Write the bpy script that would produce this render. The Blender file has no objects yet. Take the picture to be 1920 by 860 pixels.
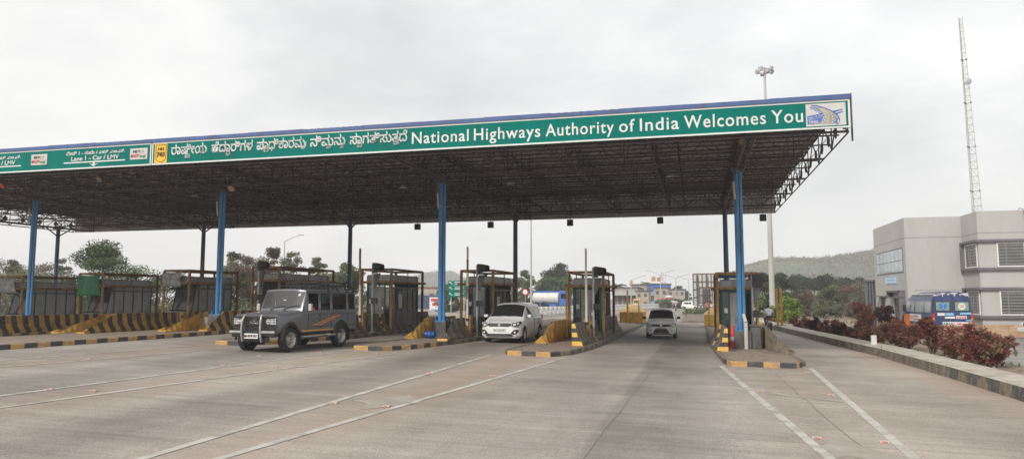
import bpy, bmesh, math, random
import numpy as np
from mathutils import Vector, Matrix
from mathutils.geometry import tessellate_polygon
random.seed(7)
sc = bpy.context.scene
COL = sc.collection
R = math.radians

# ------------------------------------------------------------------ camera
F, CAMH = 1345.0, 2.05
PITCH = math.atan(128 / F)
YAW = math.atan(347 * math.cos(PITCH) / F)
FW = np.array([-math.sin(YAW) * math.cos(PITCH), math.cos(YAW) * math.cos(PITCH), math.sin(PITCH)])
RT = np.array([math.cos(YAW), math.sin(YAW), 0.0])
UP = np.cross(RT, FW)
cd = bpy.data.cameras.new('camera'); cam = bpy.data.objects.new('camera', cd); COL.objects.link(cam)
cd.sensor_width = 36; cd.lens = 36 * F / 1920; cd.clip_start = 0.1; cd.clip_end = 9000
cam.location = (0, 0, CAMH); cam.rotation_euler = (math.pi / 2 + PITCH, 0, YAW)
sc.camera = cam

def at(px, py, Y):
    """world point at lane distance Y seen at photo pixel px, py"""
    r = FW + RT * (px - 960) / F - UP * (py - 430) / F
    p = np.array([0, 0, CAMH]) + r * Y / r[1]
    return Vector((float(p[0]), float(p[1]), float(p[2])))

def zg(x):
    return max(-0.1, 0.46 - 0.022 * abs(x + 21))

# ------------------------------------------------------------------ materials
def mat(name, col, rough=0.75, var=0.12, scale=3.0, metal=0.0, dirt=None, dirt_amt=0.5, dirt_scale=2.0,
        bump=0.0, bump_scale=30.0, stretch=(1, 1, 1), spec=0.5, coat=0.0, alpha=1.0, coords='Object'):
    m = bpy.data.materials.new(name); m.use_nodes = True
    nt = m.node_tree; N = nt.nodes; L = nt.links
    b = N['Principled BSDF']
    b.inputs['Roughness'].default_value = rough; b.inputs['Metallic'].default_value = metal
    b.inputs['Specular IOR Level'].default_value = spec
    b.inputs['Coat Weight'].default_value = coat; b.inputs['Alpha'].default_value = alpha
    tc = N.new('ShaderNodeTexCoord'); mp = N.new('ShaderNodeMapping')
    mp.inputs['Scale'].default_value = stretch
    if coords == 'World':
        ge = N.new('ShaderNodeNewGeometry'); L.new(ge.outputs['Position'], mp.inputs['Vector'])
    else:
        L.new(tc.outputs[coords], mp.inputs['Vector'])
    n1 = N.new('ShaderNodeTexNoise'); n1.inputs['Scale'].default_value = scale; n1.inputs['Detail'].default_value = 6
    n1.inputs['Roughness'].default_value = 0.65
    L.new(mp.outputs[0], n1.inputs['Vector'])
    rp = N.new('ShaderNodeValToRGB')
    lo = [max(0, c * (1 - var * 1.6)) for c in col]; hi = [min(1, c * (1 + var * 1.6)) for c in col]
    rp.color_ramp.elements[0].position = 0.3; rp.color_ramp.elements[1].position = 0.7
    rp.color_ramp.elements[0].color = (*lo, 1); rp.color_ramp.elements[1].color = (*hi, 1)
    L.new(n1.outputs[0], rp.inputs[0]); out = rp.outputs[0]
    if dirt:
        n2 = N.new('ShaderNodeTexNoise'); n2.inputs['Scale'].default_value = dirt_scale; n2.inputs['Detail'].default_value = 9
        n2.inputs['Roughness'].default_value = 0.7; L.new(mp.outputs[0], n2.inputs['Vector'])
        r2 = N.new('ShaderNodeValToRGB')
        p = 0.78 - 0.5 * dirt_amt
        r2.color_ramp.elements[0].position = max(0, p - 0.1); r2.color_ramp.elements[1].position = min(1, p + 0.1)
        L.new(n2.outputs[0], r2.inputs[0])
        mx = N.new('ShaderNodeMix'); mx.data_type = 'RGBA'
        L.new(r2.outputs[0], mx.inputs[0]); L.new(out, mx.inputs[6]); mx.inputs[7].default_value = (*dirt, 1)
        out = mx.outputs[2]
    L.new(out, b.inputs['Base Color'])
    if bump:
        n3 = N.new('ShaderNodeTexNoise'); n3.inputs['Scale'].default_value = bump_scale; n3.inputs['Detail'].default_value = 4
        L.new(mp.outputs[0], n3.inputs['Vector'])
        bp = N.new('ShaderNodeBump'); bp.inputs['Strength'].default_value = bump; bp.inputs['Distance'].default_value = 0.02
        L.new(n3.outputs[0], bp.inputs['Height']); L.new(bp.outputs[0], b.inputs['Normal'])
    return m

DIRT = (0.20, 0.135, 0.09)
M = {}
M['yellow'] = mat('worn_yellow_paint', (0.50, 0.27, 0.045), 0.7, 0.14, 4, dirt=(0.16, 0.11, 0.07), dirt_amt=0.42, dirt_scale=3, bump=0.2)
M['black'] = mat('worn_black_paint', (0.035, 0.034, 0.038), 0.65, 0.2, 4, dirt=(0.10, 0.085, 0.07), dirt_amt=0.4, dirt_scale=4, bump=0.2)
M['kyellow'] = mat('kerb_yellow_paint', (0.52, 0.31, 0.10), 0.8, 0.16, 6, dirt=(0.30, 0.22, 0.15), dirt_amt=0.45, dirt_scale=5, bump=0.3)
M['kblack'] = mat('kerb_black_paint', (0.06, 0.06, 0.065), 0.8, 0.2, 6, dirt=(0.16, 0.13, 0.10), dirt_amt=0.3, dirt_scale=5, bump=0.3)
M['fyellow'] = mat('faded_yellow_paint', (0.29, 0.23, 0.15), 0.85, 0.2, 5, dirt=(0.09, 0.08, 0.07), dirt_amt=0.55, dirt_scale=5, bump=0.3)
M['fblack'] = mat('faded_black_paint', (0.085, 0.08, 0.075), 0.85, 0.25, 5, dirt=(0.21, 0.19, 0.16), dirt_amt=0.36, dirt_scale=6, bump=0.3)
M['byellow'] = mat('bright_yellow_paint', (0.72, 0.45, 0.10), 0.6, 0.1, 4, dirt=(0.3, 0.2, 0.1), dirt_amt=0.3)
M['lyellow'] = mat('pale_yellow_paint', (0.66, 0.44, 0.17), 0.75, 0.12, 3, dirt=(0.4, 0.27, 0.14), dirt_amt=0.35)
M['conc'] = mat('grey_concrete', (0.27, 0.25, 0.225), 0.9, 0.15, 3, dirt=(0.17, 0.14, 0.11), dirt_amt=0.4, bump=0.3)
M['dconc'] = mat('dark_concrete', (0.12, 0.115, 0.11), 0.9, 0.2, 3, dirt=(0.07, 0.06, 0.055), dirt_amt=0.4, bump=0.3)
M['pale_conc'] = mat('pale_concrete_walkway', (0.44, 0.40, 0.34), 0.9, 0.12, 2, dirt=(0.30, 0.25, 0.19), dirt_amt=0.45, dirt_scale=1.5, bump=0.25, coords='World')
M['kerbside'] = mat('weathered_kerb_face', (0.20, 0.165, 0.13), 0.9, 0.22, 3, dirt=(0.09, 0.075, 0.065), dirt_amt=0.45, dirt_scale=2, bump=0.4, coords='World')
M['paver'] = mat('dusty_paving', (0.27, 0.215, 0.165), 0.9, 0.2, 7, dirt=(0.16, 0.12, 0.09), dirt_amt=0.42, dirt_scale=3, bump=0.4, coords='World')
M['white_line'] = mat('worn_white_line_paint', (0.52, 0.495, 0.45), 0.8, 0.12, 5, dirt=(0.30, 0.27, 0.235), dirt_amt=0.52, dirt_scale=2.5, coords='World')
M['faint_line'] = mat('scuffed_pale_paint', (0.36, 0.325, 0.28), 0.85, 0.1, 5, dirt=(0.29, 0.255, 0.215), dirt_amt=0.58, dirt_scale=1.5, coords='World')
M['crack'] = mat('joint_filler', (0.15, 0.135, 0.12), 0.9, 0.2, 8, coords='World')
M['blue'] = mat('blue_steel_paint', (0.06, 0.215, 0.43), 0.45, 0.14, 3, dirt=(0.05, 0.09, 0.14), dirt_amt=0.35, dirt_scale=2, stretch=(4, 4, 0.5))
M['dblue'] = mat('dull_blue_steel_paint', (0.05, 0.09, 0.17), 0.5, 0.2, 3, dirt=(0.05, 0.045, 0.05), dirt_amt=0.45, dirt_scale=2, stretch=(4, 4, 0.5))
M['trim_blue'] = mat('blue_roof_trim', (0.06, 0.11, 0.26), 0.6, 0.15, 1.5, dirt=(0.05, 0.06, 0.10), dirt_amt=0.3)
M['green_sign'] = mat('green_sign_sheeting', (0.0, 0.165, 0.135), 0.8, 0.07, 0.6, dirt=(0.004, 0.135, 0.115), dirt_amt=0.4, dirt_scale=0.9, stretch=(1, 1, .35), spec=0.1)
M['sign_white'] = mat('white_sign_sheeting', (0.68, 0.70, 0.68), 0.5, 0.06, 2, dirt=(0.5, 0.48, 0.44), dirt_amt=0.3)
M['sign_grey'] = mat('pale_sign_sheeting', (0.55, 0.54, 0.51), 0.5, 0.05, 2)
M['sign_yellow'] = mat('yellow_sign_sheeting', (0.74, 0.46, 0.04), 0.5, 0.05, 3)
M['ink'] = mat('dark_sign_ink', (0.09, 0.05, 0.02), 0.6)
M['red_ink'] = mat('red_sign_ink', (0.55, 0.05, 0.04), 0.6)
M['green_ink'] = mat('green_sign_ink', (0.05, 0.33, 0.08), 0.6)
M['logo_blue'] = mat('blue_emblem_ink', (0.07, 0.14, 0.42), 0.6)
M['logo_grey'] = mat('grey_emblem_ink', (0.30, 0.31, 0.32), 0.6)
M['steel'] = mat('dark_roof_steel', (0.085, 0.07, 0.075), 0.7, 0.2, 2, dirt=(0.10, 0.06, 0.055), dirt_amt=0.3)
M['roof_sheet'] = mat('weathered_roof_sheet', (0.46, 0.44, 0.445), 0.7, 0.12, 0.7, dirt=(0.33, 0.30, 0.30), dirt_amt=0.4, dirt_scale=0.5)
M['galv'] = mat('galvanised_steel', (0.42, 0.42, 0.42), 0.5, 0.1, 3, metal=0.3)
M['pole_grey'] = mat('grey_pole_paint', (0.44, 0.43, 0.40), 0.6, 0.1, 1, dirt=(0.28, 0.26, 0.23), dirt_amt=0.3, stretch=(1, 1, 0.2))
M['rust_y'] = mat('rusty_yellow_pipe', (0.40, 0.23, 0.08), 0.7, 0.2, 3, dirt=(0.17, 0.075, 0.04), dirt_amt=0.5, dirt_scale=2.2, stretch=(2, 2, 0.7))
M['rust'] = mat('rusty_brown_pipe', (0.21, 0.11, 0.05), 0.8, 0.25, 3, dirt=(0.08, 0.035, 0.025), dirt_amt=0.45, dirt_scale=3)
M['ypost'] = mat('yellow_post_paint', (0.52, 0.28, 0.05), 0.6, 0.15, 3, dirt=(0.25, 0.12, 0.04), dirt_amt=0.4)
M['panel'] = mat('grey_cabin_panel', (0.36, 0.355, 0.35), 0.6, 0.12, 1.5, dirt=(0.14, 0.13, 0.12), dirt_amt=0.4, stretch=(1, 1, 0.4))
M['dpanel'] = mat('dark_cabin_panel', (0.115, 0.11, 0.115), 0.55, 0.2, 1.5, dirt=(0.05, 0.045, 0.045), dirt_amt=0.4, stretch=(1, 1, 0.4))
M['gframe'] = mat('green_aluminium_frame', (0.015, 0.11, 0.075), 0.5, 0.15, 3)
M['dframe'] = mat('black_aluminium_frame', (0.02, 0.02, 0.022), 0.5, 0.15, 3)
M['rubber'] = mat('black_rubber', (0.022, 0.021, 0.02), 0.85, 0.2, 6, dirt=(0.10, 0.075, 0.055), dirt_amt=0.22, bump=0.2)
M['plastic'] = mat('black_plastic', (0.018, 0.018, 0.019), 0.5, 0.2, 4)
M['gunmetal'] = mat('dusty_grey_car_paint', (0.13, 0.135, 0.148), 0.30, 0.06, 1.5, metal=0.3, dirt=(0.16, 0.13, 0.105), dirt_amt=0.22, coat=0.35)
M['car_white'] = mat('white_car_paint', (0.84, 0.84, 0.82), 0.3, 0.03, 1, coat=0.7, dirt=(0.68, 0.65, 0.6), dirt_amt=0.2)
M['car_silver'] = mat('pearl_white_car_paint', (0.80, 0.81, 0.78), 0.3, 0.03, 1, coat=0.7, dirt=(0.62, 0.60, 0.56), dirt_amt=0.2)
M['chrome'] = mat('bright_chrome', (0.72, 0.72, 0.72), 0.18, 0.03, 3, metal=0.9)
M['alloy'] = mat('dusty_steel_rim', (0.42, 0.41, 0.39), 0.5, 0.15, 5, metal=0.4, dirt=(0.17, 0.13, 0.10), dirt_amt=0.35)
M['lens'] = mat('clear_lamp_lens', (0.72, 0.73, 0.73), 0.12, 0.05, 9, coat=0.8)
M['amber'] = mat('orange_lens', (0.6, 0.22, 0.06), 0.4)
M['faded_orange'] = mat('sun_faded_orange', (0.45, 0.27, 0.13), 0.8)
M['faded_red'] = mat('sun_faded_red', (0.42, 0.15, 0.10), 0.8)
M['red'] = mat('red_lens', (0.5, 0.02, 0.02), 0.25)
M['dusty_lens'] = mat('dusty_lamp_glass', (0.27, 0.19, 0.16), 0.5)
M['stud_red'] = mat('faded_red_reflector', (0.42, 0.13, 0.10), 0.5)
M['stud_white'] = mat('dusty_white_stud', (0.5, 0.45, 0.4), 0.7)
M['plate'] = mat('number_plate_white', (0.74, 0.74, 0.72), 0.5, 0.03)
M['plate_y'] = mat('number_plate_yellow', (0.7, 0.5, 0.05), 0.5, 0.03)
M['stripe_o'] = mat('orange_decal', (0.50, 0.16, 0.07), 0.45, 0.05)
M['stripe_y'] = mat('yellow_decal', (0.50, 0.30, 0.07), 0.45, 0.05)
M['pink'] = mat('pink_cloth', (0.72, 0.03, 0.16), 0.9, 0.1, 8)
M['skin'] = mat('brown_skin', (0.20, 0.10, 0.065), 0.6, 0.08, 8)
M['hair'] = mat('black_hair', (0.012, 0.01, 0.01), 0.6)
M['shirt'] = mat('white_cotton', (0.70, 0.71, 0.74), 0.9, 0.06, 8)
M['trousers'] = mat('dark_trousers', (0.06, 0.055, 0.055), 0.9)
M['cone'] = mat('red_cone_plastic', (0.72, 0.045, 0.045), 0.5, 0.08, 4)
M['white'] = mat('white_paint', (0.74, 0.73, 0.70), 0.6, 0.06, 3, dirt=(0.5, 0.46, 0.4), dirt_amt=0.25)
M['white_block'] = mat('whitewashed_concrete', (0.74, 0.73, 0.70), 0.8, 0.08, 1, dirt=(0.45, 0.42, 0.38), dirt_amt=0.35)
M['pvc'] = mat('grey_white_pipe', (0.55, 0.52, 0.46), 0.5, 0.1, 2, dirt=(0.34, 0.28, 0.2), dirt_amt=0.3)
M['armred'] = mat('faded_red_arm', (0.22, 0.085, 0.065), 0.7, 0.15, 3, dirt=(0.4, 0.32, 0.28), dirt_amt=0.35)
M['tarp_g'] = mat('green_tarpaulin', (0.035, 0.20, 0.10), 0.7, 0.2, 3, dirt=(0.22, 0.30, 0.24), dirt_amt=0.25)
M['tarp_w'] = mat('pale_tarpaulin', (0.38, 0.37, 0.35), 0.7, 0.2, 3, dirt=(0.14, 0.16, 0.2), dirt_amt=0.4)
M['tarp_b'] = mat('blue_tarpaulin', (0.03, 0.10, 0.28), 0.7, 0.2, 4)
M['bdrum'] = mat('blue_plastic_drum', (0.012, 0.07, 0.30), 0.4, 0.1, 4)
M['wall'] = mat('off_white_render', (0.45, 0.44, 0.42), 0.9, 0.05, 0.6, stretch=(1, 1, .3), dirt=(0.42, 0.405, 0.38), dirt_amt=0.36, dirt_scale=2.2, bump=0.15, bump_scale=8)
M['wall_base'] = mat('red_dust_stained_render', (0.50, 0.36, 0.24), 0.9, 0.12, 1.2, dirt=(0.42, 0.24, 0.13), dirt_amt=0.5)
M['wgrey'] = mat('dark_grey_render_band', (0.16, 0.15, 0.16), 0.85, 0.1, 2)
M['louvre'] = mat('slate_grey_louvre', (0.13, 0.14, 0.16), 0.6, 0.1, 2)
M['win_blue'] = mat('pale_blue_glazing', (0.30, 0.40, 0.42), 0.12, 0.08, 1, coat=0.5)
M['win_dark'] = mat('dark_glazing', (0.10, 0.095, 0.09), 0.15, 0.2, 2)
M['amb_blue'] = mat('navy_vehicle_paint', (0.022, 0.04, 0.13), 0.4, 0.15, 3, dirt=(0.10, 0.10, 0.12), dirt_amt=0.25, coat=0.3)
M['amb_peel'] = mat('peeling_white_paint', (0.60, 0.57, 0.52), 0.7, 0.1, 8, dirt=(0.025, 0.04, 0.12), dirt_amt=0.42, dirt_scale=4)
M['amb_grn'] = mat('pale_green_window_film', (0.22, 0.33, 0.25), 0.3, 0.1, 3)
M['amb_or'] = mat('orange_vehicle_paint', (0.72, 0.20, 0.03), 0.4, 0.08, 3)
M['amb_lb'] = mat('light_blue_label', (0.25, 0.50, 0.75), 0.5)
M['star'] = mat('medical_blue_decal', (0.02, 0.20, 0.62), 0.5)
M['tank_blue'] = mat('blue_truck_paint', (0.03, 0.12, 0.42), 0.5, 0.1, 2)
M['tank_white'] = mat('white_tank_paint', (0.62, 0.62, 0.60), 0.5, 0.1, 1, dirt=(0.3, 0.25, 0.2), dirt_amt=0.3)
M['bbrown'] = mat('grey_brown_render', (0.36, 0.33, 0.29), 0.9, 0.15, 0.3, dirt=(0.25, 0.22, 0.19), dirt_amt=0.4, dirt_scale=0.4)
M['bpink'] = mat('pinkish_render', (0.40, 0.33, 0.28), 0.9, 0.12, 0.3, dirt=(0.28, 0.24, 0.21), dirt_amt=0.4, dirt_scale=0.4)
M['bblue'] = mat('blue_metal_cladding', (0.035, 0.13, 0.42), 0.6, 0.1, 0.5)
M['bteal'] = mat('pale_teal_render', (0.22, 0.48, 0.55), 0.8, 0.1, 0.5)
M['hill_trunk'] = mat('grey_bark', (0.15, 0.12, 0.10), 0.95, 0.2, 4, bump=0.3)
M['bark'] = mat('brown_bark', (0.11, 0.085, 0.065), 0.95, 0.2, 4, bump=0.3)

def glass_mat(name, tint, alpha, rough=0.04):
    m = bpy.data.materials.new(name); m.use_nodes = True
    b = m.node_tree.nodes['Principled BSDF']
    b.inputs['Base Color'].default_value = (*tint, 1); b.inputs['Roughness'].default_value = rough
    b.inputs['Alpha'].default_value = alpha; b.inputs['Specular IOR Level'].default_value = 0.6
    b.inputs['Coat Weight'].default_value = 0.4
    return m
M['glass'] = glass_mat('tinted_car_glass', (0.012, 0.014, 0.015), 0.72)
M['glass_g'] = glass_mat('dusty_windscreen_sky_sheen', (0.38, 0.40, 0.39), 0.86, 0.10)  # pale tint paints in the sky reflection on the dusty pane
M['booth_glass'] = glass_mat('dusty_booth_glass', (0.075, 0.075, 0.085), 0.72, 0.12)

def leafmat(name, col, var=0.35):
    m = bpy.data.materials.new(name); m.use_nodes = True
    N = m.node_tree.nodes; L = m.node_tree.links; b = N['Principled BSDF']
    g = N.new('ShaderNodeNewGeometry'); rp = N.new('ShaderNodeValToRGB')
    rp.color_ramp.elements[0].color = (*[c * (1 - var) for c in col], 1)
    rp.color_ramp.elements[1].color = (*[min(1, c * (1 + var)) for c in col], 1)
    L.new(g.outputs['Random Per Island'], rp.inputs[0]); L.new(rp.outputs[0], b.inputs['Base Color'])
    b.inputs['Roughness'].default_value = 0.65; b.inputs['Specular IOR Level'].default_value = 0.3
    t = N.new('ShaderNodeBsdfTranslucent'); L.new(rp.outputs[0], t.inputs[0])
    mx = N.new('ShaderNodeMixShader'); mx.inputs[0].default_value = 0.3
    L.new(b.outputs[0], mx.inputs[1]); L.new(t.outputs[0], mx.inputs[2]); L.new(mx.outputs[0], N['Material Output'].inputs[0])
    return m
LM = {
 'green': [leafmat('leaf_green', (0.18, 0.24, 0.10)), leafmat('leaf_mid_green', (0.11, 0.165, 0.065)), leafmat('leaf_deep_green', (0.05, 0.075, 0.035))],
 'dark': [leafmat('leaf_dark', (0.05, 0.07, 0.033)), leafmat('leaf_darker', (0.03, 0.045, 0.024)), leafmat('leaf_olive_dark', (0.075, 0.09, 0.045))],
 'olive': [leafmat('leaf_olive', (0.17, 0.185, 0.11)), leafmat('leaf_olive_deep', (0.10, 0.115, 0.07)), leafmat('leaf_pale', (0.22, 0.22, 0.14))],
 'dry': [leafmat('leaf_dry', (0.19, 0.165, 0.13)), leafmat('leaf_dry_green', (0.13, 0.14, 0.085)), leafmat('leaf_pale_straw', (0.25, 0.22, 0.17))],
 'brown': [leafmat('leaf_redbrown', (0.20, 0.125, 0.095)), leafmat('leaf_brown', (0.14, 0.10, 0.075)), leafmat('leaf_greyed_green', (0.14, 0.155, 0.09))],
 'bright': [leafmat('leaf_bright', (0.20, 0.29, 0.05)), leafmat('leaf_lime', (0.27, 0.34, 0.08)), leafmat('leaf_fresh', (0.11, 0.18, 0.04))],
 'croton': [leafmat('leaf_dark_red', (0.25, 0.075, 0.065)), leafmat('leaf_maroon', (0.13, 0.045, 0.045)), leafmat('leaf_bronze', (0.25, 0.17, 0.09))],
 'maroon': [leafmat('leaf_black_red', (0.05, 0.018, 0.024)), leafmat('leaf_wine', (0.10, 0.025, 0.035)), leafmat('leaf_wine_green', (0.045, 0.035, 0.025))],
 'bronze': [leafmat('leaf_copper', (0.33, 0.16, 0.10)), leafmat('leaf_rust_red', (0.22, 0.07, 0.06)), leafmat('leaf_pinkish', (0.40, 0.24, 0.17))],
}

# ------------------------------------------------------------------ mesh builder
class MB:
    def __init__(s): s.v = []; s.f = []; s.m = []; s.mats = []; s.sm = []
    def mi(s, m):
        if isinstance(m, str): m = M[m]
        if m not in s.mats: s.mats.append(m)
        return s.mats.index(m)
    def add(s, vs, fs, m, smooth=False):
        k = len(s.v); s.v += [tuple(v) for v in vs]; i = s.mi(m)
        for f in fs: s.f.append([a + k for a in f]); s.m.append(i); s.sm.append(smooth)
        return s
    def box(s, c, d, m, rz=0.0, rx=0.0, ry=0.0):
        hx, hy, hz = d[0] / 2, d[1] / 2, d[2] / 2
        T = Matrix.Rotation(rz, 3, 'Z') @ Matrix.Rotation(ry, 3, 'Y') @ Matrix.Rotation(rx, 3, 'X')
        vs = [T @ Vector((x, y, z)) + Vector(c) for z in (-hz, hz) for x, y in ((-hx, -hy), (hx, -hy), (hx, hy), (-hx, hy))]
        return s.add(vs, [(3, 2, 1, 0), (4, 5, 6, 7), (0, 1, 5, 4), (1, 2, 6, 5), (2, 3, 7, 6), (3, 0, 4, 7)], m)
    def b2(s, x0, x1, y0, y1, z0, z1, m):
        return s.box(((x0 + x1) / 2, (y0 + y1) / 2, (z0 + z1) / 2), (abs(x1 - x0), abs(y1 - y0), abs(z1 - z0)), m)
    def cyl(s, p0, p1, r0, r1=None, n=8, m='steel', caps=True, smooth=True):
        if r1 is None: r1 = r0
        p0 = Vector(p0); p1 = Vector(p1); d = (p1 - p0)
        if d.length < 1e-6: return s
        d.normalize(); a = d.orthogonal().normalized(); b = d.cross(a); vs = []
        for p, r in ((p0, r0), (p1, r1)):
            for k in range(n):
                t = 2 * math.pi * (k + .5) / n; vs.append(p + a * math.cos(t) * r + b * math.sin(t) * r)
        s.add(vs, [(k, (k + 1) % n, n + (k + 1) % n, n + k) for k in range(n)], m, smooth and n > 5)
        if caps: s.add(vs, [tuple(range(n - 1, -1, -1)), tuple(range(n, 2 * n))], m)
        return s
    def tube(s, pts, r, n=6, m='steel'):
        for a, b in zip(pts[:-1], pts[1:]): s.cyl(a, b, r, r, n, m)
        return s
    def prism(s, poly, ax, a, b, m, sidem=None):
        """poly: 2D points; ax: 'x','y','z' = extrusion axis"""
        def P(u, v, w): return {'x': (w, u, v), 'y': (u, w, v), 'z': (u, v, w)}[ax]
        n = len(poly)
        vs = [P(u, v, a) for u, v in poly] + [P(u, v, b) for u, v in poly]
        s.add(vs, [(k, (k + 1) % n, n + (k + 1) % n, n + k) for k in range(n)], sidem or m)
        return s.add(vs, [tuple(range(n - 1, -1, -1)), tuple(range(n, 2 * n))], m)
    def lathe(s, prof, c, axis, m, n=24, smooth=True, mats=None):
        """prof: list of (radius, along)"""
        c = Vector(c); ax = Vector(axis).normalized(); a = ax.orthogonal().normalized(); b = ax.cross(a)
        vs = []
        for r, h in prof:
            for k in range(n):
                t = 2 * math.pi * k / n; vs.append(c + ax * h + (a * math.cos(t) + b * math.sin(t)) * r)
        for i in range(len(prof) - 1):
            s.add(vs[i * n:(i + 2) * n], [(k, (k + 1) % n, n + (k + 1) % n, n + k) for k in range(n)], mats[i] if mats else m, smooth)
        return s
    def ball(s, c, r, m, n=10, sc=(1, 1, 1)):
        pr = [(max(1e-4, math.sin(math.pi * i / 7)) * r, -math.cos(math.pi * i / 7) * r) for i in range(8)]
        k = len(s.v); s.lathe(pr, (0, 0, 0), (0, 0, 1), m, n)
        for i in range(k, len(s.v)):
            x, y, z = s.v[i]; s.v[i] = (x * sc[0] + c[0], y * sc[1] + c[1], z * sc[2] + c[2])
        return s
    def quad(s, a, b, c, d, m): return s.add([a, b, c, d], [(0, 1, 2, 3)], m)
    def text(s, body, x0, x1, z0, capz, y, m, bold=0.02, ext=0.01, P=None, lean=0.0, space=1.0, outline=0.0):
        """lettering in the XZ plane facing -Y: left x0, right x1, baseline z0, cap height capz"""
        vs, fs, w = text_geo(body, bold, ext, space, outline)
        if not vs: return s
        sx = (x1 - x0) / w[0]; sz = capz / 0.70
        out = [(x0 + (v[0] - w[1]) * sx + lean * v[1] * sz, y - v[2], z0 + v[1] * sz) for v in vs]
        if P: out = [P(*q) for q in out]
        return s.add(out, fs, m)
    def build(s, name, parent=None, bevel=0.0, loc=None, sharp=40, weld=False):
        me = bpy.data.meshes.new(name); me.from_pydata(s.v, [], s.f)
        for m in s.mats: me.materials.append(m)
        me.polygons.foreach_set('material_index', s.m); me.polygons.foreach_set('use_smooth', s.sm)
        if bevel or any(s.sm) or weld:
            bm = bmesh.new(); bm.from_mesh(me)
            if weld: bmesh.ops.remove_doubles(bm, verts=bm.verts, dist=1e-4)
            if any(s.sm): bmesh.ops.remove_doubles(bm, verts=bm.verts, dist=1e-5)
            if bevel:
                bmesh.ops.remove_doubles(bm, verts=bm.verts, dist=1e-5)
                es = [e for e in bm.edges if len(e.link_faces) == 2 and e.calc_face_angle(0) > 0.5]
                try: bmesh.ops.bevel(bm, geom=es, offset=bevel, segments=1, affect='EDGES', clamp_overlap=True)
                except Exception: pass
            bm.to_mesh(me); bm.free()
            if any(s.sm): me.set_sharp_from_angle(angle=R(sharp))
        me.update()
        o = bpy.data.objects.new(name, me); COL.objects.link(o)
        if parent: o.parent = parent
        if loc: o.location = loc
        return o

_tc = {}
def text_geo(body, bold, ext, space=1.0, outline=0.0):
    k = (body, bold, ext, space, outline)
    if k in _tc: return _tc[k]
    c = bpy.data.curves.new('t', 'FONT'); c.body = body; c.size = 1; c.offset = bold; c.extrude = ext; c.resolution_u = 4; c.space_character = space
    if outline: c.fill_mode = 'NONE'; c.bevel_depth = outline; c.bevel_resolution = 0; c.resolution_u = 2
    o = bpy.data.objects.new('t', c); COL.objects.link(o)
    dg = bpy.context.evaluated_depsgraph_get(); dg.update()
    me = bpy.data.meshes.new_from_object(o.evaluated_get(dg))
    vs = [tuple(v.co) for v in me.vertices]; fs = [tuple(p.vertices) for p in me.polygons]
    bpy.data.objects.remove(o); bpy.data.meshes.remove(me); bpy.data.curves.remove(c)
    par = list(range(len(vs)))
    def find(a):
        while par[a] != a: par[a] = par[par[a]]; a = par[a]
        return a
    for f in fs:
        for q in f[1:]: par[find(q)] = find(f[0])
    ids = {}
    vs = [(v[0], v[1], v[2] + .0016 * (ids.setdefault(find(i), len(ids)) % 9)) for i, v in enumerate(vs)]
    w = (max(v[0] for v in vs) - min(v[0] for v in vs), min(v[0] for v in vs)) if vs else (1, 0)
    _tc[k] = (vs, fs, w); return _tc[k]

def tag(o, label, cat, group=None, kind=None):
    if label: o['label'] = label
    if cat: o['category'] = cat
    if group: o['group'] = group
    if kind: o['kind'] = kind
    return o
def thing(name, label, cat, loc=(0, 0, 0), rz=0.0, group=None):
    o = bpy.data.objects.new(name, None); COL.objects.link(o); o.location = loc; o.rotation_euler = (0, 0, rz)
    o.empty_display_size = 0.2
    return tag(o, label, cat, group)
KIDS = {}
def dup(root, loc, rz=None, label=None, group=None, scale=None):
    kids = [o for o in COL.objects if o.parent == root]
    r = root.copy(); COL.objects.link(r); r.location = loc
    if rz is not None: r.rotation_euler = (0, 0, rz)
    if scale: r.scale = scale if isinstance(scale, tuple) else (scale,) * 3
    if label: r['label'] = label
    if group: r['group'] = group
    for ch in kids:
        c = ch.copy(); COL.objects.link(c); c.parent = r
        for g in [o for o in COL.objects if o.parent == ch]:
            d = g.copy(); COL.objects.link(d); d.parent = c
    return r
def struct(o): o['kind'] = 'structure'; return o

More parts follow.
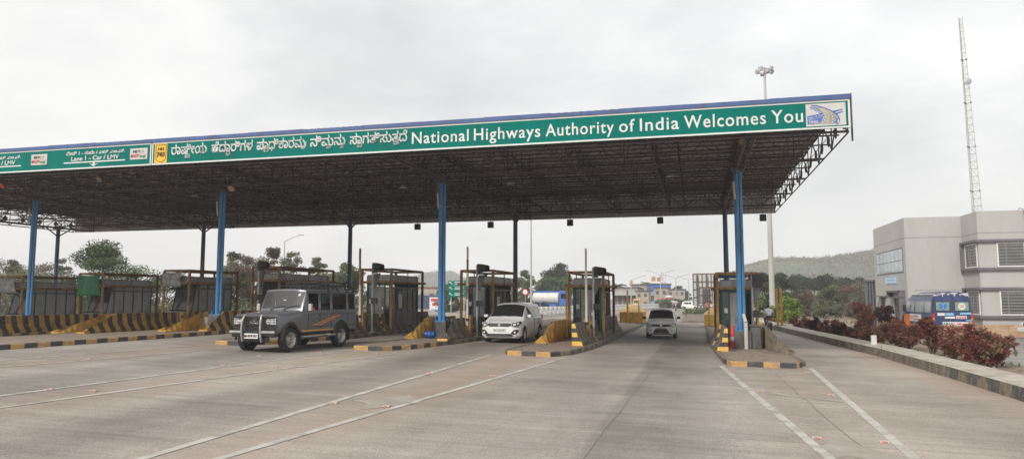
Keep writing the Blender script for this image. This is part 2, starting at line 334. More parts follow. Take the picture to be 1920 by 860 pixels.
# ------------------------------------------------------------------ ground, road, hills
def road_material():
    m = bpy.data.materials.new('brushed_concrete_road'); m.use_nodes = True
    N = m.node_tree.nodes; L = m.node_tree.links; b = N['Principled BSDF']
    b.inputs['Roughness'].default_value = 0.85; b.inputs['Specular IOR Level'].default_value = 0.3
    ge = N.new('ShaderNodeNewGeometry'); sp = N.new('ShaderNodeSeparateXYZ'); L.new(ge.outputs['Position'], sp.inputs[0])
    def mapping(scale, vec=None):
        mp = N.new('ShaderNodeMapping'); mp.inputs['Scale'].default_value = scale; L.new(vec or ge.outputs['Position'], mp.inputs[0]); return mp.outputs[0]
    def noise(scale, vec, det=6, ro=.65):
        n = N.new('ShaderNodeTexNoise'); n.inputs['Scale'].default_value = scale; n.inputs['Detail'].default_value = det
        n.inputs['Roughness'].default_value = ro; L.new(vec, n.inputs['Vector']); return n.outputs[0]
    def math_(op, a, bb):
        n = N.new('ShaderNodeMath'); n.operation = op
        for i, v in enumerate((a, bb)):
            if isinstance(v, (int, float)): n.inputs[i].default_value = v
            else: L.new(v, n.inputs[i])
        return n.outputs[0]
    def mix(fac, a, c, mode='MIX'):
        n = N.new('ShaderNodeMix'); n.data_type = 'RGBA'; n.blend_type = mode
        if isinstance(fac, (int, float)): n.inputs[0].default_value = fac
        else: L.new(fac, n.inputs[0])
        for i, v in ((6, a), (7, c)):
            if isinstance(v, tuple): n.inputs[i].default_value = (*v, 1)
            else: L.new(v, n.inputs[i])
        return n.outputs[2]
    def ramp(fac, stops):
        r = N.new('ShaderNodeValToRGB'); e = r.color_ramp.elements
        while len(e) < len(stops): e.new(0.5)
        for i, (p, c) in enumerate(stops): e[i].position = p; e[i].color = (c, c, c, 1) if not isinstance(c, tuple) else (*c, 1)
        L.new(fac, r.inputs[0]); return r.outputs[0]
    big = noise(0.22, mapping((1, 0.45, 1)), 5)
    base = ramp(big, [(0.3, (0.25, 0.222, 0.19)), (0.5, (0.34, 0.308, 0.27)), (0.7, (0.43, 0.392, 0.345))])
    # streaks across the lane left by the broom finish
    st = noise(1.0, mapping((0.35, 6.0, 1)), 8, .75)
    base = mix(0.55, base, ramp(st, [(0.3, 0.62), (0.7, 1.22)]), 'MULTIPLY')
    st2 = noise(1.0, mapping((0.12, 1.4, 1)), 6, .7)
    base = mix(0.5, base, ramp(st2, [(0.32, 0.66), (0.66, 1.2)]), 'MULTIPLY')
    gr = noise(38, mapping((1, 1, 1)), 3, .8)
    base = mix(0.7, base, ramp(gr, [(0.32, 0.42), (0.68, 1.55)]), 'MULTIPLY')
    sk = noise(13, mapping((0.7, 2.2, 1)), 5, .85)
    base = mix(0.6, base, ramp(sk, [(0.32, 0.55), (0.45, 0.98), (0.7, 1.15)]), 'MULTIPLY')
    bl0 = noise(0.55, mapping((0.8, 0.5, 1)), 7, .7)
    base = mix(0.55, base, ramp(bl0, [(0.34, 0.70), (0.5, 0.98), (0.66, 1.2)]), 'MULTIPLY')
    # rubber and oil along the wheel paths of each lane, darkened extra as painted canopy shade: positions across the plaza
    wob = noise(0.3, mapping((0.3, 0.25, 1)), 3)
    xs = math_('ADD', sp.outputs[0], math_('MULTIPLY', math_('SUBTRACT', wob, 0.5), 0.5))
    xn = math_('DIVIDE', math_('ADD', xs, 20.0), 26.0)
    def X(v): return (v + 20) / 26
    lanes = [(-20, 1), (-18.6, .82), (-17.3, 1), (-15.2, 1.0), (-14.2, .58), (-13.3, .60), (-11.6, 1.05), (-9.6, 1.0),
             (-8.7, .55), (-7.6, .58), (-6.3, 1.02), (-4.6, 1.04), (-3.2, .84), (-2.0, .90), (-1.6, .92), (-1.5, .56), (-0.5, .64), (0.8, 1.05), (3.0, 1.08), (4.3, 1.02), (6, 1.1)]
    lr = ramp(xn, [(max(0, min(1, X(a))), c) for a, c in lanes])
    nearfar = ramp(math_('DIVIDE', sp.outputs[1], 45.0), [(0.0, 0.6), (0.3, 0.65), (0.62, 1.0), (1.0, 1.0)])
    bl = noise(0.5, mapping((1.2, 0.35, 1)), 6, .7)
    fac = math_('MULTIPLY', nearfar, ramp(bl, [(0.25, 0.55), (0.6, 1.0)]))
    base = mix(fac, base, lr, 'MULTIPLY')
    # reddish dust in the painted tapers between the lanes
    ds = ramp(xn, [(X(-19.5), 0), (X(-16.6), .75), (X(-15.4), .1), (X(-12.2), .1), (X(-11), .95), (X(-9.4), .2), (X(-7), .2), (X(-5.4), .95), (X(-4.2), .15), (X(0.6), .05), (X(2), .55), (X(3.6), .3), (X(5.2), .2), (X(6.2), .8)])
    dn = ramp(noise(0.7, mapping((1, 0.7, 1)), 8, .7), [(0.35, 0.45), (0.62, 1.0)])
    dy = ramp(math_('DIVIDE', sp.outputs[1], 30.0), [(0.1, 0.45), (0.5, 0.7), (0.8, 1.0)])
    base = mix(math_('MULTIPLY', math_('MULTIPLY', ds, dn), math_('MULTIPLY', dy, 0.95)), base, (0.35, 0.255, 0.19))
    L.new(base, b.inputs['Base Color'])
    bp = N.new('ShaderNodeBump'); bp.inputs['Strength'].default_value = 0.25; bp.inputs['Distance'].default_value = 0.01
    L.new(gr, bp.inputs['Height']); L.new(bp.outputs[0], b.inputs['Normal'])
    return m

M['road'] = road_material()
M['soil'] = mat('reddish_soil', (0.23, 0.165, 0.12), 0.95, 0.22, 0.35, dirt=(0.30, 0.25, 0.17), dirt_amt=0.45, dirt_scale=0.15, bump=0.4, bump_scale=4, coords='World')
M['gravel'] = mat('grey_gravel', (0.22, 0.205, 0.19), 0.95, 0.25, 6, dirt=(0.29, 0.24, 0.19), dirt_amt=0.45, dirt_scale=0.4, bump=0.5, bump_scale=25, coords='World')
M['apron'] = mat('pale_asphalt_drive', (0.27, 0.25, 0.23), 0.9, 0.15, 1.5, dirt=(0.20, 0.17, 0.15), dirt_amt=0.4, dirt_scale=0.6, coords='World')
M['hillside'] = mat('scrubby_hillside', (0.085, 0.105, 0.065), 0.95, 0.3, 0.02, dirt=(0.17, 0.145, 0.11), dirt_amt=0.36, dirt_scale=0.03, coords='World')

g = MB(); g.quad((-1250, -200, -.3), (1250, -200, -.3), (1250, 1300, -.3), (-1250, 1300, -.3), 'soil')
# one sheet; a shallow plateau right of the walkway stands at road level
struct(g.build('ground'))
g = MB(); g.quad((6.2, -30, -.13), (120, -30, -.13), (120, 260, -.13), (6.2, 260, -.13), 'soil'); struct(g.build('verge'))
g = MB(); g.quad((-260, -30, -.13), (-49, -30, -.13), (-49, 260, -.13), (-260, 260, -.13), 'soil'); struct(g.build('verge'))
g = MB()
xs = [-50, -46.5, -21, 4.45, 7.2]
ys = [-30, 20, 60, 160]
for i in range(4):
    for j in range(3):
        a, b = xs[i], xs[i + 1]; c, d = ys[j], ys[j + 1]
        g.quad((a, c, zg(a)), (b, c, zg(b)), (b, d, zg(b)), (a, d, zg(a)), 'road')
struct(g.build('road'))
g = MB(); g.quad((-60, 160, 0.0), (10, 160, 0.0), (-30, 420, 0.3), (-110, 420, 0.3), 'apron'); struct(g.build('far_road'))
g = MB(); g.quad((9.9, 10, -.12), (60, 10, -.12), (60, 34.5, -.12), (9.9, 34.5, -.12), 'apron'); struct(g.build('service_road'))
g = MB(); g.quad((10.5, 34.5, -.122), (60, 34.5, -.122), (60, 60, -.122), (10.5, 60, -.122), 'gravel'); struct(g.build('gravel_yard'))

# walkway with a tall kerb on the right
inner = [(6.6, -6), (6.56, 5), (6.53, 17.3), (6.55, 22), (6.45, 29.2), (6.15, 33.5), (5.75, 39.5), (5.35, 46), (5.0, 52), (4.6, 60), (4.0, 75), (3.4, 95), (2.9, 120)]
top = MB(); fc = MB()
k = 0
for (a, b), (c, d) in zip(inner[:-1], inner[1:]):
    n = max(1, int((d - b) / 0.62))
    for i in range(n):
        t0, t1 = i / n, (i + 1) / n
        x0, y0, x1, y1 = a + (c - a) * t0, b + (d - b) * t0, a + (c - a) * t1, b + (d - b) * t1
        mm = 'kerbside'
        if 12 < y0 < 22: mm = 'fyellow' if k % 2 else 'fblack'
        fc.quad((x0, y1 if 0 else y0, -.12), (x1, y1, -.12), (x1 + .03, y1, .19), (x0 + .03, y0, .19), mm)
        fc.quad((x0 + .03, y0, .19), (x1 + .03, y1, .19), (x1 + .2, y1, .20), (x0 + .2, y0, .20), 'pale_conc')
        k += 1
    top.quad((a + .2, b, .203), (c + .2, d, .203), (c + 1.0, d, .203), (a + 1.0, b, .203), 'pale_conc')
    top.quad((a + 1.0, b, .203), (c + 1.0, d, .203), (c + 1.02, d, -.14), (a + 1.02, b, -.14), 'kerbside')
struct(fc.build('kerb')); struct(top.build('walkway'))

# painted lane lines (pairs that taper towards each island nose)
lines = [((.65, 23.2), (2.55, -1.8)), ((3.28, 23.6), (2.2, -1.8)), ((-6.74, 23.36), (-6.3, -2)), ((-4.24, 23.58), (-5.95, 4.0)),
         ((-11.57, 22.87), (-13.0, 0.5)), ((-9.71, 22.9), (-12.2, 0.5)), ((-17.03, 22.77), (-19.2, 4)), ((-15.57, 20.83), (-18.0, 4))]
for i, ((x0, y0), (x1, y1)) in enumerate(lines):
    g = MB(); n = 8
    for k in range(n):
        a = k / n; b = (k + 1) / n
        xa, ya, xb, yb = x0 + (x1 - x0) * a, y0 + (y1 - y0) * a, x0 + (x1 - x0) * b, y0 + (y1 - y0) * b
        w = .075
        g.quad((xa - w, ya, zg(xa) + .006), (xb - w, yb, zg(xb) + .006), (xb + w, yb, zg(xb) + .006), (xa + w, ya, zg(xa) + .006), 'white_line')
    struct(g.build('lane_line'))
def mark(pts, m, name='road_marking', dz=.005):
    g = MB(); g.add([(x, y, zg(x) + dz) for x, y in pts], [tuple(range(len(pts)))], m); return struct(g.build(name))
mark([(1.0, 21.2), (3.0, 21.6), (3.0, 22.1), (1.0, 21.7)], 'faint_line')
mark([(1.9, 11.8), (2.9, 10.4), (2.6, 10.0), (1.9, 10.6), (1.6, 10.2), (1.5, 10.7)], 'faint_line')
mark([(1.6, 17.2), (2.9, 16.3), (2.9, 16.0), (1.5, 16.8)], 'faint_line')
mark([(-5.6, 13.6), (-5.0, 12.7), (-5.7, 11.6), (-5.9, 12.3), (-6.3, 12.5)], 'faint_line')
mark([(-3.9, 33.2), (0.5, 32.6), (0.5, 32.85), (-3.9, 33.5)], 'faint_line')
mark([(-3.9, 60), (0.7, 60), (0.7, 60.6), (-3.9, 60.6)], 'faint_line')
mark([(-4, 80), (4, 80), (4, 81), (-4, 81)], 'faint_line')
for x0, y0, x1, y1 in ((-1.2, 25, -1.55, 1.0), (2.0, 22.9, 2.25, 9), (2.25, 9, 2.1, 1)):
    n = 14; g = MB(); pts = [(x0 + (x1 - x0) * i / n + random.uniform(-.03, .03), y0 + (y1 - y0) * i / n) for i in range(n + 1)]
    for (a, b), (c, d) in zip(pts[:-1], pts[1:]): g.quad((a - .007, b, zg(a) + .004), (c - .007, d, zg(c) + .004), (c + .007, d, zg(c) + .004), (a + .007, b, zg(a) + .004), 'crack')
    struct(g.build('road_joint'))
for y in (6.5, 11.3, 16.1, 28.6, 37.5):
    g = MB(); wj = .010 if y != 28.6 else .12
    pts = [-19, 4.45, 6.4] if y != 28.6 else [3.6, 4.45, 6.4]
    for a, b in zip(pts[:-1], pts[1:]): g.quad((a, y, zg(a) + .0045), (b, y, zg(b) + .0045), (b, y + wj, zg(b) + .0045), (a, y + wj, zg(a) + .0045), 'crack')
    struct(g.build('road_joint'))

# hills
def hill(ridge, Yc, depth, name, base=-2):
    X0, X1 = ridge[0][0], ridge[-1][0]; nx, ny = 150, 40
    rx = [p[0] for p in ridge]; rz = [p[1] for p in ridge]
    rng = np.random.default_rng(3); ph = rng.uniform(0, 6.28, 12); fr = rng.uniform(.01, .06, 12); fy = rng.uniform(.01, .06, 12)
    vs = []
    for j in range(ny + 1):
        y = Yc + depth * (j / ny * 2 - 1); t = (y - Yc) / depth
        prof = (1 - t * t) ** 1.3
        for i in range(nx + 1):
            x = X0 + (X1 - X0) * i / nx
            h = np.interp(x, rx, rz) * prof
            h *= 1 + 0.05 * sum(math.sin(x * fr[k] + y * fy[k] + ph[k]) for k in range(12)) / 3
            vs.append((x, y, base + max(0, h)))
    g = MB(); W = nx + 1
    g.add(vs, [(j * W + i, j * W + i + 1, (j + 1) * W + i + 1, (j + 1) * W + i) for j in range(ny) for i in range(nx)], 'hillside', True)
    struct(g.build(name, sharp=80)); return rx, rz
def ridge_from(pts, Y):
    out = []
    for px, py in pts:
        p = at(px, py, Y); out.append((p.x, max(0.5, p.z + 2)))
    return out
rr = ridge_from([(1330, 556), (1360, 520), (1395, 502), (1430, 492), (1470, 487), (1520, 489), (1560, 484), (1600, 478), (1640, 472)], 620)
rr += [(rr[-1][0] + 60, rr[-1][1] + 3), (rr[-1][0] + 160, rr[-1][1] - 8), (rr[-1][0] + 330, 25), (rr[-1][0] + 450, 0.5)]
hr = hill(rr, 620, 210, 'hill')
rl = [(p, z) for p, z in ridge_from([(735, 556), (765, 540), (788, 525), (805, 516), (820, 513), (835, 512), (845, 511), (855, 517), (865, 525), (895, 540), (960, 552)], 900)]
hl = hill(rl, 900, 160, 'hill')

def scatter_leaves(name, centers, sizes, mats, kindlabel=None, n_per=5, seed=1):
    rng = np.random.default_rng(seed); C = np.asarray(centers); S = np.asarray(sizes)
    n = len(C) * n_per
    cc = np.repeat(C, n_per, 0) + rng.normal(0, 1, (n, 3)) * np.repeat(S, n_per)[:, None] * .5
    return leaf_mesh(name, cc, np.repeat(S, n_per) * .8, mats, rng, np.repeat(rng.integers(0, len(mats), len(C)), n_per))

def leaf_mesh(name, cc, size, mats, rng, mi, aspect=0.6):
    n = len(cc)
    u = rng.normal(0, 1, (n, 3)); u /= np.linalg.norm(u, axis=1)[:, None]
    w = rng.normal(0, 1, (n, 3)); v = np.cross(u, w); v /= np.linalg.norm(v, axis=1)[:, None]
    s = (size * rng.uniform(.6, 1.3, n))[:, None]
    P = np.stack([cc - u * s * .5, cc + v * s * aspect * .5, cc + u * s * .5, cc - v * s * aspect * .5], 1).reshape(-1, 3)
    me = bpy.data.meshes.new(name); me.vertices.add(4 * n); me.vertices.foreach_set('co', P.ravel())
    me.loops.add(4 * n); me.loops.foreach_set('vertex_index', np.arange(4 * n, dtype=np.int32))
    me.polygons.add(n); me.polygons.foreach_set('loop_start', np.arange(0, 4 * n, 4, dtype=np.int32))
    for m in mats: me.materials.append(m)
    me.polygons.foreach_set('material_index', np.asarray(mi, dtype=np.int32)); me.update(calc_edges=True)
    return me

def hill_scrub(ridge, Yc, depth, n, seed, size, label, base=-2):
    rng = np.random.default_rng(seed); rx, rz = ridge
    X = rng.uniform(rx[0], rx[-1], n); T = rng.uniform(-.85, .12, n)
    Z = np.interp(X, rx, rz) * (1 - T * T) ** 1.3 + base
    keep = Z > 1.0
    C = np.stack([X, Yc + depth * T, Z + size * .1], 1)[keep]
    me = scatter_leaves('hillside_scrub', C, rng.uniform(.5, 1.2, len(C)) * size, LM['olive'] + LM['dry'][:1] + LM['brown'][:2], n_per=9, seed=seed)
    o = bpy.data.objects.new('hillside_scrub', me); COL.objects.link(o); tag(o, label, 'scrub', kind='stuff')
hill_scrub(hr, 620, 210, 15000, 5, 1.9, 'dusty green scrub covering the long hill on the right')
hill_scrub(hl, 900, 160, 2600, 6, 3.0, 'grey green scrub on the small far hill')

def wpart(g, name, root, **k):
    """part built in world coordinates under an unrotated root"""
    o = g.build(name, root, **k); o.location = -root.location; return o

# ------------------------------------------------------------------ canopy
YF, YB, XL, XR, ZB, ZT = 23.6, 45.5, -47.0, 4.7, 7.14, 8.28
can = thing('toll_canopy', 'huge flat steel toll plaza roof on blue columns with a long green welcome board', 'canopy', (-21.8, 34.5, .4))
# roof sheet, corrugated along the lanes
g = MB(); prof = []; x = XL; k = 0
while x < XR:
    prof += [(x, 8.30), (x + .10, 8.30), (x + .13, 8.335), (x + .23, 8.335)]; x += .26
prof = [(min(px_, XR), z) for px_, z in prof]
vs = []
for yy in (YF + .06, YF + 10, YB):
    vs += [(px_, yy, z) for px_, z in prof]
n = len(prof)
g.add(vs, [(j * n + i, (j + 1) * n + i, (j + 1) * n + i + 1, j * n + i + 1) for j in range(2) for i in range(n - 1)], 'roof_sheet')
wpart(g, 'roof_sheet', can)
g = MB(); vs = []
for zz in (7.12, 8.30):
    vs += [(px_, YB + .05 + (z - 8.30) * .8, zz) for px_, z in prof]
g.add(vs, [(i, i + 1, n + i + 1, n + i) for i in range(n - 1)], 'roof_sheet')
wpart(g, 'rear_cladding', can)
# blue flashing, in lengths whose ends step a little
g = MB(); x = XL; i = 0
while x < XR + .03:
    x2 = min(x + 2.35, XR + .03); dz = [0, .012, -.008, .006][i % 4]
    g.b2(x, x2 - .004, YF - .05, YF + .3, 8.17, 8.305 + dz, 'trim_blue'); x = x2; i += 1
wpart(g, 'roof_flashing', can)
def lattice(g, p0, p1, zl, zh, panel, r=.03, rw=.02, verts=True):
    p0 = Vector(p0); p1 = Vector(p1); L = (p1 - p0).length; n = max(1, round(L / panel)); d = (p1 - p0) / n
    g.cyl((p0.x, p0.y, zl), (p1.x, p1.y, zl), r, r, 4, 'steel', False); g.cyl((p0.x, p0.y, zh), (p1.x, p1.y, zh), r, r, 4, 'steel', False)
    for i in range(n):
        a = p0 + d * i; b = p0 + d * (i + 1)
        if i % 2: a, b = b, a
        g.cyl((a.x, a.y, zl), (b.x, b.y, zh), rw, rw, 3, 'steel', False)
        if verts: g.cyl((a.x, a.y, zl), (a.x, a.y, zh), rw, rw, 3, 'steel', False)
ys = [YF + .25 + i * (YB - .2 - YF - .25) / 14 for i in range(15)]
for i, y in enumerate(ys):
    g = MB(); main = i % 3 == 0
    lattice(g, (XL, y, 0), (XR, y, 0), 7.2 if main else 7.42, 8.22, 1.05, .04 if main else .028, .022)
    wpart(g, 'cross_truss', can)
COLX = [1.65, -10.7, -21.8, -32.9, -45.3]
xsL = sorted(COLX + [XR - .05, XL + .05, -1.5, -4.6, -7.7, -13.5, -16.3, -19.0, -24.6, -27.4, -30.2, -36, -39, -42])
for x in xsL:
    g = MB(); c = x in COLX
    lattice(g, (x, YF + .2, 0), (x, YB - .05, 0), 7.14 if (c or x > 4 or x < -46) else 7.3, 8.2, 1.35, .055 if c else .035, .028)
    if c: lattice(g, (x + .25, YF + .2, 0), (x + .25, YB - .05, 0), 7.14, 8.2, 1.35, .055, .03)
    wpart(g, 'main_truss', can)
# slender purlins just under the sheet, and a net of sag rods at the lower level
g = MB()
for i in range(26):
    y = YF + .5 + i * .86
    g.cyl((XL, y, 8.26), (XR, y, 8.26), .028, .028, 4, 'steel', False)
for i in range(40):
    x = XL + .7 + i * 1.3
    g.cyl((x, YF + .2, 7.43), (x, YB - .1, 7.43), .014, .014, 3, 'steel', False)
    g.cyl((x, YF + .2, 8.2), (min(XR, x + 6), YB - .1, 7.5), .014, .014, 3, 'steel', False)
wpart(g, 'purlins', can)
# gusset plates along the open right end and left end
for xx in (XR - .02, XL + .02):
    for i in range(16):
        y = YF + .9 + i * 1.38
        g = MB(); g.box((xx, y, 7.62), (.05, .30, .30), 'steel', rx=R(45)); wpart(g, 'gusset_plate', can)
g = MB()
g.box((XR + .05, YF + .05, 7.8), (.05, .05, 1.1), 'steel'); g.box((XR + .10, YF + .3, 7.6), (.05, .05, 1.4), 'steel')
wpart(g, 'corner_post', can)
# fascia boards
def board(x0, x1, name='sign_board', frame=True):
    g = MB(); g.b2(x0, x1, YF, YF + .06, 7.27, 8.165, 'green_sign')
    o = wpart(g, name, can)
    g = MB(); w = .05
    g.b2(x0, x1, YF - .012, YF - .002, 8.165 - .055, 8.165, 'sign_white'); g.b2(x0, x1, YF - .012, YF - .002, 7.27, 7.27 + .055, 'sign_white')
    g.b2(x0, x0 + w, YF - .012, YF - .002, 7.325, 8.11, 'sign_white'); g.b2(x1 - w, x1, YF - .012, YF - .002, 7.325, 8.11, 'sign_white')
    x = x0 + 1.2
    while x < x1 - .3: g.b2(x, x + .006, YF - .004, YF - .001, 7.33, 8.10, 'ink') ; x += 1.22
    b = g.build('sign_border', o)
    return o
b1 = board(XL, -20.83); b2 = board(-20.79, XR)
g = MB(); YT = YF - .006
words = [('National', 773, 879), ('Highways', 889, 1013), ('Authority', 1023, 1151), ('of', 1161, 1190), ('India', 1200, 1273), ('Welcomes', 1283, 1436), ('You', 1447, 1506)]
for w, a, b in words:
    g.text(w, at(a, 250, YF).x, at(b, 230, YF).x, 7.525, .42, YT, 'sign_white', bold=.010, ext=.004, space=1.12)
kan = [('ರಾಷೀಯ', 322, 389), ('ಹೆದಾರಿಗಳ', 397, 475), ('ಪಾಧಿಕಾರವು', 482, 573), ('ನಿಮನು', 582, 648), ('ಸಾಗತಿಸುತದೆ', 656, 764)]
for w, a, b in kan:
    g.text(w, at(a, 285, YF).x, at(b, 265, YF).x, 7.64, .36, YT, 'sign_white', bold=.010, ext=.016)
    g.text(w, at(a, 285, YF).x, at(b, 265, YF).x, 7.64, .36, YT - .004, 'sign_white', bold=.0, ext=.0, outline=.020)
g.tube([(at(563, 270, YF).x, YT - .01, 7.72), (at(566, 270, YF).x, YT - .01, 7.60), (at(570, 270, YF).x, YT - .01, 7.58), (at(574, 270, YF).x, YT - .01, 7.66), (at(574, 270, YF).x, YT - .01, 7.85)], .016, 5, 'sign_white')
for w, a, b, z in (('ಟ', 347, 357, 7.47), ('ಧ', 424, 432, 7.50), ('ರ', 494, 504, 7.53), ('ಮ', 612, 620, 7.53), ('ನ', 637, 646, 7.52), ('ವ', 669, 679, 7.51), ('ತ', 737, 748, 7.53)):
    g.text(w, at(a, 290, YF).x, at(b, 290, YF).x, z, .17, YT, 'sign_white', bold=.0, ext=.0, outline=.045)
g.build('lettering', b2)
# highway number shield
g = MB(); x0, x1 = -20.66, -20.08
g.b2(x0, x1, YF - .02, YF - .013, 7.33, 8.10, 'sign_yellow')
def shield(x0, x1, z0, z1):
    P = [(x0, z1), (x0, z0 + .22)]; r = (x1 - x0) / 2; cx = (x0 + x1) / 2
    for k in range(1, 8): t = math.pi + math.pi * k / 8; P.append((cx + r * math.cos(t), z0 + .22 + .22 * math.sin(t)))
    return P + [(x1, z0 + .22), (x1, z1)]
P = shield(x0 + .06, x1 - .05, 7.37, 8.05)
for (a, b), (c, d) in zip(P, P[1:] + P[:1]): g.cyl((a, YF - .022, b), (c, YF - .022, d), .011, .011, 4, 'ink')
g.text('NH', x0 + .17, x1 - .16, 7.84, .11, YF - .022, 'ink', .01); g.text('748', x0 + .11, x1 - .10, 7.58, .19, YF - .022, 'ink', .01)
g.build('route_number_panel', b2)
# lane text and toll tag panels on the left board
def lane_text(x0, full=True):
    g = MB()
    g.text('ಲೇನ್ 1 - ಕಾರು / ಎಲ್ .ಎಂ.ವಿ.', x0 + .1, x0 + 3.0, 7.86, .13, YT, 'sign_white', bold=.02, ext=.003)
    g.text('Lane 1 - Car / LMV', x0 + .38, x0 + 2.72, 7.62, .17, YT, 'sign_white', bold=.02, ext=.003)
    g.b2(x0, x0 + 3.02, YF - .009, YF - .002, 7.52, 7.57, 'sign_white')
    c = x0 + 1.5
    a_ = YF - .010
    g.add([(c - .05, a_, 7.42), (c + .05, a_, 7.42), (c + .05, a_, 7.515), (c - .05, a_, 7.515)], [(0, 1, 2, 3)], 'sign_white')
    g.add([(c - .22, a_, 7.48), (c, a_, 7.35), (c, a_, 7.415), (c + .22, a_, 7.48)], [(0, 1, 2), (2, 1, 3)], 'sign_white')
    g.build('lettering', b1)
def tag_panel(x0):
    g = MB(); g.b2(x0, x0 + .82, YF - .02, YF - .013, 7.53, 7.98, 'sign_grey')
    g.text('NETC', x0 + .16, x0 + .52, 7.80, .10, YF - .022, 'ink', .0)
    g.cyl((x0 + .56, YF - .023, 7.9), (x0 + .66, YF - .023, 7.85), .008, .008, 4, 'ink'); g.cyl((x0 + .66, YF - .023, 7.85), (x0 + .56, YF - .023, 7.80), .008, .008, 4, 'ink')
    g.text('FAST', x0 + .05, x0 + .42, 7.62, .10, YF - .022, 'red_ink', .015, lean=.2); g.text('ag', x0 + .44, x0 + .74, 7.62, .10, YF - .022, 'green_ink', .015, lean=.2)
    g.b2(x0 + .1, x0 + .78, YF - .022, YF - .0205, 7.735, 7.748, 'red_ink')
    g.build('toll_tag_panel', b1)
lane_text(-25.08); tag_panel(-21.82); tag_panel(-26.75); lane_text(-30.3); tag_panel(-27.0 - 5.2)
# road emblem on the right end
E0, E1 = at(1511, 220, YF).x, XR - .12
g = MB(); g.b2(E0, E1, YF - .02, YF - .013, 7.345, 8.09, 'sign_grey')
g.b2(E0, E1 + .03, YF - .024, YF - .0205, 8.07, 8.095, 'green_sign'); g.b2(E1 - .0, E1 + .03, YF - .024, YF - .0205, 7.34, 8.095, 'green_sign'); g.b2(E0, E1 + .03, YF - .024, YF - .0205, 7.33, 7.355, 'green_sign')
def EP(u, v, dy=0.0): # photo crop coordinates of the panel -> world
    return (E0 + (u - 180) / (835 - 180) * (E1 - E0), YF - .026 - dy, 8.07 - (v - 240 + (u - 180) * .065) / 440 * .72)
def EPoly(pts, m, dy=0.0):
    vs = [Vector(EP(u, v, dy)) for u, v in pts]
    tr = tessellate_polygon([[Vector((p.x, p.z, 0)) for p in vs]])
    g.add(vs, [tuple(t) for t in tr], m)
EPoly([(270, 262), (360, 270), (480, 310), (600, 375), (680, 440), (715, 520), (705, 570), (640, 620), (355, 620), (430, 575), (475, 500), (470, 440), (430, 385), (360, 325)], 'logo_grey')
def EStrip(pts, w, m, dy):
    L_, R_ = [], []
    for i, (u, v) in enumerate(pts):
        a = pts[max(0, i - 1)]; b = pts[min(len(pts) - 1, i + 1)]; dx, dyy = b[0] - a[0], b[1] - a[1]; l = math.hypot(dx, dyy) or 1
        L_.append((u - dyy / l * w, v + dx / l * w)); R_.append((u + dyy / l * w, v - dx / l * w))
    for i in range(len(pts) - 1):
        g.add([EP(*L_[i], dy), EP(*L_[i + 1], dy), EP(*R_[i + 1], dy), EP(*R_[i], dy)], [(0, 1, 2, 3)], m)
EStrip([(272, 262), (360, 268), (480, 305), (600, 365), (680, 425), (725, 500), (725, 560), (690, 615)], 9, 'logo_blue', .002)
EStrip([(255, 300), (330, 330), (400, 385), (450, 430)], 20, 'logo_blue', .002)
EStrip([(270, 305), (330, 330), (395, 385), (435, 415)], 5, 'sign_white', .004)
EPoly([(200, 475), (440, 420), (475, 450), (470, 475), (200, 545)], 'logo_blue', .002)
EPoly([(200, 560), (465, 485), (440, 540), (390, 580), (205, 635)], 'logo_blue', .002)
EStrip([(265, 635), (380, 600), (450, 545)], 5, 'logo_blue', .002)
EPoly([(625, 370), (780, 330), (780, 350), (640, 400)], 'logo_blue', .002); EPoly([(660, 415), (790, 372), (790, 392), (690, 432)], 'logo_blue', .002)
EPoly([(690, 520), (730, 520), (720, 600), (690, 635), (655, 600)], 'logo_blue', .0015)
EStrip([(712, 540), (700, 600)], 8, 'sign_white', .004)
EStrip([(400, 310), (480, 350), (540, 410), (555, 480), (545, 550), (510, 615)], 7, 'sign_yellow', .003)
for a, b in (((430, 345), (450, 360)), ((470, 380), (487, 400)), ((496, 422), (505, 445)), ((505, 475), (503, 500)), ((490, 535), (480, 555)), ((460, 580), (445, 597)),
             ((560, 380), (580, 393)), ((596, 412), (610, 435)), ((618, 465), (622, 490)), ((622, 520), (620, 545)), ((612, 575), (605, 600))):
    EStrip([a, b], 6, 'sign_white', .003)
def ET(s, u0, u1, v, cap, lean=0):
    a = EP(u0, v); b = EP(u1, v); g.text(s, a[0], b[0], a[2], cap, YF - .031, 'sign_white', .01, .002)
ET('NHAI', 232, 372, 612, .085)
for s, u, v in (('भ', 215, 530), ('ा', 245, 524), ('रा', 275, 518), ('स', 330, 500), ('प्र', 385, 482), ('ा', 425, 474)): ET(s, u, u + 36, v, .055)
g.build('road_emblem_panel', b2)
